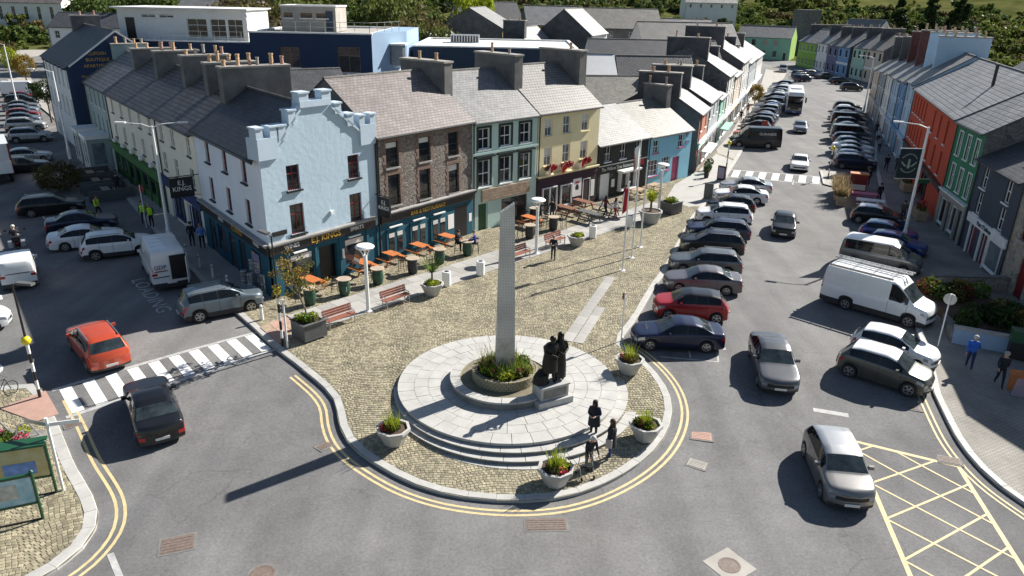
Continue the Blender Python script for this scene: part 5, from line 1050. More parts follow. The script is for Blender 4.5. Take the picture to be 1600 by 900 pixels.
def seams(kind):
    parts, c, pts = car_hull(kind); out = []; L = c['L']; s0, s1, sB = c['sg']; rows = [s0 + .02] + ([sB + .045, s1 - .72] if sB else [s1 - .05])
    for x in rows:
        i = int(np.argmin(abs((L / 2 - pts[:, 2, 1]) - x)))
        for sx in (1, -1):
            k = MB()
            for j in range(0, 4):
                a, b = pts[i, j], pts[i, j + 1]; e = .004; k.face([(sx * (a[0] + e), a[1] - .009, a[2]), (sx * (a[0] + e), a[1] + .009, a[2]), (sx * (b[0] + e), b[1] + .009, b[2]), (sx * (b[0] + e), b[1] - .009, b[2])])
            out.append(k.mesh('door_seam', 'black'))
    return out
def handles(kind, pm):
    parts, c, pts = car_hull(kind); s0, s1, sB = c['sg']; L = c['L']; out = []
    for x in ([sB - .22, s1 - .95] if sB else [s1 - .2]):
        i = int(np.argmin(abs((L / 2 - pts[:, 2, 1]) - x))); p = pts[i, 3]
        for sx in (1, -1): out.append(MB().box(sx * p[0] - .02, p[1] - .09, p[2] - .07, sx * p[0] + .02, p[1] + .09, p[2] - .04).mesh('door_handle', pm))
    return out
PLATE = MB().box(-.26, -.012, -.055, .26, .012, .055).mesh('number_plate', 'plate'); PLBLUE = None
def car(kind, pm, x, y, head, label, group=None, roofm=None, name=None, simple=False, dz=0., rails=None, z=None, rimm=None):
    parts, ex, c, (wt, rm) = car_parts(kind); L, hw, r = c['L'], c['W'] / 2, c['r']
    nm = name or {'hatch': 'hatchback_car', 'crossover': 'crossover_car', 'suv': 'suv_car', 'saloon': 'saloon_car', 'estate': 'estate_car', 'minibus': 'passenger_van', 'smallvan': 'small_van', 'van': 'panel_van', 'longvan': 'panel_van'}[kind]
    cat = 'van' if kind in ('minibus', 'smallvan', 'van', 'longvan') else 'car'
    loc = put(x, y, dz)
    h = rad(head); fa = gz(0, y + math.cos(h) * 1.3); ba = gz(0, y - math.cos(h) * 1.3); pitch = math.atan2(fa - ba, 2.6)
    if simple:
        def mk():
            mb = MB(); mats = [pm] + sorted({PARTM[k_] for k_ in parts if k_ != 'body'}) + ['rubber', 'rim', 'black']
            for k_, (v, f) in parts.items():
                i0 = len(mb.v); mb.v += v; mi = 0 if k_ == 'body' else mats.index(PARTM[k_])
                for q in f: mb.f.append([i0 + a for a in q]); mb.m.append(mi)
            for sx in (1, -1):
                for wx in c['wh']: mb.cyl((sx * (hw - .21), L / 2 - wx, r), (sx * (hw - .01), L / 2 - wx, r), r, r, 14, mats.index('rubber')); mb.cyl((sx * (hw - .02), L / 2 - wx, r), (sx * (hw + .004), L / 2 - wx, r), r * .62, r * .55, 10, mats.index('rim'))
            mb.box(-hw * .82, -L / 2 + .25, .2, hw * .82, L / 2 - .3, .62, mats.index('black')); return mb
        me = cm((kind, pm, 'simple'), lambda: (lambda m_: (sharp(m_, 42), m_)[1])(mk().mesh(nm, mk_m(parts, pm))))
        o = link(nm, me); o.location = loc; o.rotation_euler = (0, 0, -h); return tag(o, label, cat, group)
    t = thing(nm, label, cat, loc, 0, group); t.rotation_euler = Matrix.Rotation(-h, 3, 'Z').to_4x4().to_euler() if abs(pitch) < .004 else (Matrix.Rotation(-h, 4, 'Z') @ Matrix.Rotation(pitch, 4, 'X')).to_euler()
    for k_, (v, f) in parts.items():
        m_ = pm if k_ == 'body' else PARTM[k_]
        me = cm((kind, k_, m_), lambda: weld(v, f, m_, PARTN[k_])); link(PARTN[k_], me, t)
    link('chassis', ex['chassis'], t)
    for me in cm((kind, 'seams'), lambda: seams(kind)): link('door_seam', me, t)
    for me in cm((kind, 'handles', pm), lambda: handles(kind, pm)): link('door_handle', me, t)
    for sx in (1, -1):
        for wx in c['wh']:
            w_ = link('wheel', wt, t, mx=T3(sx * (hw - .1), L / 2 - wx, r) @ Matrix.Rotation(sx * math.pi / 2, 4, 'Y')); link('rim', rm, w_)
        mb, p = ex['mirror']; me = cm((kind, 'mir', pm), lambda: mb.mesh('wing_mirror', pm)); link('wing_mirror', me, t, mx=T3(sx * p[0], p[1], p[2]) @ Matrix.Diagonal((sx, 1, 1, 1)))
    link('number_plate', PLATE, t, ex['plate_f']); link('number_plate', PLATE, t, ex['plate_r'])
    if roofm:      # contrasting roof skin
        v, f = parts['body']; ff = [q for q in f if all(v[i][2] > c['top'][4][1] - .1 for i in q)]
        me = weld([(p[0] * 1.004, p[1], p[2] + .006) for p in v], ff, roofm, 'roof_panel'); link('roof_panel', me, t)
    if (c.get('rails') if rails is None else rails):
        for sx in (1, -1):
            k = MB(); xr = hw * .70; y0, y1 = L / 2 - c['ws'][1] - .25, -L / 2 + .75; zt = np.interp(2.6, *zip(*c['top']))
            k.bar((sx * xr, y0, zt - .02), (sx * xr, y1, zt - .03), .04, .04); [k.bar((sx * xr, yy, zt - .08), (sx * xr, yy, zt - .02), .05) for yy in (y0 - .03, (y0 + y1) / 2, y1 + .03)]; k.build('roof_rail', 'steel', t)
    return t
def mk_m(parts, pm): return [pm] + sorted({PARTM[k_] for k_ in parts if k_ != 'body'}) + ['rubber', 'rim', 'black']
COLN = dict(p_black='black', p_navy='navy', p_white='white', p_silver='silver', p_grey='dark grey', p_mauve='mauve grey', p_red='red', p_orange='orange red', p_blue='bright blue', p_bluegrey='blue grey', p_olive='olive grey', p_steel='steel blue', p_beige='beige', p_skyblue='light blue', p_darkred='dark red')
KN = dict(hatch='hatchback', crossover='crossover', suv='SUV', saloon='saloon', estate='estate car', minibus='passenger van', smallvan='small van', van='van', longvan='long van')
def row_labels(lst, where):
    out = []; f = lambda q: COLN[q[1]] + ' ' + KN[q[0]]
    for i, q in enumerate(lst):
        a = f(lst[i - 1]) if i else None; b = f(lst[i + 1]) if i + 1 < len(lst) else None
        nb = ('between a %s and a %s' % (a, b)) if a and b else ('beside a %s' % (a or b)); out.append('%s parked %s %s' % (f(q), nb, where))
    return out
def park(lst, where, group, simple_from=92):
    """lst: (kind, paint, x, y, heading)"""
    lab = row_labels(lst, where)
    for q, l_ in zip(lst, lab):
        if len(l_.split()) > 16: l_ = ' '.join(l_.split()[:16])
        car(q[0], q[1], q[2], q[3], q[4] + random.uniform(-1.5, 1.5), l_, group, simple=math.hypot(q[2], q[3]) > simple_from, roofm=q[5] if len(q) > 5 else None)
# row with noses to the plaza
park([('saloon', 'p_navy', 8.5, 34.1, -87), ('crossover', 'p_red', 9.95, 37.75, -84, 'p_black'), ('saloon', 'p_mauve', 11.6, 41.9, -83), ('estate', 'p_grey', 12.55, 45.2, -82), ('suv', 'p_black', 13.9, 48.9, -81), ('estate', 'p_navy', 15.2, 52.4, -80), ('suv', 'p_white', 16.6, 56.2, -79), ('hatch', 'p_black', 18.1, 59.7, -78), ('saloon', 'p_white', 19.9, 63.2, -78), ('saloon', 'p_silver', 21.3, 66.5, -77)], 'nose to the plaza', 'cars parked nose to the plaza')
# beyond the crossing on the near side
L_ = []; kinds = ['hatch', 'suv', 'suv', 'saloon', 'hatch', 'suv', 'hatch', 'saloon', 'suv', 'estate', 'suv', 'hatch', 'saloon', 'hatch', 'suv', 'hatch', 'saloon', 'suv']; cols = ['p_black', 'p_black', 'p_navy', 'p_grey', 'p_navy', 'p_silver', 'p_blue', 'p_silver', 'p_grey', 'p_navy', 'p_navy', 'p_white', 'p_silver', 'p_steel', 'p_silver', 'p_white', 'p_silver', 'p_steel']
for i, (k_, c_) in enumerate(zip(kinds, cols)): u = i * 3.35; L_.append((k_, c_, 32.6 + u * .375, 101.0 + u * .93, -64 + i * .3))
park(L_, 'along the shops past the van', 'cars parked along the far street')
# opposite side: angled to the far kerb
L_ = []; kinds = ['suv', 'hatch', 'hatch', 'saloon', 'hatch', 'estate', 'minibus', 'hatch', 'saloon', 'suv', 'minibus', 'hatch', 'saloon', 'suv', 'hatch', 'suv']; cols = ['p_navy', 'p_skyblue', 'p_silver', 'p_white', 'p_steel', 'p_navy', 'p_grey', 'p_silver', 'p_beige', 'p_grey', 'p_black', 'p_silver', 'p_darkred', 'p_silver', 'p_white', 'p_black']
for i, (k_, c_) in enumerate(zip(kinds, cols)): u = i * 3.15; L_.append((k_, c_, 36.2 + u * .37, 78.0 + u * .93, 105 + i * .2))
park(L_, 'facing the orange row', 'cars parked along the opposite kerb')
# bend at the end of the street
park([('suv', 'p_navy', 63, 168, 60), ('saloon', 'p_black', 65, 175, 60), ('hatch', 'p_black', 66.5, 180, 60), ('minibus', 'p_silver', 66, 190, 200), ('hatch', 'p_silver', 70, 182, 70), ('saloon', 'p_grey', 71, 176, 75), ('estate', 'p_black', 70, 165, 80), ('suv', 'p_black', 67, 152, 95)], 'at the bend of the street', 'cars parked at the bend')
# opposite side near the junction
N_ = 'cars parked in front of the shops opposite'
car('hatch', 'p_black', 29.2, 57.2, 118, 'black hatchback with pale roof parked beside the picnic benches', N_, roofm='p_silver')
car('hatch', 'p_blue', 27.9, 52.6, 122, 'bright blue hatchback with pale roof parked behind the grey passenger van', N_, roofm='p_skyblue')
car('hatch', 'p_blue', 27.2, 49.9, 124, 'bright blue hatchback parked close beside the grey passenger van', N_)
car('minibus', 'p_grey', 24.6, 46.6, 125, 'grey passenger van with bright white roof parked beside the long white van', N_, roofm='p_white')
car('longvan', 'p_white', 20.9, 38.9, 134, 'long white van with roof rack and ladder parked at the opposite kerb', N_)
car('hatch', 'p_white', 19.1, 33.1, 128, 'white hatchback parked between the long white van and an olive car', N_)
car('crossover', 'p_olive', 17.6, 30.9, 128, 'small olive grey car with white roof at the end of the opposite row', N_, roofm='p_white')
# moving cars
V_ = 'cars driving on the street'
car('saloon', 'p_grey', 12.55, 31.5, -171, 'grey saloon driving between the plaza and the long white van', V_)
car('crossover', 'p_oyster', 12.45, 23.5, -173, 'grey crossover with silver white roof driving past the yellow box', V_, roofm='p_silver')
car('hatch', 'p_black', 20.7, 54.2, -160, 'black hatchback driving down the street below the crossing', V_)
car('saloon', 'p_white', 30.2, 77.6, -160, 'white saloon driving up to the far zebra crossing', V_)
car('hatch', 'p_steel', 38.6, 101, -160, 'dark steel blue car driving in front of the bus', V_)
car('saloon', 'p_black', -14.9, 26.6, -33, 'black saloon at the corner zebra crossing, seen from behind', V_)
car('suv', 'p_orange', -19.8, 31.6, -43, 'orange red SUV just over the corner zebra crossing', V_, rails=True)
car('estate', 'p_beige', -38.5, 49.6, 144, 'beige estate car driving in front of the motorcycle', V_)
car('smallvan', 'p_white', -29.6, 41.2, -33, 'small white van driving in the shaded side street', V_)
# side street bays
Sg = 'cars parked in the side street'
car('suv', 'p_bluegrey', -15.9, 37.0, 56, 'blue grey SUV with roof rails parked at the corner kerb beside the zebra crossing', Sg)
car('van', 'p_white', -21.4, 42.3, -33, 'white delivery van parked in the loading bay with rear door open', Sg)
car('suv', 'p_white', -26.1, 46.0, 62, 'white SUV parked between the delivery van and a white saloon', Sg)
car('saloon', 'p_white', -29.1, 47.7, 60, 'white saloon parked between a white SUV and a navy saloon', Sg)
car('saloon', 'p_navy', -31.3, 51.1, 60, 'navy saloon parked between a white saloon and a black estate car', Sg)
car('estate', 'p_black', -36.0, 55.3, 60, 'black estate car parked beside the wooden street seating', Sg)
car('estate', 'p_black', -46.6, 68.6, 58, 'black estate car parked past the wooden seating beside a silver saloon', Sg)
car('saloon', 'p_silver', -48.9, 72.9, 58, 'silver saloon parked beside the street light post', Sg)
park([('suv', 'p_silver', -54.8, 83.2, 62), ('suv', 'p_silver', -59.4, 89.8, 62), ('hatch', 'p_steel', -62.6, 94.6, 62), ('hatch', 'p_darkred', -65.0, 98.3, 62), ('hatch', 'p_steel', -67.3, 101.8, 62), ('saloon', 'p_grey', -69.8, 105.5, 62), ('suv', 'p_black', -72.6, 110, 62), ('hatch', 'p_darkred', -75.2, 114.5, 62), ('longvan', 'p_white', -78.5, 120, 62)], 'in the side street bays', Sg, 110)
car('saloon', 'p_white', -28.0, 33.6, 52, 'white saloon nosing into the bay with the wheelchair sign', Sg)
park([('suv', 'p_white', -88, 150, 100), ('saloon', 'p_silver', -84, 142, 100), ('saloon', 'p_grey', -86, 145.5, 100)], 'beside the far raised bed', 'cars at the far square', 10)

# the delivery van's open rear, lettering and the big van's rack
dv = [o for o in bpy.data.objects if o.get('label', '').startswith('white delivery van')][0]; c = CARS['van']
MB().box(.02, -2.98, .75, .95, -2.955, 2.2).build('load_opening', 'black', dv); o = MB().box(0, -.02, 0, .95, .02, 1.55).build('rear_door', 'p_white', dv, mx=T3(1.0, -2.97, .72) @ Matrix.Rotation(rad(-105), 4, 'Z')); MB().box(.1, -.035, .15, .85, -.021, 1.4).build('door_lining', 'wood_pale', o)
text('GDP', .34, dv, T3(-.52, -2.975, 1.55) @ UPX, 'w_shopblue', .006); MB().box(-.85, -2.985, 1.3, -.15, -2.972, 1.36).build('logo_stripe', 'door_red', dv); MB().box(-.95, -2.985, .95, -.1, -2.972, 1.0).build('handle_bar', 'black', dv)
for i in range(5): MB().box(-.8, -2.4 + i * .75, 2.475, .8, -2.36 + i * .75, 2.5).build('roof_rib', 'p_white', dv)
lv = [o for o in bpy.data.objects if o.get('label', '').startswith('long white van')][0]
for yy in (-2.6, -1.5, -.4, .6): MB().box(-.95, yy - .02, 2.5, .95, yy + .02, 2.54).build('roof_bar', 'steel', lv)
for sx in (-1, 1): MB().box(sx * .9 - .02, -2.7, 2.38, sx * .9 + .02, .8, 2.499).build('roof_rail', 'steel', lv)
ld = thing('ladder', 'aluminium ladder lying on the long white van rack', 'ladder', lv.location, lv.rotation_euler.z); ld.rotation_euler = lv.rotation_euler
for sx in (-.2, .2): MB().box(-.5 + sx - .025, -2.9, 2.545, -.5 + sx + .025, 1.4, 2.62).build('stile', 'steel', ld)
for i in range(15): MB().box(-.675, -2.8 + i * .29, 2.57, -.325, -2.77 + i * .29, 2.6).build('rung', 'steel', ld)
# black promotional van across the far crossing
gv = car('van', 'p_black', 28.9, 89.2, -82, 'black van with white name on its side parked by the far crossing', 'vans', name='panel_van')
text('GUINNESS', .42, gv, T3(1.035, -1.2, 1.75) @ Matrix.Rotation(math.pi / 2, 4, 'Z') @ UPX, 'white', .006); text('GUINNESS', .42, gv, T3(-1.035, -1.2, 1.75) @ Matrix.Rotation(-math.pi / 2, 4, 'Z') @ UPX, 'white', .006)
car('hatch', 'p_red', 29.8, 94.6, -75, 'red hatchback parked just past the black van', 'cars parked along the far street')
# bus
def bus(x, y, head):
    t = thing('coach_bus', 'white topped coach with dark windscreen and blue skirt driving down the street', 'bus', put(x, y), -rad(head)); L, w_, h = 11.5, 1.25, 3.5
    def ringp(y_, s_=1., top=h): return [(-w_ * s_, y_, .35), (-w_ * s_, y_, top - .35), (-w_ * s_ * .9, y_, top - .06), (-w_ * s_ * .75, y_, top), (w_ * s_ * .75, y_, top), (w_ * s_ * .9, y_, top - .06), (w_ * s_, y_, top - .35), (w_ * s_, y_, .35)]
    k = MB(); st = [(-L / 2, .97, h - .08), (-L / 2 + .3, 1, h), (L / 2 - 1.0, 1, h), (L / 2 - .3, .99, h - .1), (L / 2, .94, h - .5)]; R = [ringp(*s_) for s_ in st]
    for a, b in zip(R, R[1:]):
        for i in range(7): k.face([a[i], a[i + 1], b[i + 1], b[i]][::-1])
        k.face([a[7], a[0], b[0], b[7]][::-1])
    k.face(R[0]); k.face(R[-1][::-1]); k.build('body', 'p_white', t); yf = L / 2
    MB().box(-1.08, yf - .02, 1.35, 1.08, yf + .03, 2.85).build('windscreen', 'car_glass', t); MB().box(-1.15, yf - .05, .36, 1.15, yf + .05, .75).build('bumper', 'p_blue', t); MB().box(-1.13, yf - .04, .752, 1.13, yf + .035, 1.348).build('front_panel', 'p_black', t); MB().box(-1.13, yf - .03, .76, 1.13, yf + .042, .83).build('trim_strip', mat('p_limeyellow', (.5, .55, .12), .4), t)
    for sx in (-1, 1):
        for i in range(7): MB().box(sx * 1.245 - .012, yf - 2.4 - i * 1.4, 1.5, sx * 1.245 + .012, yf - 1.1 - i * 1.4, 2.75).build('side_window', 'car_glass', t)
        MB().box(sx * 1.25 - .012, -L / 2 + .2, .36, sx * 1.25 + .012, yf - .9, 1.0).build('skirt', 'p_blue', t); MB().box(sx * .85 - .2, yf + .03, .9, sx * .85 + .2, yf + .06, 1.1).build('headlight', 'head_light', t)
        k = MB(); k.bar((sx * 1.15, yf - .1, 2.9), (sx * 1.5, yf + .25, 2.75), .06); k.box(sx * 1.5 - .12, yf + .18, 2.0, sx * 1.5 + .12, yf + .3, 2.75); k.build('wing_mirror', 'black', t)
        for yy in (yf - 2.2, -L / 2 + 3): a, b = wheel_mesh(.5, .3); w2 = link('wheel', a, t, mx=T3(sx * 1.11, yy, .5) @ Matrix.Rotation(sx * math.pi / 2, 4, 'Y')); link('rim', b, w2)
    MB().box(-.8, -1, 3.5, .8, 1.5, 3.65).build('roof_unit', 'p_white', t); link('number_plate', PLATE, t, (0, yf + .06, .5))
bus(45.0, 122, -161)
# box lorry at the edge of the side street
t = thing('box_lorry', 'white box lorry with red trimmed tail in the side street', 'lorry', put(-47.2, 65.9), -rad(-36)); MB().box(-1.25, -3.2, 1.0, 1.25, 2.2, 3.6).build('cargo_box', 'p_white', t)
k = MB(); k.box(-1.28, -3.24, .98, -1.14, -3.201, 3.62); k.build('tail_trim', 'door_red', t); MB().box(1.14, -3.24, .98, 1.28, -3.201, 3.62).build('tail_trim', 'door_red', t); MB().box(-1.2, -3.26, 1.02, 1.2, -3.21, 2.1).build('tail_lift', 'white', t); MB().box(-1.1, 2.4, .6, 1.1, 4.1, 2.6).build('cab', 'p_white', t); MB().box(-1.0, 4.05, 1.5, 1.0, 4.13, 2.4).build('windscreen', 'car_glass', t); MB().box(-.5, -3.1, .5, .5, 4, .95).build('chassis', 'black', t)
for sx in (-1, 1):
    for yy in (-1.8, 3.1): a, b = wheel_mesh(.45, .28); w2 = link('wheel', a, t, mx=T3(sx * 1.0, yy, .45) @ Matrix.Rotation(sx * math.pi / 2, 4, 'Y')); link('rim', b, w2)
# ---------------------------------------------------------------- obelisk and plinth
def tilemat(name, a, b_, mort, s_):
    m = bricks(name, a, b_, mort, s_, s_, 0, .018); n = m.node_tree.nodes
    for q in n:
        if q.type == 'TEX_BRICK': q.offset = 0.0
        if q.type == 'MAPPING': q.inputs['Rotation'].default_value = (math.pi / 2, 0, 0)
    return m
tilemat('obelisk_tiles', (.70, .66, .59), (.80, .76, .69), (.50, .475, .43), .07)
mat('granite_stained', (.46, .43, .37), .85, var=.35, scale=2.2, col2=(.66, .62, .55))
ob = thing('obelisk', 'tall tapering grey stone pillar with slanted top rising from the round flower bed', 'obelisk', (ringo.x, ringo.y, .8), rad(8))
def taper(z0, z1, w0, w1, slant=0.):
    k = MB(); a, b = w0 / 2, w1 / 2; lo = [(-a, -a * .55, z0), (a, -a * .55, z0), (a, a * .55, z0), (-a, a * .55, z0)]; hi = [(-b, -b * .55, z1 - slant), (b, -b * .55, z1), (b, b * .55, z1), (-b, b * .55, z1 - slant)]
    i = 0; k.v = lo + hi; k.f = [[3, 2, 1, 0], [4, 5, 6, 7], [0, 1, 5, 4], [1, 2, 6, 5], [2, 3, 7, 6], [3, 0, 4, 7]]; k.m = [0] * 6; return k
taper(0, 1.7, .86, .80).build('base_shaft', 'granite_stained', ob); taper(1.701, 7.75, .80, .56, .38).build('shaft', 'obelisk_tiles', ob)
pl_ = thing('statue_plinth', 'stone plinth with inscribed bronze panel under the two dark figures', 'plinth', (1.75, 27.95, .155), rad(28)); pl_.scale = (.87,) * 3
MB().box(-.98, -.62, 0, .98, .62, .34).build('plinth_step', 'granite', pl_); MB().box(-.78, -.45, .341, .78, .45, .98).build('plinth_block', 'granite_pale', pl_); MB().box(-.84, -.5, .981, .84, .5, 1.06).build('plinth_top', 'granite', pl_); MB().box(-.65, -.47, .45, .65, -.451, .88).build('inscribed_panel', 'granite_dark', pl_)

# ---------------------------------------------------------------- planting helpers
leafmat('leaf_green', (.07, .13, .02), (.16, .24, .04)); leafmat('leaf_lime', (.22, .30, .02), (.42, .45, .05)); leafmat('leaf_dark', (.025, .05, .015), (.06, .09, .025)); leafmat('leaf_olive', (.09, .10, .03), (.18, .18, .06)); leafmat('leaf_autumn', (.20, .13, .03), (.34, .26, .06)); leafmat('leaf_dry', (.30, .22, .12), (.45, .36, .22)); mat('petal_red', (.40, .012, .03), .7, isl=.4); mat('petal_pink', (.45, .06, .12), .7, isl=.4); mat('bark', (.16, .13, .10), .9, var=.3, scale=6)
def leaves(n, c, r, size, seed=0, shell_=.35, flat=1., aspect=1.6):
    """n leaf faces through an ellipsoid: vertices, faces"""
    g = np.random.default_rng(seed); d = g.normal(size=(n, 3)); d /= np.linalg.norm(d, axis=1)[:, None]; rr = (shell_ + (1 - shell_) * g.random(n)) ** .6
    p = d * rr[:, None] * np.array(r) + np.array(c); return quads(p, size, g, flat, aspect)
def quads(p, size, g, flat=1., aspect=1.6):
    n = len(p); a = g.normal(size=(n, 3)); a[:, 2] *= flat; a /= np.linalg.norm(a, axis=1)[:, None]; b = np.cross(a, g.normal(size=(n, 3))); b /= np.linalg.norm(b, axis=1)[:, None] + 1e-9
    s_ = size * g.uniform(.6, 1.3, n)[:, None]; V = np.stack([p - a * s_ * aspect / 2, p + b * s_ / 2, p + a * s_ * aspect / 2, p - b * s_ / 2], 1).reshape(-1, 3); return V
def qmesh(name, V, m):
    n = len(V) // 4; me = bpy.data.meshes.new(name); me.vertices.add(len(V)); me.vertices.foreach_set('co', V.astype(np.float32).reshape(-1)); me.loops.add(len(V)); me.loops.foreach_set('vertex_index', np.arange(len(V), dtype=np.int32)); me.polygons.add(n); me.polygons.foreach_set('loop_start', np.arange(0, len(V), 4, dtype=np.int32)); me.update(calc_edges=True); me.materials.append(M[m]); return me
def blades(n, c, r, h, seed=0, w=.025, lean=.5):
    g = np.random.default_rng(seed); V = []
    for i in range(n):
        t = g.random() * 6.283; q = r * math.sqrt(g.random()); x, y = c[0] + q * math.cos(t), c[1] + q * math.sin(t); hh = h * g.uniform(.5, 1.1); ang = g.random() * 6.283; dx, dy = math.cos(ang), math.sin(ang); L_ = lean * hh * g.uniform(.3, 1.2)
        V += [(x - dy * w, y + dx * w, c[2]), (x + dy * w, y - dx * w, c[2]), (x + dx * L_ + dy * w * .3, y + dy * L_ - dx * w * .3, c[2] + hh), (x + dx * L_ - dy * w * .3, y + dy * L_ + dx * w * .3, c[2] + hh)]
    return np.array(V)
bed = thing('flower_bed', 'green grasses and small flowers filling the round bed at the pillar foot', 'flower bed', (ringo.x, ringo.y, .88))
for i in range(26):
    t = random.random() * 6.28; q = random.uniform(.55, 1.15); c_ = (q * math.cos(t), q * math.sin(t), .0); r_ = random.uniform(.2, .36)
    link('foliage', qmesh('foliage', leaves(130, (c_[0], c_[1], r_ * .6), (r_, r_, r_ * .8), .075, i), random.choice(['leaf_green', 'leaf_lime', 'leaf_green', 'leaf_olive', 'leaf_lime'])), bed)
link('grasses', qmesh('grasses', blades(420, (0, 0, 0), 1.15, .62, 5), 'leaf_green'), bed); link('grasses', qmesh('grasses', blades(160, (-.3, .1, 0), .8, 1.0, 6, .012, .7), 'leaf_dry'), bed)
for i in range(5): t = random.random() * 6.28; link('blossom', qmesh('blossom', leaves(22, (math.cos(t) * .95, math.sin(t) * .95, .3), (.12, .12, .08), .06, 50 + i), 'petal_pink'), bed)
# ---- octagonal planters
def oct_planter(x, y, label, seed, grass=True, s_=1.):
    t = thing('octagonal_planter', label, 'planter', put(x, y, PLZ + .02), rad(seed * 17)); t.scale = (s_,) * 3
    MB().lathe([(.40, 0), (.44, .08), (.64, .56), (.70, .60), (.70, .72), (.58, .72), (.56, .6)], 8, ang0=rad(22.5)).build('pot', 'granite_pale', t); MB().lathe([(.57, .64), (.01, .68)], 8, ang0=rad(22.5), cap=False).build('soil', 'soil', t)
    for i in range(9): a = random.random() * 6.28; q = random.uniform(.1, .42); link('foliage', qmesh('foliage', leaves(70, (q * math.cos(a), q * math.sin(a), .78), (.2, .2, .14), .06, seed * 31 + i), random.choice(['leaf_green', 'leaf_olive', 'leaf_dark', 'leaf_lime', 'petal_red'] if grass else ['leaf_lime', 'leaf_lime', 'leaf_green'])), t)
    if grass: link('grasses', qmesh('grasses', blades(110, (0, 0, .66), .25, .75, seed, .014, .5), 'leaf_lime'), t)
    return t
oct_planter(-4.6, 25.1, 'octagonal stone planter beside the lowest platform step, in the pillar shadow', 1)
oct_planter(1.75, 22.75, 'octagonal stone planter beside the woman with the walking frame', 2)
oct_planter(5.55, 25.75, 'octagonal stone planter beside the woman with dark coat and jeans', 3)
oct_planter(5.6, 30.9, 'octagonal stone planter near the navy saloon', 4)
oct_planter(4.5, 49.6, 'octagonal stone planter with yellow green shrub near the dark picnic tables', 6, False)
yp = oct_planter(-4.65, 39.85, 'octagonal stone planter with spiky cabbage palm and yellow shrub', 5, False)
def palm(t, z, h, seed, n=70): MB().cyl((0, 0, z), (0, 0, z + h), .07, .05, 8).build('stem', 'bark', t); link('fronds', qmesh('fronds', np.concatenate([blades(n, (0, 0, z + h - .05), .03, .75, seed, .025, 1.2), blades(n // 2, (0, 0, z + h - .05), .03, .25, seed + 1, .025, 3.5)]), 'leaf_green'), t)
palm(yp, .65, .75, 9); 
t = thing('round_planter', 'large round grey pot with a spiky yucca near the flagpoles', 'planter', put(10.7, 55.7, PLZ)); MB().lathe([(.6, 0), (.66, .1), (.85, .8), (.92, .85), (.92, .98), (.8, .98), (.78, .85)], 20).build('pot', 'granite', t); MB().lathe([(.79, .9), (.01, .92)], 16, cap=False).build('soil', 'soil', t)
MB().cyl((0, 0, .9), (0, 0, 1.9), .1, .08, 8).build('stem', 'bark', t); link('fronds', qmesh('fronds', np.concatenate([blades(160, (0, 0, 1.8), .12, .9, 21, .03, .9), blades(110, (0, 0, 1.7), .15, .5, 22, .03, 1.8)]), 'leaf_lime'), t)
def square_planter(x, y, rz, label, tree=False):
    t = thing('square_planter', label, 'planter', put(x, y, PLZ + .02), rz)
    for sx, sy, w_, d_ in ((0, -.6, 1.28, .06), (0, .6, 1.28, .06), (-.61, 0, .06, 1.14), (.61, 0, .06, 1.14)):
        for i in range(5): MB().box(sx - w_ / 2, sy - d_ / 2, .08 + i * .17, sx + w_ / 2, sy + d_ / 2, .24 + i * .17).build('board', 'w_corr' if False else 'plastic_grey', t)
    MB().box(-.69, -.69, .935, .69, -.53, .98).box(-.69, .53, .935, .69, .69, .98).build('rim', 'plastic_grey', t); MB().box(-.58, -.57, .6, .58, .57, .86).build('soil', 'soil', t)
    for i in range(10): link('foliage', qmesh('foliage', leaves(80, (random.uniform(-.42, .42), random.uniform(-.42, .42), 1.05), (.24, .24, .22), .075, 300 + i + int(x)), random.choice(['leaf_lime', 'leaf_lime', 'leaf_green', 'leaf_olive'])), t)
    if tree:
        k = MB(); k.tube([(0, 0, .8), (-.1, .05, 1.6), (-.35, .1, 2.4), (-.6, .15, 3.3), (-.7, .2, 4.2)], .045, 7); k.tube([(-.35, .1, 2.4), (.15, .2, 3.2), (.2, .2, 3.9)], .025, 6); k.tube([(-.35, .1, 2.3), (-1.0, -.1, 3.1), (-1.3, -.2, 3.6)], .025, 6); k.build('trunk', 'bark', t)
        V = [leaves(34, (-.55 + random.gauss(0, .6), random.gauss(.1, .5), 3.4 + random.gauss(0, .55)), (.26, .26, .22), .085, 700 + i) for i in range(34)]; link('crown', qmesh('crown', np.concatenate(V[:22]), 'leaf_autumn'), t); link('crown', qmesh('crown', np.concatenate(V[22:]), 'leaf_olive'), t)
mat('plastic_grey', (.10, .105, .105), .6)
square_planter(-10.25, 33.85, az_rz(43), 'dark square planter with a thin autumn tree beside the zebra crossing', True); square_planter(12.9, 58.6, az_rz(50), 'dark square planter with low green plants near the parked cars')

# ---------------------------------------------------------------- seats, tables, barrels
def bench(x, y, rz, label):
    t = thing('bench', label, 'bench', put(x, y, PLZ + .03), rz, 'benches on the plaza')
    for i in range(4): MB().box(-.9, -.2 + i * .115, .43, .9, -.2 + i * .115 + .1, .465).build('seat_slat', 'wood_bench', t)
    for i in range(3): MB().box(-.9, .265 + i * .03, .53 + i * .13, .9, .295 + i * .03, .645 + i * .13).build('back_slat', 'wood_bench', t)
    for sx in (-.78, .78): k = MB(); k.bar((sx, -.18, 0), (sx, -.16, .43), .05); k.bar((sx, .2, 0), (sx, .24, .45), .05); k.bar((sx, .24, .43), (sx, .37, .92), .045); k.bar((sx, -.2, .42), (sx, .26, .42), .05); k.bar((sx, -.18, .62), (sx, .3, .64), .035); k.bar((sx, -.17, .43), (sx, -.17, .62), .035); k.build('bench_frame', 'steel', t)
BR = az_rz(43)
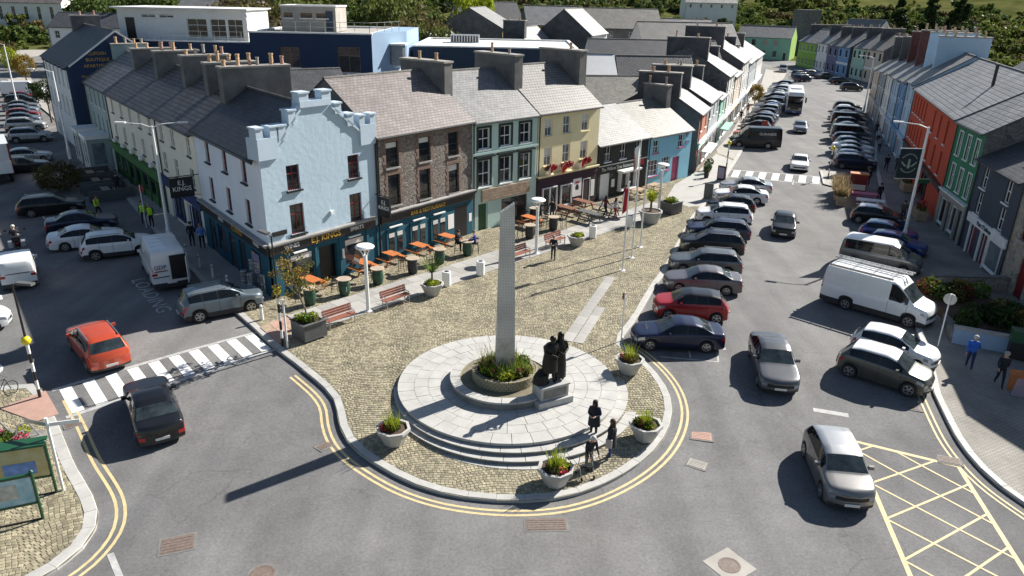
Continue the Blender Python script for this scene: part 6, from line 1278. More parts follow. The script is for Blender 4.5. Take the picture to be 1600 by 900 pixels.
bench(-9.0, 35.35, BR, 'brown slatted bench beside the dark planter with the thin tree'); bench(-6.5, 38.2, BR, 'brown slatted bench between a white mushroom lamp and the cabbage palm planter'); bench(.5, 46.3, BR, 'brown slatted bench behind the stone pillar by a mushroom lamp'); bench(3.0, 49.3, BR, 'brown slatted bench beside the yellow green octagonal planter')
def picnic(x, y, rz, m, label, L_=1.75, group='picnic tables'):
    t = thing('picnic_table', label, 'picnic table', put(x, y, PLZ + .025), rz, group)
    for i in range(5): MB().box(-L_ / 2, -.36 + i * .146, .72, L_ / 2, -.36 + i * .146 + .13, .76).build('top_plank', m, t)
    for s_ in (-1, 1):
        for i in range(2): MB().box(-L_ / 2, s_ * .68 - .13 + i * .135, .43, L_ / 2, s_ * .68 - .13 + i * .135 + .12, .465).build('seat_plank', m, t)
    for sx in (-.58, .58):
        for s_ in (-1, 1): k = MB(); k.bar((sx, s_ * .28, .72), (sx, s_ * .7, 0), .09, .05); k.build('leg', m, t)
        MB().box(sx - .06, -.8, .36, sx - .02, .8, .43).build('cross_beam', m, t)
    return t
for i, (x, y, l_) in enumerate([(-11.95, 40.2, 'behind the planter tree'), (-9.55, 43.3, 'in front of the pub doorway, a flag leaning on it'), (-8.1, 45.1, 'at the seam of the pale blue and stone fronts'), (-6.45, 46.9, 'in front of the stone pub windows'), (-4.75, 49.0, 'nearest the stone pub door')]): picnic(x, y, az_rz(AZ1 + 90), 'wood_orange', 'orange wooden picnic table ' + l_)
picnic(4.2, 57.0, az_rz(135), 'wood_brown', 'brown picnic table by the plum shopfront window'); picnic(5.7, 59.0, az_rz(135), 'wood_brown', 'brown picnic table by the plum shopfront door'); picnic(5.9, 55.6, az_rz(135), 'plastic_grey', 'dark picnic table closer to the bench', 2.1); picnic(7.6, 57.4, az_rz(135), 'plastic_grey', 'dark picnic table closer to the flagpoles', 2.1); picnic(1.3, 53.9, az_rz(135), 'wood_orange', 'orange picnic table half hidden behind the pillar', 1.4)
for i, (x, y, m_) in enumerate([(31.0, 63.6, 'sill_pink'), (30.4, 61.3, 'white'), (29.9, 59.3, 'door_red')]): picnic(x, y, az_rz(112), m_, ['faded pink', 'white', 'red'][i] + ' picnic table in the street seating area opposite', 2.2)
for i, (x, y) in enumerate([(10.9, 63.3), (12.6, 65.3)]): picnic(x, y, az_rz(45), 'wood_pale', 'pale wooden table outside the ' + ['black restaurant', 'sky blue cottage'][i], 1.3)
mat('barrel_green', (.015, .07, .035), .5); mat('barrel_top', (.42, .34, .26), .7, var=.25)
def barrel(x, y, m, label, letter=None):
    t = thing('barrel_table', label, 'barrel table', put(x, y, PLZ + .03), random.random(), 'barrel tables'); MB().lathe([(.27, 0), (.32, .2), (.345, .45), (.32, .72), (.27, .95)], 18).build('barrel', m, t, smooth=False); MB().lathe([(.42, .952), (.43, .97), (.43, .995), (.42, 1.005)], 22).build('table_top', 'barrel_top', t)
    for z in (.07, .27, .64, .84): r_ = np.interp(z, [0, .2, .45, .72, .95], [.27, .32, .345, .32, .27]); MB().lathe([(r_ + .006, z), (r_ + .009, z + .045)], 18, cap=False).build('hoop', 'dark_metal', t)
    if letter: a = rad(-55) - t.rotation_euler.z; text(letter, .3, t, T3(.345 * math.cos(a), .345 * math.sin(a), .46) @ Matrix.Rotation(a + math.pi / 2, 4, 'Z') @ UPX, 'white', .006)
def stool(x, y, rz, label):
    t = thing('bar_stool', label, 'stool', put(x, y, PLZ + .03), rz, 'bar stools at the barrels'); MB().box(-.18, -.18, .7, .18, .18, .74).build('seat', 'black', t)
    for a in (-1, 1):
        for b in (-1, 1): k = MB(); k.bar((a * .15, b * .15, .7), (a * .2, b * .2, 0), .025); k.build('leg', 'black', t)
    [MB().box(-.19, s_ * .19 - .01, .24, .19, s_ * .19 + .01, .26).build('foot_rail', 'black', t) for s_ in (-1, 1)]; k = MB(); k.bar((-.16, .17, .72), (-.17, .2, 1.05), .02); k.bar((.16, .17, .72), (.17, .2, 1.05), .02); k.box(-.18, .19, .95, .18, .21, 1.06); k.build('backrest', 'black', t)
BL = [(-11.3, 38.0, 'barrel_green', 'green barrel table behind the thin autumn tree', None), (-9.7, 39.5, 'barrel_green', 'green barrel table with white letter in front of the pub doorway', 'J'), (-8.1, 41.35, 'barrel_green', 'green barrel table beside the first mushroom lamp', None), (-6.25, 43.3, 'plastic', 'black barrel table with pale top in front of the stone pub', None), (-4.75, 45.2, 'barrel_green', 'green barrel table behind the cabbage palm', None), (-3.05, 46.95, 'barrel_green', 'green barrel table with two seated people', None), (1.2, 51.0, 'plastic', 'black barrel table beside the second mushroom lamp', None), (3.0, 53.2, 'plastic', 'black barrel table near the plum shopfront', None), (1.6, 55.6, 'plastic', 'black barrel table by the dark shop opening', None)]
for b_ in BL: barrel(*b_)
for i, (x, y) in enumerate([(-11.95, 38.3), (-10.35, 39.9), (-8.75, 41.8), (-6.95, 43.6), (-5.4, 45.6), (.5, 51.2), (1.8, 51.7), (2.4, 53.6), (3.8, 53.4), (2.3, 56), (.9, 55.4)]): stool(x, y, random.random() * 6, 'black metal bar stool at the ' + ['barrel behind the thin autumn tree', 'barrel with the white letter', 'barrel beside the first mushroom lamp', 'black pale-topped barrel by the stone pub', 'barrel behind the cabbage palm', 'black barrel by the second mushroom lamp, pillar side', 'black barrel by the second mushroom lamp, shop side', 'black barrel near the plum shopfront, pillar side', 'black barrel near the plum shopfront, picnic side', 'barrel by the dark shop opening, picnic side', 'barrel by the dark shop opening, green door side'][i])
# kegs
ks = MB().lathe([(.17, 0), (.2, .03), (.2, .08), (.19, .1), (.2, .25), (.19, .4), (.2, .43), (.2, .5), (.17, .55), (.05, .55)], 14).mesh('beer_keg', 'steel')
for i, (x, y, n) in enumerate([(-15.35, 40.75, 3), (-14.85, 40.2, 3), (-14.4, 39.7, 2), (-15.75, 40.3, 2), (-15.2, 39.8, 2)]):
    for j in range(n): tag(link('beer_keg', ks, None, put(x, y, PLZ + .01 + j * .56)), 'steel beer keg in the stacks at the pub corner', 'keg', 'beer kegs stacked at the pub corner')
# bins
for x, y, l_ in ((-3.95, 41.3, 'next to the cabbage palm planter'), (-2.0, 43.25, 'between the palm planter and the stone pillar'), (5.8, 51.4, 'next to the yellow green octagonal planter'), (8.9, 54.3, 'in front of the black restaurant near the flagpoles')):
    t = thing('litter_bin', 'white round litter bin ' + l_, 'bin', put(x, y, PLZ + .02), 0, 'litter bins on the plaza'); MB().lathe([(.24, 0), (.27, .05), (.27, .85), (.25, .9), (.18, .92), (.17, .8)], 16).build('body', 'white', t); MB().lathe([(.165, .86), (.01, .86)], 12, cap=False).build('opening', 'black', t)
for i, (x, y) in enumerate([(-22.9, 47.35), (-21.4, 45.5), (-19.8, 43.65), (-18.25, 41.85), (-16.7, 40.1), (-15.0, 38.05), (-13.3, 35.8)]):
    o = thing('bollard', ['seventh', 'sixth', 'fifth', 'fourth', 'third', 'second', 'first'][i] + ' white bollard along the side street kerb counting from the zebra crossing', 'bollard', put(x, y, PLZ), 0, 'bollards along the side street kerb'); MB().lathe([(.085, 0), (.08, .8), (.06, .86), (.01, .88)], 12).build('post', 'white', o); MB().lathe([(.088, .68), (.088, .76)], 12, cap=False).build('band', 'steel', o)
# ---------------------------------------------------------------- lamps, poles, signs
def mush(x, y, label):
    t = thing('mushroom_lamp', label, 'lamp', put(x, y, PLZ), 0, 'white mushroom lamps'); MB().lathe([(.22, 0), (.22, .04), (.11, .12), (.1, 2.9), (.09, 3.3)], 14).build('column', 'white_metal', t); MB().lathe([(.1, 3.55), (.5, 3.72), (.52, 3.78), (.42, 3.86), (.05, 3.92)], 22).build('lamp_disc', 'white_metal', t, smooth=False)
    for i in range(4): a = i * math.pi / 2 + .4; MB().tube([(.08 * math.cos(a), .08 * math.sin(a), 3.0), (.14 * math.cos(a), .14 * math.sin(a), 3.4), (.34 * math.cos(a), .34 * math.sin(a), 3.7)], .028, 6).build('stay', 'white_metal', t)
mush(-7.9, 37.2, 'white mushroom lamp between the two benches facing the pub'); mush(1.6, 47.6, 'white mushroom lamp behind the stone pillar'); mush(12.1, 59.6, 'white mushroom lamp near the yucca pot')
def street_light(x, y, h, arms, label, banner=False):
    t = thing('street_light', label, 'street light', put(x, y, PLZ), 0, 'tall street lights'); MB().lathe([(.16, 0), (.16, 1.2), (.11, 1.35), (.075, h)], 12).build('pole', 'white_metal', t)
    for a in arms: d = dirv(a); k = MB(); k.tube([(0, 0, h - .1), tuple(d * .6 + Vector((0, 0, h + .12))), tuple(d * 1.7 + Vector((0, 0, h + .2)))], .035, 6); k.build('arm', 'white_metal', t); o = MB().box(-.32, -.11, -.04, .32, .11, .06).build('lamp_head', 'white_metal', t, mx=T3(d.x * 1.9, d.y * 1.9, h + .2) @ Matrix.Rotation(az_rz(a), 4, 'Z'))
    if banner:
        mx = T3(0, 0, 6.1) @ Matrix.Rotation(rad(180), 4, 'Z'); MB().box(.12, -.03, -1.05, 1.55, .03, 1.0).build('banner', 'banner_dark', t, mx=mx); k = MB(); k.bar((0, 0, 1.02), (1.6, 0, 1.02), .04); k.bar((0, 0, -1.07), (1.6, 0, -1.07), .04); k.build('bracket', 'white_metal', t, mx=mx)
        mm = mx @ Matrix.Rotation(math.pi, 4, 'Z') @ T3(-.83, -.045, 0)
        k = MB(); [k.face([(s_ * .08, 0, -.25), (s_ * .55, 0, .18), (s_ * .5, 0, .0), (s_ * .3, 0, -.2)][::-1 if s_ > 0 else 1]) for s_ in (-1, 1)]; k.face([(-.09, 0, -.35), (.09, 0, -.35), (.07, 0, .3), (-.07, 0, .3)]); k.build('emblem', 'leaf_sage', t, mx=mm)
        for sg in (1, -1):
            k = MB()
            for i in range(9): a = rad(30 + i * 13.3) * 1; b = rad(30 + (i + .7) * 13.3); k.face([(.62 * math.cos(a), 0, sg * .68 * math.sin(a)), (.62 * math.cos(b), 0, sg * .68 * math.sin(b)), (.54 * math.cos(b), 0, sg * .6 * math.sin(b)), (.54 * math.cos(a), 0, sg * .6 * math.sin(a))])
            k.build('emblem_ring', 'leaf_sage', t, mx=mm)
        MB().box(-.9, -.02, 0, -.05, .02, .32).build('finger_sign', 'door_green', t, mx=T3(.95, 0, 4.7))
mat('banner_dark', (.012, .022, .028), .6); mat('leaf_sage', (.30, .36, .30), .7)
street_light(-23.4, 47.65, 8.1, (-95, 75), 'tall white street light between the bollards and the hi-vis pair'); street_light(28.1, 50.75, 8.6, (-70,), 'tall white street light carrying a dark banner with winged emblem', True); street_light(-45.3, 74.2, 8.6, (-100,), 'tall white street light beside the grey teal hotel'); street_light(-72, 108, 8.6, (-100,), 'tall white street light far along the side street'); street_light(56, 121, 8.4, (-70,), 'tall white street light far along the opposite kerb')
mat('beacon_yellow', (.75, .60, .02), .35, var=0)
def beacon(x, y, hb, ht, label, arm=None):
    t = thing('crossing_beacon', label, 'beacon', put(x, y, PLZ), 0, 'zebra crossing beacons'); n = 6
    for i in range(n): MB().cyl((0, 0, hb * .93 * i / n), (0, 0, hb * .93 * (i + 1) / n), .065, n=10).build('pole_band', 'black' if i % 2 == 0 else 'white', t)
    MB().lathe([(.02, -.2), (.14, -.15), (.2, 0), (.14, .15), (.02, .2)], 14, c=(0, 0, hb)).build('globe', 'beacon_yellow', t, smooth=True)
    if ht: MB().cyl((0, 0, hb + .18), (0, 0, ht), .05, .04, 8).build('upper_pole', 'black', t); d = dirv(arm); k = MB(); k.bar((0, 0, ht), tuple(d * .5 + Vector((0, 0, ht + .05))), .05); k.box(.25, -.12, -.05, 1.0, .12, .05, 0, T3(0, 0, ht + .08) @ Matrix.Rotation(az_rz(arm), 4, 'Z')); k.build('lamp_head', 'plastic_grey', t)
    return t
beacon(-11.3, 32.75, 2.95, 5.7, 'striped beacon with yellow globe and black lamp at the plaza end of the crossing', -50); beacon(-20.4, 27.8, 1.85 + .9, 5.3, 'striped beacon with yellow globe and grey lamp at the corner end of the crossing', 100); beacon(31.4, 72.8, 3.0, 0, 'striped beacon with yellow globe beside the street seating opposite'); beacon(20.6, 71.0, 3.6, 0, 'striped beacon with yellow globe by the flagged pavement')
def sign_post(x, y, h, label, disc='door_red', r_=.3, az=180):
    t = thing('sign_post', label, 'sign', put(x, y, PLZ), az_rz(az + 90)); MB().cyl((0, 0, 0), (0, 0, h), .035, n=8).build('post', 'white_metal', t); mx = T3(0, -.05, h - r_) @ UPX
    MB().lathe([(r_, 0), (r_, .02)], 20).build('sign_disc', disc, t, mx=mx); MB().lathe([(r_ * .72, .021), (r_ * .72, .026)], 20).build('sign_face', 'white', t, mx=mx); return t
sign_post(5.65, 34.1, 2.7, 'small red ringed traffic sign by the navy saloon', r_=.2, az=115); sign_post(22.0, 34.3, 2.9, 'round traffic sign on a leaning post by the planted bed', 'steel', .3, 220); sign_post(-26.9, 51.6, 3.2, 'round red traffic sign behind the hi-vis pair', az=200)
# the second pole at the plaza beacon, and flags
MBp = thing('white_post', 'short white post beside the plaza crossing beacon', 'post', put(-11.0, 32.55, PLZ)); MB().cyl((0, 0, 0), (0, 0, 2.6), .05, n=10).build('post', 'white_metal', MBp)
def flagpole(x, y, h, label, cols, fz=None):
    t = thing('flagpole', label, 'flagpole', put(x, y, PLZ), 0, 'white flagpoles'); MB().lathe([(.2, 0), (.2, .03), (.06, .06), (.055, h * .6), (.035, h)], 10).build('pole', 'white_metal', t); MB().lathe([(.01, 0), (.06, .05), (.01, .1)], 8, c=(0, 0, h)).build('finial', 'white_metal', t)
    if cols:
        k = MB(); zt = fz or h - .1; n = len(cols)
        for j in range(6):
            for i in range(n): u0, u1 = i / n, (i + 1) / n; f_ = lambda u, v: (-.05 - .36 * u + .08 * math.sin(7 * u + v), .12 * math.sin(9 * u + 2 * v), zt - 1.5 * v - .55 * u); k.face([f_(u0, j / 6), f_(u0, (j + 1) / 6), f_(u1, (j + 1) / 6), f_(u1, j / 6)], i)
        k.build('flag', cols, t)
flagpole(7.1, 44.6, 5.8, 'white flagpole with maroon and white flag hanging', ['red_cloth', 'white'], 5.5); flagpole(8.05, 47.15, 7.9, 'tallest white flagpole with white and red flag hanging', ['white', 'white', 'red_cloth']); flagpole(9.0, 49.5, 6.1, 'bare white flagpole between the tall one and the yucca pot', None)
for x, y, z, c_, l_ in ((-9.9, 42.4, 1.6, ['poster_blue', 'white', 'wood_orange'], 'colourful flag on a short staff leaning over the orange picnic table'),): t = thing('small_flag', l_, 'flag', put(x, y, PLZ)); k = MB(); k.bar((0, 0, .6), (.5, -.5, 2.0), .02); k.build('staff', 'wood_pale', t); k = MB(); [k.face([(.15 + i * .08, -.15 - i * .08, 1.0 + i * .22), (.15 + i * .08 + .3, -.15 - i * .08 + .1, .8 + i * .22), (.23 + i * .08 + .3, -.23 - i * .08 + .1, 1.02 + i * .22), (.23 + i * .08, -.23 - i * .08, 1.22 + i * .22)], i) for i in range(3)]; k.build('cloth', c_, t)
q = row(6.75); yq = B0 + d2 * 6.75
for x, c_, l_ in ((.9, ['white', 'red_cloth'], 'red and white banner'), (2.5, ['red_cloth', 'red_cloth'], 'dark red pennant'), (4.6, ['white', 'red_cloth'], 'white pennant')):
    p = yq + d2 * x; t = thing('wall_flag', l_ + ' on the yellow townhouse above the plum shopfront', 'flag', (p.x, p.y, 3.35), az_rz(AZ2)); k = MB(); k.bar((0, 0, 0), (.1, -.8, 1.0), .025); k.build('staff', 'white_metal', t); k = MB(); [k.face([(.05, -.35 - i * .22, .4 + i * .28), (.05, -.4 - i * .22, -.1 + i * .28), (.07, -.62 - i * .22, .1 + i * .28), (.09, -.57 - i * .22, .68 + i * .28)], i) for i in range(2)]; k.build('cloth', c_, t)
for x in (2.9, 5.15, 1.0):
    p = yq + d2 * (x + .4); n_ = Vector((d2.y, -d2.x, 0)); p += n_ * .2; t = thing('flower_box', 'red flowering window box on the yellow townhouse under the ' + {2.9: 'middle', 5.15: 'last', 1.0: 'first'}[x] + ' window', 'flower box', (p.x, p.y, 3.7), az_rz(AZ2)); MB().box(-.6, -.12, 0, .6, .12, .2).build('trough', 'plastic_grey', t); link('leaves', qmesh('leaves', leaves(160, (0, -.05, .25), (.62, .22, .2), .09, int(x * 10)), 'leaf_dark'), t); link('blossom', qmesh('blossom', leaves(260, (0, -.12, .22), (.66, .26, .3), .09, int(x * 11)), 'petal_red'), t)
# information boards at the corner
def board(x0, y0, x1, y1, z0, z1, m_, label, roofed=False):
    a, b = Vector((x0, y0, 0)), Vector((x1, y1, 0)); d = b - a; t = thing('information_board', label, 'sign', put(x0, y0, PLZ), math.atan2(d.y, d.x)); L_ = d.length
    for x in (0, L_): MB().cyl((x, 0, 0), (x, 0, z1 + .12), .05, n=10).build('post', 'door_green', t); MB().lathe([(.01, 0), (.07, .05), (.01, .12)], 8, c=(x, 0, z1 + .12)).build('finial', 'door_green', t)
    MB().box(.06, -.03, z0, L_ - .06, .03, z1).build('panel', m_, t); MB().box(.05, -.05, z1 + .001, L_ - .05, .05, z1 + .1).build('frame_rail', 'door_green', t); MB().box(.05, -.05, z0 - .08, L_ - .05, .05, z0 - .001).build('frame_rail', 'door_green', t); MB().box(.05, -.03, .0, L_ - .05, .03, .05).build('foot_rail', 'black', t)
    if roofed: MB().box(-.05, -.3, z1 + .13, L_ + .05, .3, z1 + .2).build('hood', 'door_green', t)
    return t, L_
mat('map_blue', (.22, .50, .66), .4, var=.3, scale=2.2, col2=(.45, .62, .68)); mat('map_yellow', (.62, .42, .12), .4, var=.25, scale=1.6, col2=(.55, .50, .30)); mat('map_sea', (.15, .25, .55), .4, var=.4, scale=3)
t, L_ = board(-18.6, 18.95, -15.75, 20.2, .75, 1.75, 'map_blue', 'low green framed board with a pale blue map'); MB().box(.6, -.036, 1.0, L_ - .5, -.031, 1.55).build('map_land', mat('map_land', (.45, .46, .42), .5, var=.3, scale=6), t)
t, L_ = board(-18.9, 20.6, -16.1, 21.6, .8, 2.0, 'map_yellow', 'taller green hooded board with a yellow tourist map', True); MB().box(L_ - 1.4, -.036, .95, L_ - .4, -.031, 1.45).build('map_inset', 'map_sea', t)
t = thing('finger_post', 'white finger post with two arms behind the tourist boards', 'sign', put(-15.95, 21.75, PLZ)); MB().cyl((0, 0, 0), (0, 0, 3.0), .05, n=10).build('post', 'white_metal', t)
for a, m_ in ((72, 'white'), (-75, 'steel')): MB().box(.06, -.015, 2.66, 1.0, .015, 2.8).build('sign_arm', m_, t, mx=Matrix.Rotation(az_rz(a), 4, 'Z'))
# bicycle leaning at the corner
t = thing('bicycle', 'dark bicycle parked on the cobbled corner by the crossing', 'bicycle', put(-21.9, 27.5, PLZ), rad(70))
for x in (-.52, .52): k = MB(); [k.cyl((x + .33 * math.cos(a), 0, .35 + .33 * math.sin(a)), (x + .33 * math.cos(a + .4), 0, .35 + .33 * math.sin(a + .4)), .02, n=6) for a in np.arange(0, 6.3, .4)]; [k.bar((x, 0, .35), (x + .32 * math.cos(a), 0, .35 + .32 * math.sin(a)), .006) for a in np.arange(0, 6.2, .7)]; k.build('wheel', 'rubber', t)
k = MB(); P_ = dict(r=(-.52, 0, .35), f=(.52, 0, .35), b=(-.08, 0, .32), s=(-.22, 0, .85), h=(.36, 0, .88)); [k.cyl(P_[a], P_[b], .018, n=6) for a, b in ('rb', 'rs', 'bs', 'bh', 'sh', 'fh')]; k.build('frame', 'dark_metal', t); MB().box(-.36, -.07, .9, -.1, .07, .96).build('saddle', 'black', t); MB().cyl((.36, -.28, 1.0), (.36, .28, 1.0), .015, n=6).build('handlebar', 'steel', t)
t = thing('wire_planter', 'small flowering bed with bent metal hoops behind the yellow map board', 'flower bed', put(-19.6, 24.4, PLZ)); MB().box(-1.2, -.6, 0, 1.2, .6, .35).build('trough', 'granite_dark', t)
for i in range(7): link('foliage', qmesh('foliage', leaves(90, (random.uniform(-1, 1), random.uniform(-.4, .4), .5), (.3, .3, .22), .08, 900 + i), ['leaf_lime', 'leaf_green', 'petal_pink', 'leaf_dark'][i % 4]), t)
for x in (-.6, .5): MB().tube([(x, -.3, .3), (x + .1, -.1, 1.0), (x + .4, .1, 1.0), (x + .6, .3, .3)], .03, 6).build('hoop', 'steel', t)
# street seating opposite: red box, dry planter, wooden planters
t = thing('booth', 'red and white box at the end of the street seating opposite', 'booth', put(32.0, 67.5, PLZ), az_rz(112)); MB().box(-.75, -.4, 0, .75, .4, 1.6).build('cabinet', 'door_red', t); MB().box(-.8, -.45, 1.601, .8, .45, 1.7).build('lid', 'wood_orange', t); MB().box(-.65, -.42, .2, .65, -.401, .7).build('panel', 'white', t)
for i, (x, y) in enumerate([(28.6, 62.9), (30.1, 67.0), (29.2, 64.9)]):
    t = thing('wooden_planter', 'weathered wooden planter with dry ' + ['grasses beside the white picnic table', 'stems by the traffic island', 'shrub between two other dry planters'][i], 'planter', put(x, y), az_rz(20)); [MB().box(-.85, -.35 + j * .0, .05 + j * .16, .85, .35, .2 + j * .16).build('board', 'wood_pale', t) for j in range(5)]; link('grasses', qmesh('grasses', blades(260, (0, 0, .8), .6, 1.0, 77 + i, .03, .8), 'leaf_dry'), t); link('foliage', qmesh('foliage', leaves(240, (0, 0, 1.1), (.8, .5, .35), .12, 80 + i), 'leaf_autumn'), t)
isl2 = sheet('traffic_island', [(31.9, 76.3), (34.0, 75.6), (32.5, 70.4), (30.6, 69.0), (29.9, 70.2)], PLZ, 'concrete'); kerb([(29.9, 70.2), (31.9, 76.3), (34.0, 75.6)], isl2, 1, .9, .2)
for i, (x, y) in enumerate([(33.2, 58.4), (36.9, 68.2), (38.4, 72.2)]):
    t = thing('wooden_planter', 'brown box planter with red flowers against the ' + ['stone shopfront of the green townhouse', 'orange townhouse near the green one', 'orange townhouse beside the hanging baskets'][i], 'planter', put(x, y, PLZ), az_rz(15)); [MB().box(-.9, -.4, .03 + j * .19, .9, .4, .21 + j * .19).build('board', 'wood_pale', t) for j in range(4)]; link('foliage', qmesh('foliage', leaves(220, (0, 0, .95), (.85, .4, .3), .11, 90 + i), 'leaf_green'), t); link('blossom', qmesh('blossom', leaves(130, (0, 0, 1.2), (.8, .4, .4), .1, 95 + i), 'petal_red'), t)
# raised garden at the stone house
gw_ = thing('garden_wall', 'blue grey rendered wall in front of the planted bed', 'wall', (22.95, 34.75, 0), math.atan2(-1.45, 2.95)); MB().box(0, 0, 0, 9, .25, .95).build('wall', 'w_lightnavy', gw_); MB().box(-.05, -.05, .951, 9, .3, 1.05).build('coping', 'concrete', gw_)
gw2 = thing('garden_wall', 'low rubble stone wall at the end of the planted bed', 'wall', (26.0, 42.6, 0), rad(-3)); MB().box(0, 0, 0, 4.5, .4, .9).build('wall', 'stone_warm', gw2); MB().box(-.03, -.03, .901, 4.5, .43, 1.0).build('coping', 'granite_dark', gw2)
gw3 = thing('garden_edging', 'rough rubble edging of the planted bed', 'edging', (23.3, 35.2, 0), az_rz(22)); [MB().lathe([(.05, -.05), (.28, .05), (.3, .3), (.15, .5)], 7, c=(i * .48, random.uniform(-.08, .08), random.uniform(0, .1))).build('rock', 'granite_dark', gw3) for i in range(14)]
leafmat('leaf_dark_red', (.10, .03, .02), (.16, .06, .03))  # dark reddish leaves of the garden shrubs
t = thing('shrub_bed', 'dark green shrubs with reddish leaves in the raised garden', 'shrub bed', (26.2, 38.2, 0)); MB().box(-2.0, -2.6, .1, 1.8, 3, .6).build('soil', 'soil', t)
for i in range(16): x, y = random.uniform(-2, 1.5), random.uniform(-2.4, 2.8); link('foliage', qmesh('foliage', leaves(240, (x, y, .95), (.7, .7, .55), .14, 500 + i), ['leaf_dark', 'leaf_olive', 'leaf_dark', 'leaf_green', 'leaf_autumn', 'leaf_dark', 'leaf_dark', 'leaf_dark_red'][i % 8]), t)
t = thing('parcel_locker', 'green service cabinet against the blue grey wall', 'cabinet', put(25.3, 33.2, PLZ), rad(-26)); MB().box(-.4, -.3, 0, .4, .3, .9).build('pedestal', 'black', t); MB().box(-.45, -.35, .901, .45, .35, 1.5).build('cabinet', 'door_green', t)
t = thing('wheelie_bin', 'black wheeled bin beside the green cabinet', 'bin', put(26.5, 32.6, PLZ), rad(-26)); MB().box(-.3, -.35, .08, .3, .35, 1.0).build('bin_body', 'plastic', t); MB().box(-.33, -.4, 1.001, .33, .38, 1.07).build('lid', 'plastic', t); [MB().cyl((sx * .3, .3, .1), (sx * .36, .3, .1), .1, n=10).build('wheel', 'rubber', t) for sx in (-1, 1)]
t = thing('pavement_sign', 'blue and orange folding board sign on the paver pavement', 'sign', put(23.2, 29.5, PLZ), rad(-20)); MB().box(-.35, -.02, 0, .35, .02, 1.0).build('board', 'poster_blue', t, mx=Matrix.Rotation(.25, 4, 'X')); MB().box(-.35, -.02, 0, .35, .02, 1.0).build('board', 'wood_orange', t, mx=T3(-.05, .5, 0) @ Matrix.Rotation(-.25, 4, 'X'))
for x, y, m_, l_ in ((20.0, 70.3, 'black', 'black framed display board by the far crossing beacon'), (33.2, 99.5, 'door_red', 'red advertising board by the shops past the van'), (17.0, 63.0, 'plastic_grey', 'grey totem post at the end of the flagged pavement')): t = thing('display_board', l_, 'sign', put(x, y, PLZ), az_rz(130)); MB().box(-.4, -.06, .1, .4, .06, 1.5).build('case', m_, t); MB().box(-.3, -.075, .3, .3, -.061, 1.35).build('face', 'poster_blue' if m_ == 'black' else m_, t); MB().box(-.45, -.2, 0, .45, .2, .1).build('foot', 'concrete', t)
for i, (x, y) in enumerate([(18.9, 71.6), (19.4, 73.6), (20.1, 75.2)]): t = thing('potted_bush', 'round clipped bush in a black pot ' + ['at the sky blue cottage corner', 'second along the mint shopfront', 'last along the mint shopfront'][i], 'plant pot', put(x, y, PLZ)); MB().lathe([(.2, 0), (.28, .45), (.25, .45)], 12).build('pot', 'black', t); link('foliage', qmesh('foliage', leaves(260, (0, 0, .85), (.38, .38, .45), .09, 60 + i), 'leaf_dark'), t)
# parklet on the side street
for i, (x, y) in enumerate([(-38.6, 66.0), (-36.6, 63.2), (-34.2, 60.2)]):
    t = thing('parklet_box', 'grey slatted street seating unit ' + ['next to the silver saloon', 'in the middle of the seating row', 'next to the black estate car'][i], 'street seating', put(x, y, PLZ * .3), az_rz(SIDE_AZ)); MB().box(-1.4, -1.8, 0, 1.4, -1.65, 1.0).build('screen', 'plastic_grey', t)
    for s_ in (-1.4, 1.3): MB().box(s_, -1.645, 0, s_ + .1, 1.6, .9).build('screen', 'plastic_grey', t)
    for j in range(4): MB().box(-1.28, -1.2 + j * .15, .45, 1.28, -1.2 + j * .15 + .12, .5).build('seat_slat', 'wood_plank', t); MB().box(-.8, -.2 + j * .15, .7, .8, -.2 + j * .15 + .12, .75).build('table_slat', 'wood_plank', t)
    k = MB(); k.box(-1.2, -1.15, 0, -1.1, -.65, .449); k.build('support', 'plastic_grey', t); MB().box(1.1, -1.15, 0, 1.2, -.65, .449).build('support', 'plastic_grey', t); MB().box(-.06, -.1, 0, .06, .2, .699).build('table_leg', 'plastic_grey', t)
# motorcycle with rider
mc = thing('motorcycle', 'touring motorcycle with panniers and top box seen from behind', 'motorcycle', put(-33.0, 46.4), rad(33))
for y in (-.75, .75): a, b = wheel_mesh(.32, .16); w2 = link('wheel', a, mc, mx=T3(0, y, .32) @ Matrix.Rotation(math.pi / 2, 4, 'Y')); link('rim', b, w2)
MB().box(-.16, -.5, .35, .16, .55, .8).build('engine', 'dark_metal', mc); MB().box(-.17, -.75, .8, .17, .25, .92).build('seat', 'black', mc); MB().lathe([(.02, 0), (.2, .1), (.2, .25), (.05, .35)], 10, c=(0, .42, .75)).build('fuel_tank', 'p_silver', mc); MB().box(-.22, .75, .8, .22, .82, 1.35).build('windshield', 'glass_light', mc); MB().cyl((-.42, .5, 1.08), (.42, .5, 1.08), .02, n=6).build('handlebar', 'black', mc)
for sx in (-1, 1): MB().box(sx * .36 - .12, -.95, .5, sx * .36 + .12, -.4, .85).build('pannier', 'p_silver', mc); MB().box(sx * .55 - .07, .48, 1.25, sx * .55 + .07, .51, 1.36).build('mirror', 'black', mc)
MB().box(-.24, -1.05, .93, .24, -.68, 1.22).build('top_box', 'black', mc); MB().box(-.08, -1.07, .75, .08, -1.02, .83).build('tail_light', 'red_light', mc)
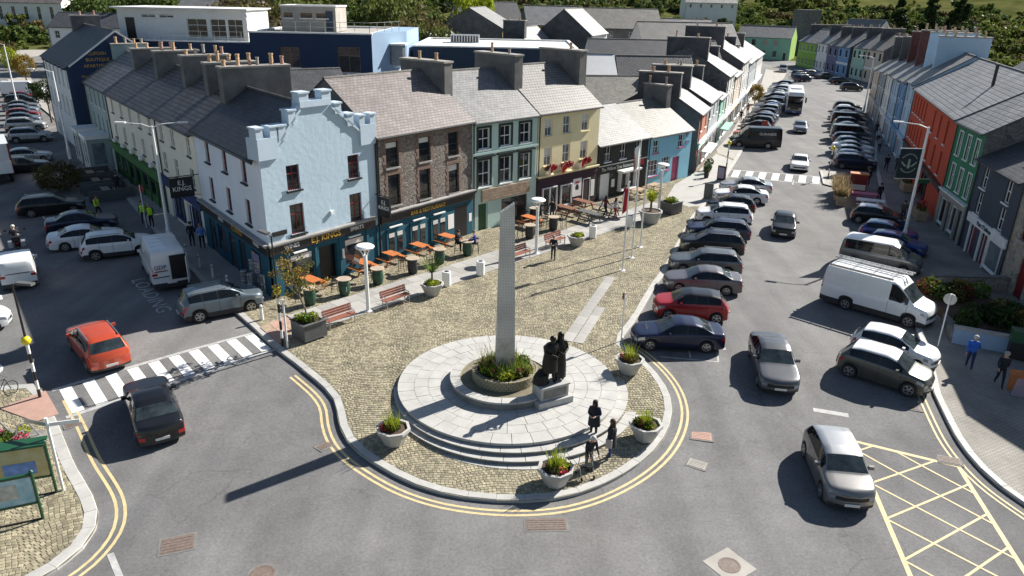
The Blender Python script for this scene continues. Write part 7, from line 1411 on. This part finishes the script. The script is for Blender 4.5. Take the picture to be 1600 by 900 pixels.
# ---------------------------------------------------------------- people
mat('skin', (.50, .30, .22), .6, var=.05); CLOTH = {}
def cloth(c):
    k = tuple(c)
    if k not in CLOTH: CLOTH[k] = mat('cloth_%d' % len(CLOTH), c, .85, var=.15, scale=6).name
    return CLOTH[k]
POSES = dict(
    stand=dict(el=(.25, -.02, 1.14), er=(-.25, -.02, 1.14), hl=(.26, .08, .90), hr=(-.26, .08, .90), kl=(.11, .03, .50), kr=(-.11, .03, .50), al=(.12, 0, .09), ar=(-.12, 0, .09), lean=0.),
    walk=dict(el=(.25, .12, 1.16), er=(-.25, -.14, 1.16), hl=(.24, .32, 1.0), hr=(-.25, -.22, .93), kl=(.10, -.02, .50), kr=(-.10, .17, .52), al=(.10, -.28, .14), ar=(-.10, .27, .09), lean=.03),
    hold=dict(el=(.26, .02, 1.14), er=(-.26, .02, 1.14), hl=(.10, .30, 1.16), hr=(-.10, .30, 1.16), kl=(.10, .03, .50), kr=(-.10, .03, .50), al=(.11, 0, .09), ar=(-.11, 0, .09), lean=.02),
    stoop=dict(el=(.24, .22, 1.08), er=(-.24, .22, 1.08), hl=(.22, .45, .92), hr=(-.22, .45, .92), kl=(.10, .05, .49), kr=(-.10, .08, .49), al=(.11, -.05, .09), ar=(-.11, .1, .09), lean=.2),
    sit=dict(el=(.25, .05, .85), er=(-.25, .05, .85), hl=(.14, .32, .80), hr=(-.14, .32, .80), kl=(.14, .45, .52), kr=(-.14, .45, .52), al=(.14, .42, .1), ar=(-.14, .42, .1), lean=.05, drop=-.38),
    embrace=dict(el=(.27, .08, 1.2), er=(-.27, .06, 1.14), hl=(.02, .28, 1.12), hr=(-.06, .26, 1.02), kl=(.11, .04, .50), kr=(-.11, .04, .50), al=(.13, 0, .09), ar=(-.12, .05, .09), lean=.06))
def body_mesh(pose, bulk=1., coat=False):
    p = POSES[pose]; dz = p.get('drop', 0); ln = p['lean']
    J = [('pelvis', (0, 0, .95 + dz), .15), ('waist', (0, ln * .3, 1.12 + dz), .135), ('chest', (0, ln * .8, 1.33 + dz), .165), ('neck0', (0, ln * 1.1, 1.48 + dz), .07), ('neck', (0, ln * 1.3 + .01, 1.545 + dz), .058), ('head', (0, ln * 1.6 + .025, 1.65 + dz), .098), ('crown', (0, ln * 1.7 + .015, 1.735 + dz), .075)]
    n = {k: i for i, (k, _, _) in enumerate(J)}; E_ = [(0, 1), (1, 2), (2, 3), (3, 4), (4, 5), (5, 6)]
    for s_, sx in (('l', 1), ('r', -1)):
        def A(k, co, r, par): n[k + s_] = len(J); J.append((k + s_, co, r)); E_.append((n[par], n[k + s_]))
        A('sh', (sx * .185, ln * .95, 1.425 + dz), .075, 'chest'); A('el', p['e' + s_], .052, 'sh' + s_); A('wr', p['h' + s_], .036, 'el' + s_); d = (Vector(p['h' + s_]) - Vector(p['e' + s_])).normalized(); A('ha', tuple(Vector(p['h' + s_]) + d * .08), .034, 'wr' + s_)
        A('hi', (sx * .095, 0, .88 + dz), .10, 'pelvis'); A('kn', p['k' + s_], .068, 'hi' + s_); A('an', p['a' + s_], .045, 'kn' + s_); q = Vector(p['a' + s_]); A('to', (q.x, q.y + .15, max(.045, q.z - .05)), .042, 'an' + s_)
    me = bpy.data.meshes.new('fig'); me.from_pydata([j[1] for j in J], E_, []); o = bpy.data.objects.new('fig', me); C.objects.link(o)
    sk = o.modifiers.new('s', 'SKIN'); sk.use_smooth_shade = True
    for i, j in enumerate(J):
        b = bulk if j[0] in ('pelvis', 'waist', 'chest') else (1 + (bulk - 1) * .5 if not j[0].startswith(('head', 'crown', 'neck', 'wr', 'ha')) else 1); me.skin_vertices[0].data[i].radius = (j[2] * b * (1.12 if j[0] in ('chest', 'pelvis') else 1), j[2] * b * (.78 if j[0] in ('chest', 'waist') else .95)); me.skin_vertices[0].data[i].use_root = (i == 0)
    o.modifiers.new('u', 'SUBSURF').levels = 1
    dg = bpy.context.evaluated_depsgraph_get(); ev = o.evaluated_get(dg); m2 = bpy.data.meshes.new_from_object(ev); V = [tuple(v.co) for v in m2.vertices]; F = [list(q.vertices) for q in m2.polygons]
    cen = [q.center.copy() for q in m2.polygons]; bpy.data.objects.remove(o); bpy.data.meshes.remove(me); bpy.data.meshes.remove(m2)
    # nearest bone decides the cloth: 0 top 1 legs 2 skin 3 shoes
    bones = [(Vector(J[a][1]), Vector(J[b][1]), J[b][0]) for a, b in E_]; mi = []
    for c_ in cen:
        best = min(bones, key=lambda q: (c_ - (q[0] + (q[1] - q[0]) * max(0, min(1, (c_ - q[0]).dot(q[1] - q[0]) / max(1e-6, (q[1] - q[0]).length_squared))))).length)[2]
        mi.append(2 if best in ('head', 'crown', 'neck') or best[:2] == 'ha' else 3 if best[:2] == 'to' else 1 if best[:2] in ('kn', 'an', 'hi') else 0)
    mb = MB(); mb.v, mb.f, mb.m = V, F, mi
    for s_, sx in (('l', 1), ('r', -1)):           # four fingers and a thumb from each palm
        h = Vector(p['h' + s_]); d = (h - Vector(p['e' + s_])).normalized(); side_ = d.cross(Vector((0, 0, 1))) if abs(d.z) < .8 else Vector((0, 1, 0)); side_ = side_ - d * side_.dot(d); side_.normalize(); up = d.cross(side_); b0 = h + d * .085
        for i, L_ in enumerate((.062, .075, .07, .055)): a = b0 + side_ * (.026 - .0175 * i); k1 = a + d * L_ * .5; mb.cyl(a, k1, .0095, .009, 6, 2); mb.cyl(k1, k1 + (d * .8 + up * .5).normalized() * L_ * .5, .009, .007, 6, 2)
        a = h + d * .03 + side_ * .03; mb.cyl(a, a + (d * .6 + side_ * .8).normalized() * .055, .011, .008, 6, 2)
    hp = next(j[1] for j in J if j[0] == 'head'); return mb, Vector(hp)
BODY = {}
def person(x, y, head, pose, top, legs, hair, label, s_=1., bulk=1.05, long_hair=False, coat=None, hat=None, vest=None, dz=PLZ, z=None, mats=None, name='person', cat='person', group=None, bag=None):
    k = (pose, bulk)
    if k not in BODY: BODY[k] = body_mesh(pose, bulk)
    mb, hp = BODY[k]; t = thing(name, label, cat, put(x, y, dz) if z is None else (x, y, z), -rad(head), group); t.scale = (s_,) * 3
    mm = mats or [cloth(top), cloth(legs), 'skin', cloth((.03, .025, .022))]; me = mb.mesh('body', mm); me.polygons.foreach_set('use_smooth', [True] * len(me.polygons)); link('body', me, t)
    hm = (mats[0] if mats else cloth(hair)); h = MB(); h.lathe([(.055, -.03), (.104, -.01), (.112, .05), (.09, .105), (.045, .135), (.01, .142)], 12, c=(hp.x, hp.y - .018, hp.z), cap=False); 
    if long_hair: h.lathe([(.12, -.2), (.118, -.05), (.1, .05)], 10, c=(hp.x, hp.y - .035, hp.z), cap=False)
    h.build('hair', hm, t, smooth=True)
    f = MB(); f.cyl((0, hp.y + .085, hp.z - .005), (0, hp.y + .125, hp.z - .03), .012, .016, 6); f.build('nose', mm[2], t)
    for sx in (-1, 1): MB().lathe([(.004, -.008), (.011, 0), (.004, .008)], 6, c=(sx * .035, hp.y + .096, hp.z + .01)).build('eye', 'black' if not mats else mm[2], t); MB().lathe([(.005, -.028), (.016, 0), (.005, .028)], 6, c=(sx * .101, hp.y, hp.z)).build('ear', mm[2], t)
    MB().box(-.022, hp.y + .088, hp.z - .058, .022, hp.y + .1, hp.z - .048).build('mouth', 'petal_pink' if not mats else mm[2], t)
    if coat: MB().lathe([(.235 * bulk, .60), (.22 * bulk, .85), (.19 * bulk, 1.1), (.21 * bulk, 1.3), (.15, 1.45)], 14, cap=False).build('coat', cloth(coat), t, mx=Matrix.Diagonal((1, .8, 1, 1)) @ T3(0, POSES[pose]['lean'] * .6, 0), smooth=True)
    if vest: MB().lathe([(.2 * bulk, .93), (.2 * bulk, 1.2), (.225 * bulk, 1.36), (.17, 1.47)], 14, cap=False).build('vest', vest, t, mx=Matrix.Diagonal((1, .82, 1, 1)), smooth=True)
    if hat: MB().lathe([(.125, .04), (.12, .1), (.07, .15), (.01, .16)], 12, c=(hp.x, hp.y - .01, hp.z)).build('cap', hat, t, smooth=True)
    if bag: MB().box(-.32, -.06, .62, -.24, .2, 1.0).build('bag', cloth(bag), t)
    return t
mat('hivis', (.45, .80, .02), .6, var=.05)
DK = (.012, .014, .022); JN = (.02, .03, .07)
person(3.45, 25.75, -160, 'hold', (.015, .02, .045), DK, (.02, .012, .01), 'person in long dark coat and maroon scarf standing on the platform steps', .98, 1.15, True, coat=DK, dz=-.30 + .45 - .02 + PLZ - .1 - .0)
person(4.0, 24.45, -75, 'stand', (.010, .012, .02), (.03, .06, .2), (.06, .022, .012), 'red haired person in dark coat and blue jeans with pale bag', .98, 1.12, True, coat=DK, bag=(.4, .38, .35))
pw_ = person(3.05, 23.65, -200, 'stoop', (.012, .014, .025), (.12, .11, .10), (.5, .48, .45), 'white haired person in dark jacket leaning on a walking frame', .95, 1.15)
wf = thing('walking_frame', 'grey wheeled walking frame held by the white haired person', 'walking frame', put(2.9, 23.2, PLZ + .02), -rad(-200))
for sx in (-1, 1): MB().tube([(sx * .26, -.25, .06), (sx * .26, .0, .85), (sx * .26, -.15, .88)], .016, 6).build('side_tube', 'steel', wf); MB().tube([(sx * .26, .25, .06), (sx * .26, .02, .6)], .016, 6).build('leg', 'steel', wf); [MB().cyl((sx * .24, yy, .07), (sx * .28, yy, .07), .07, n=10).build('wheel', 'rubber', wf) for yy in (-.25, .25)]
MB().box(-.24, -.08, .45, .24, .18, .5).build('seat', 'black', wf)
person(2.7, 46.3, 200, 'hold', DK, (.02, .02, .022), (.35, .33, .3), 'grey haired person in black standing in front of a bench')
person(8.0, 56.3, 60, 'walk', (.45, .45, .46), (.25, .02, .03), (.08, .03, .02), 'person in pale top and dark red trousers walking by the dark picnic tables', long_hair=True); person(7.3, 56.9, 60, 'walk', (.12, .02, .03), DK, (.03, .02, .015), 'person in maroon top beside the one in dark red trousers', long_hair=True)
person(-26.6, 51.9, 190, 'stand', (.02, .02, .03), (.012, .014, .02), (.3, .26, .2), 'bareheaded person in hi-vis vest by the round red traffic sign', vest='hivis'); person(-27.5, 52.6, 150, 'stand', (.05, .04, .04), (.012, .014, .02), (.04, .03, .02), 'dark haired person in hi-vis vest behind the bareheaded one', vest='hivis')
person(-21.0, 47.2, -20, 'stand', (.14, .25, .55), (.015, .016, .022), (.2, .16, .12), 'person in light blue shirt seen from behind at the pub side wall', bulk=1.15); person(-21.85, 47.6, -10, 'stand', DK, DK, (.03, .02, .015), 'person in dark clothes beside the light blue shirt at the pub side wall')
person(-46.9, 80.3, 170, 'walk', (.7, .7, .68), (.55, .55, .55), (.3, .3, .3), 'person all in white walking beside the hotel porches', hat='white'); person(-33.8, 61.2, 160, 'stand', DK, DK, (.02, .02, .02), 'person in dark clothes standing by the green shopfront'); person(-54, 88, 160, 'stand', (.6, .6, .6), DK, (.05, .04, .03), 'person in white shirt and dark trousers near the navy apartment building')
person(-31.6, 53.9, 90, 'walk', (.4, .12, .05), (.02, .02, .03), (.1, .06, .03), 'person in orange and yellow vest between the navy saloon and the black estate car', vest='hivis')
person(22.2, 31.9, 30, 'walk', (.02, .12, .50), (.015, .025, .09), (.5, .48, .45), 'white haired person in bright blue jacket walking past the blue grey wall', bulk=1.2); person(22.75, 30.4, 200, 'walk', DK, DK, (.5, .48, .45), 'grey capped person in black walking near the folding board sign', hat='concrete')
person(31.3, 57.4, 200, 'walk', (.10, .08, .06), JN, (.03, .02, .015), 'person in brown jacket and jeans by the brown box planter'); person(28.85, 52.5, 30, 'stand', (.02, .03, .09), DK, (.05, .04, .03), 'person in navy jacket beside the banner street light'); person(32.1, 63.3, 0, 'stand', DK, DK, (.03, .02, .015), 'dark dressed person standing behind the white picnic table'); person(33.8, 69.4, 0, 'stand', DK, JN, (.04, .02, .02), 'dark dressed person standing by the red booth')
person(38.8, 76.4, 200, 'walk', DK, JN, (.03, .02, .02), 'person in black top and jeans walking on the shaded opposite pavement'); person(39.9, 76.3, 200, 'walk', (.06, .06, .07), JN, (.05, .03, .02), 'person in grey top and jeans walking beside the black top'); person(42.9, 87, 30, 'walk', (.25, .25, .27), DK, (.04, .03, .02), 'person in pale grey top on the opposite pavement'); person(45.5, 93, 30, 'walk', (.35, .42, .5), DK, (.04, .03, .02), 'person in light blue top farther along the opposite pavement'); person(48, 99, 200, 'walk', DK, DK, (.04, .03, .02), 'black clad person walking in front of the pale blue shops'); person(50.6, 103, 200, 'walk', (.1, .1, .12), DK, (.04, .03, .02), 'dark grey clad person in front of the pale blue shops')
person(32.5, 108, 200, 'walk', DK, JN, (.04, .03, .02), 'dark dressed person walking along the near shops past the van'); person(35.5, 115, 200, 'walk', (.4, .1, .1), JN, (.04, .03, .02), 'person in red top walking along the near shops past the van')
person(-3.75, 47.35, 130, 'sit', DK, DK, (.03, .02, .02), 'person in black seated at the barrel with two people', dz=PLZ + .27); person(-2.55, 47.3, -90, 'sit', (.02, .05, .35), JN, (.2, .15, .1), 'person in blue and white top seated at the barrel', dz=PLZ + .27)
for x, y, l_ in ((-3.75, 47.3, 'black stool under the person in black'), (-2.52, 47.3, 'black stool under the person in blue')): stool(x, y, 0, l_)
person(3.0, 55.6, 0, 'stand', DK, JN, (.03, .03, .03), 'dark dressed person at the plum shopfront'); person(9.6, 62.2, 140, 'sit', (.25, .02, .04), DK, (.03, .02, .02), 'person in dark red seated outside the black restaurant', dz=PLZ + .02)
rd = person(-33.0, 46.3, -33, 'sit', (.02, .02, .025), (.015, .015, .02), (.6, .6, .2), 'rider in black with pale yellow helmet on the motorcycle', hat='blind', dz=.36, bulk=1.15)
br_ = ['bronze'] * 4
sa = person(1.7, 27.9, 152, 'embrace', DK, DK, DK, 'broad dark bronze figure of a man in a long coat on the plinth', 1.26, 1.38, mats=br_, name='bronze_statue', cat='statue', z=1.08, group='bronze figures'); MB().lathe([(.30, .45), (.29, .8), (.24, 1.1), (.28, 1.35), (.16, 1.47)], 14, cap=False).build('coat', 'bronze', sa, mx=Matrix.Diagonal((1, .8, 1, 1)), smooth=True)
sb_ = person(2.1, 28.2, 165, 'hold', DK, DK, DK, 'slimmer dark bronze figure standing close behind the broad one on the plinth', 1.27, 1.15, True, mats=br_, name='bronze_statue', cat='statue', z=1.08, group='bronze figures'); MB().lathe([(.25, .12), (.24, .6), (.2, 1.0), (.22, 1.3), (.14, 1.46)], 14, cap=False).build('dress', 'bronze', sb_, mx=Matrix.Diagonal((1, .85, 1, 1)), smooth=True)
MB().lathe([(.3, .0), (.22, .3), (.08, .5)], 9).build('drapery', 'bronze', sa, mx=T3(.28, -.12, 0))
# ---------------------------------------------------------------- trees and the wooded hillside
leafmat('tree_a', (.06, .10, .024), (.13, .175, .048)); leafmat('tree_b', (.09, .12, .03), (.18, .20, .06)); leafmat('tree_c', (.11, .15, .028), (.21, .25, .06)); leafmat('tree_d', (.025, .048, .018), (.055, .08, .028)); leafmat('tree_e', (.10, .085, .035), (.17, .14, .06))
def crown_verts(r, h, n_cl, per, leaf, seed, conic=False):
    g = np.random.default_rng(seed); out = []
    for i in range(n_cl):
        u = g.random(); t = g.random() * 6.283
        if conic: z = h * (u ** 1.4); q = r * (1 - z / h) * g.random() ** .35; c_ = (q * math.cos(t), q * math.sin(t), z); cr = r * .3 * (1.2 - z / h)
        else:
            d = g.normal(size=3); d /= np.linalg.norm(d); k = .45 + .55 * g.random() ** .5; c_ = (d[0] * r * k, d[1] * r * k, h * .5 + d[2] * h * .5 * k); cr = r * g.uniform(.2, .38)
        out.append(leaves(per, c_, (cr, cr, cr * .75), leaf, int(g.integers(1 << 30)), .3))
    return np.concatenate(out)
CROWNS = []
for i in range(6): CROWNS.append(crown_verts(1, 1.5, 34, 26, .16, 40 + i))
CON = [crown_verts(1, 3.2, 120, 30, .11, 80 + i, True) for i in range(2)]
FINE = [crown_verts(1, 1.5, 95, 38, .075, 240 + i) for i in range(3)]
CM = {}
def tree(x, y, z, r, h, m, label, v=0, conic=False, trunk=None, group='trees around the town', coarse=False):
    fine = not conic and y < 200 and not coarse; V = CON[v % 2] if conic else FINE[v % 3] if fine else CROWNS[v % 6]; key = (conic, v % (3 if fine else 6), fine, m)
    if key not in CM: CM[key] = qmesh('crown', V, m)
    t = thing('conifer_tree' if conic else 'leafy_tree', label, 'tree', (x, y, z), v * 1.3, group); tr = trunk if trunk is not None else h * .22; ch = h - tr
    k = MB(); rt = max(.08, r * .07); k.cyl((0, 0, -.5), (0, 0, tr + ch * .45), rt * 1.3, rt * .5, 8); [k.cyl((0, 0, tr * .8), (math.cos(a) * r * .55, math.sin(a) * r * .55, tr + ch * .45), rt * .5, rt * .2, 6) for a in (.3, 2.3, 4.4)]; k.build('trunk', 'bark', t)
    link('crown', CM[key], t, mx=T3(0, 0, tr) @ Matrix.Diagonal((r, r, ch / (3.2 if conic else 1.5), 1)))
leafmat('leaf_shrub', (.09, .075, .03), (.17, .14, .06))
# street trees and shrubs
tree(-39.0, 61.6, 0, 1.7, 2.5, 'leaf_shrub', 'brown leaved shrub in front of the grey street seating', 1, trunk=.3)
tree(-60, 96, 0, 1.7, 5.5, 'tree_d', 'dark street tree beside the parked cars of the side street', 2, trunk=2.8)
tree(-88, 136, 0, 1.8, 5, 'leaf_autumn', 'autumn tree at the far square', 3, trunk=1.5); tree(-105, 158, 0, 1.8, 4.5, 'leaf_lime', 'yellow green shrub in the raised bed of the far square', 4, trunk=.6)
tree(57.5, 118, 0, 1.6, 5.5, 'leaf_lime', 'yellow green street tree on the opposite pavement', 5, trunk=1.6); tree(40.5, 128, 0, 1.2, 3.4, 'leaf_autumn', 'small golden street tree by the near shops', 0, trunk=.8)
# groups behind the roofs
rows = [(-46, 132, 7, 15.5, 'tree_e', 'broad brown tinged tree behind the penthouse'), (-40, 138, 6, 15, 'tree_b', 'olive tree behind the roof stair room'), (-15, 118, 5, 14, 'tree_e', 'brown olive tree behind the navy block'), (-20, 126, 6, 16.5, 'tree_b', 'big olive tree behind the navy block'), (-11, 108, 4, 12, 'tree_b', 'bushy tree between the navy block and the shed'), (-26, 124, 5, 14, 'tree_a', 'dark tree behind the terrace railing'), (-8, 140, 4, 17, 'leaf_lime', 'bright yellow green tree behind the grey gable'), (-33, 130, 5, 14.5, 'tree_c', 'pale green tree behind the roof terrace'), (-132, 236, 4, 15, 'tree_d', 'dark tree beside the white public building'), (-95, 178, 6, 15, 'tree_a', 'tree behind the stone warehouse'), (-78, 165, 7, 17, 'tree_a', 'tree behind the white terrace')]
for i, (x, y, r, h, m, l_) in enumerate(rows): tree(x, y, 0, r, h, m, l_, i, trunk=h * .3)
for i, (x, y, h, l_) in enumerate([(118, 225, 20, 'tall dark conifer on the slope behind the opposite terrace'), (132, 235, 22, 'tallest dark conifer at the edge of the slope'), (104, 222, 15, 'smaller conifer on the slope above the bend'), (125, 258, 17, 'conifer higher on the slope above the dirt track')]): tree(x, y, hill(x, y) - 1, h * .34, h, 'tree_d', l_, i, True, trunk=1.5)
tw_ = thing('ruined_tower', 'square ruined stone tower with ivy on the hillside above the bend', 'tower', (92, 250, hill(92, 250) - 1), .3); MB().box(-3, -3, 0, 3, 3, 14).build('tower_wall', 'stone_grey', tw_); MB().box(-9, 2, 0, -3.01, 3.5, 7).build('side_wall', 'stone_grey', tw_)
# woodland that reads as one mass
LO = [crown_verts(1, 1.5, 16, 17, .27, 140 + i) for i in range(6)]
def wood(name, m, seed, n, ok, rr=(1.6, 3.4)):
    g = np.random.default_rng(seed); out = []; c_ = 0
    while c_ < n:
        d = (150 if name == 'slope' else 215) + 240 * g.random() ** 1.2; a = rad(g.uniform(-42, 42)); x, y = d * math.sin(a) / .9, d * math.cos(a)
        if not ok(x, y): continue
        r = g.uniform(*rr) * (1 + max(0, y - 300) / 400); V = LO[c_ % 6]; th = g.random() * 6.28; R = np.array([[math.cos(th), -math.sin(th), 0], [math.sin(th), math.cos(th), 0], [0, 0, 1]]); V = V @ R.T * np.array([r, r, r * g.uniform(.7, 1.2)]); V = V + np.array([x, y, hill(x, y) - .5]); out.append(V); c_ += 1
    o = link(name, qmesh(name, np.concatenate(out), m)); tag(o, 'mixed scrub and woodland covering the hillside beyond the town', None, None, 'stuff')
def inside(x, y): return math.hypot(x * .8, y) > 226 and not (66 < x < 100 and y < 262) and not (60 < x < 96 and 322 < y < 345)
fieldy = lambda x, y: math.sin(x * .08 + 1) + math.sin(y * .09 + x * .02) > 1.45 and x > 60
for i, (m, n) in enumerate((('tree_a', 420), ('tree_b', 420), ('tree_c', 300), ('tree_d', 200), ('tree_e', 140))): wood('woodland', m, 3 + i, n, lambda x, y: inside(x, y) and not fieldy(x, y))
wood('hedge', 'tree_b', 55, 120, lambda x, y: inside(x, y), (1.0, 1.8))
for i, m in enumerate(('tree_b', 'tree_c', 'tree_e', 'tree_a')): wood('woodland', m, 77 + i, 110, lambda x, y: 95 < x < 260 and y > 200 and not fieldy(x, y), (1.6, 3.6))
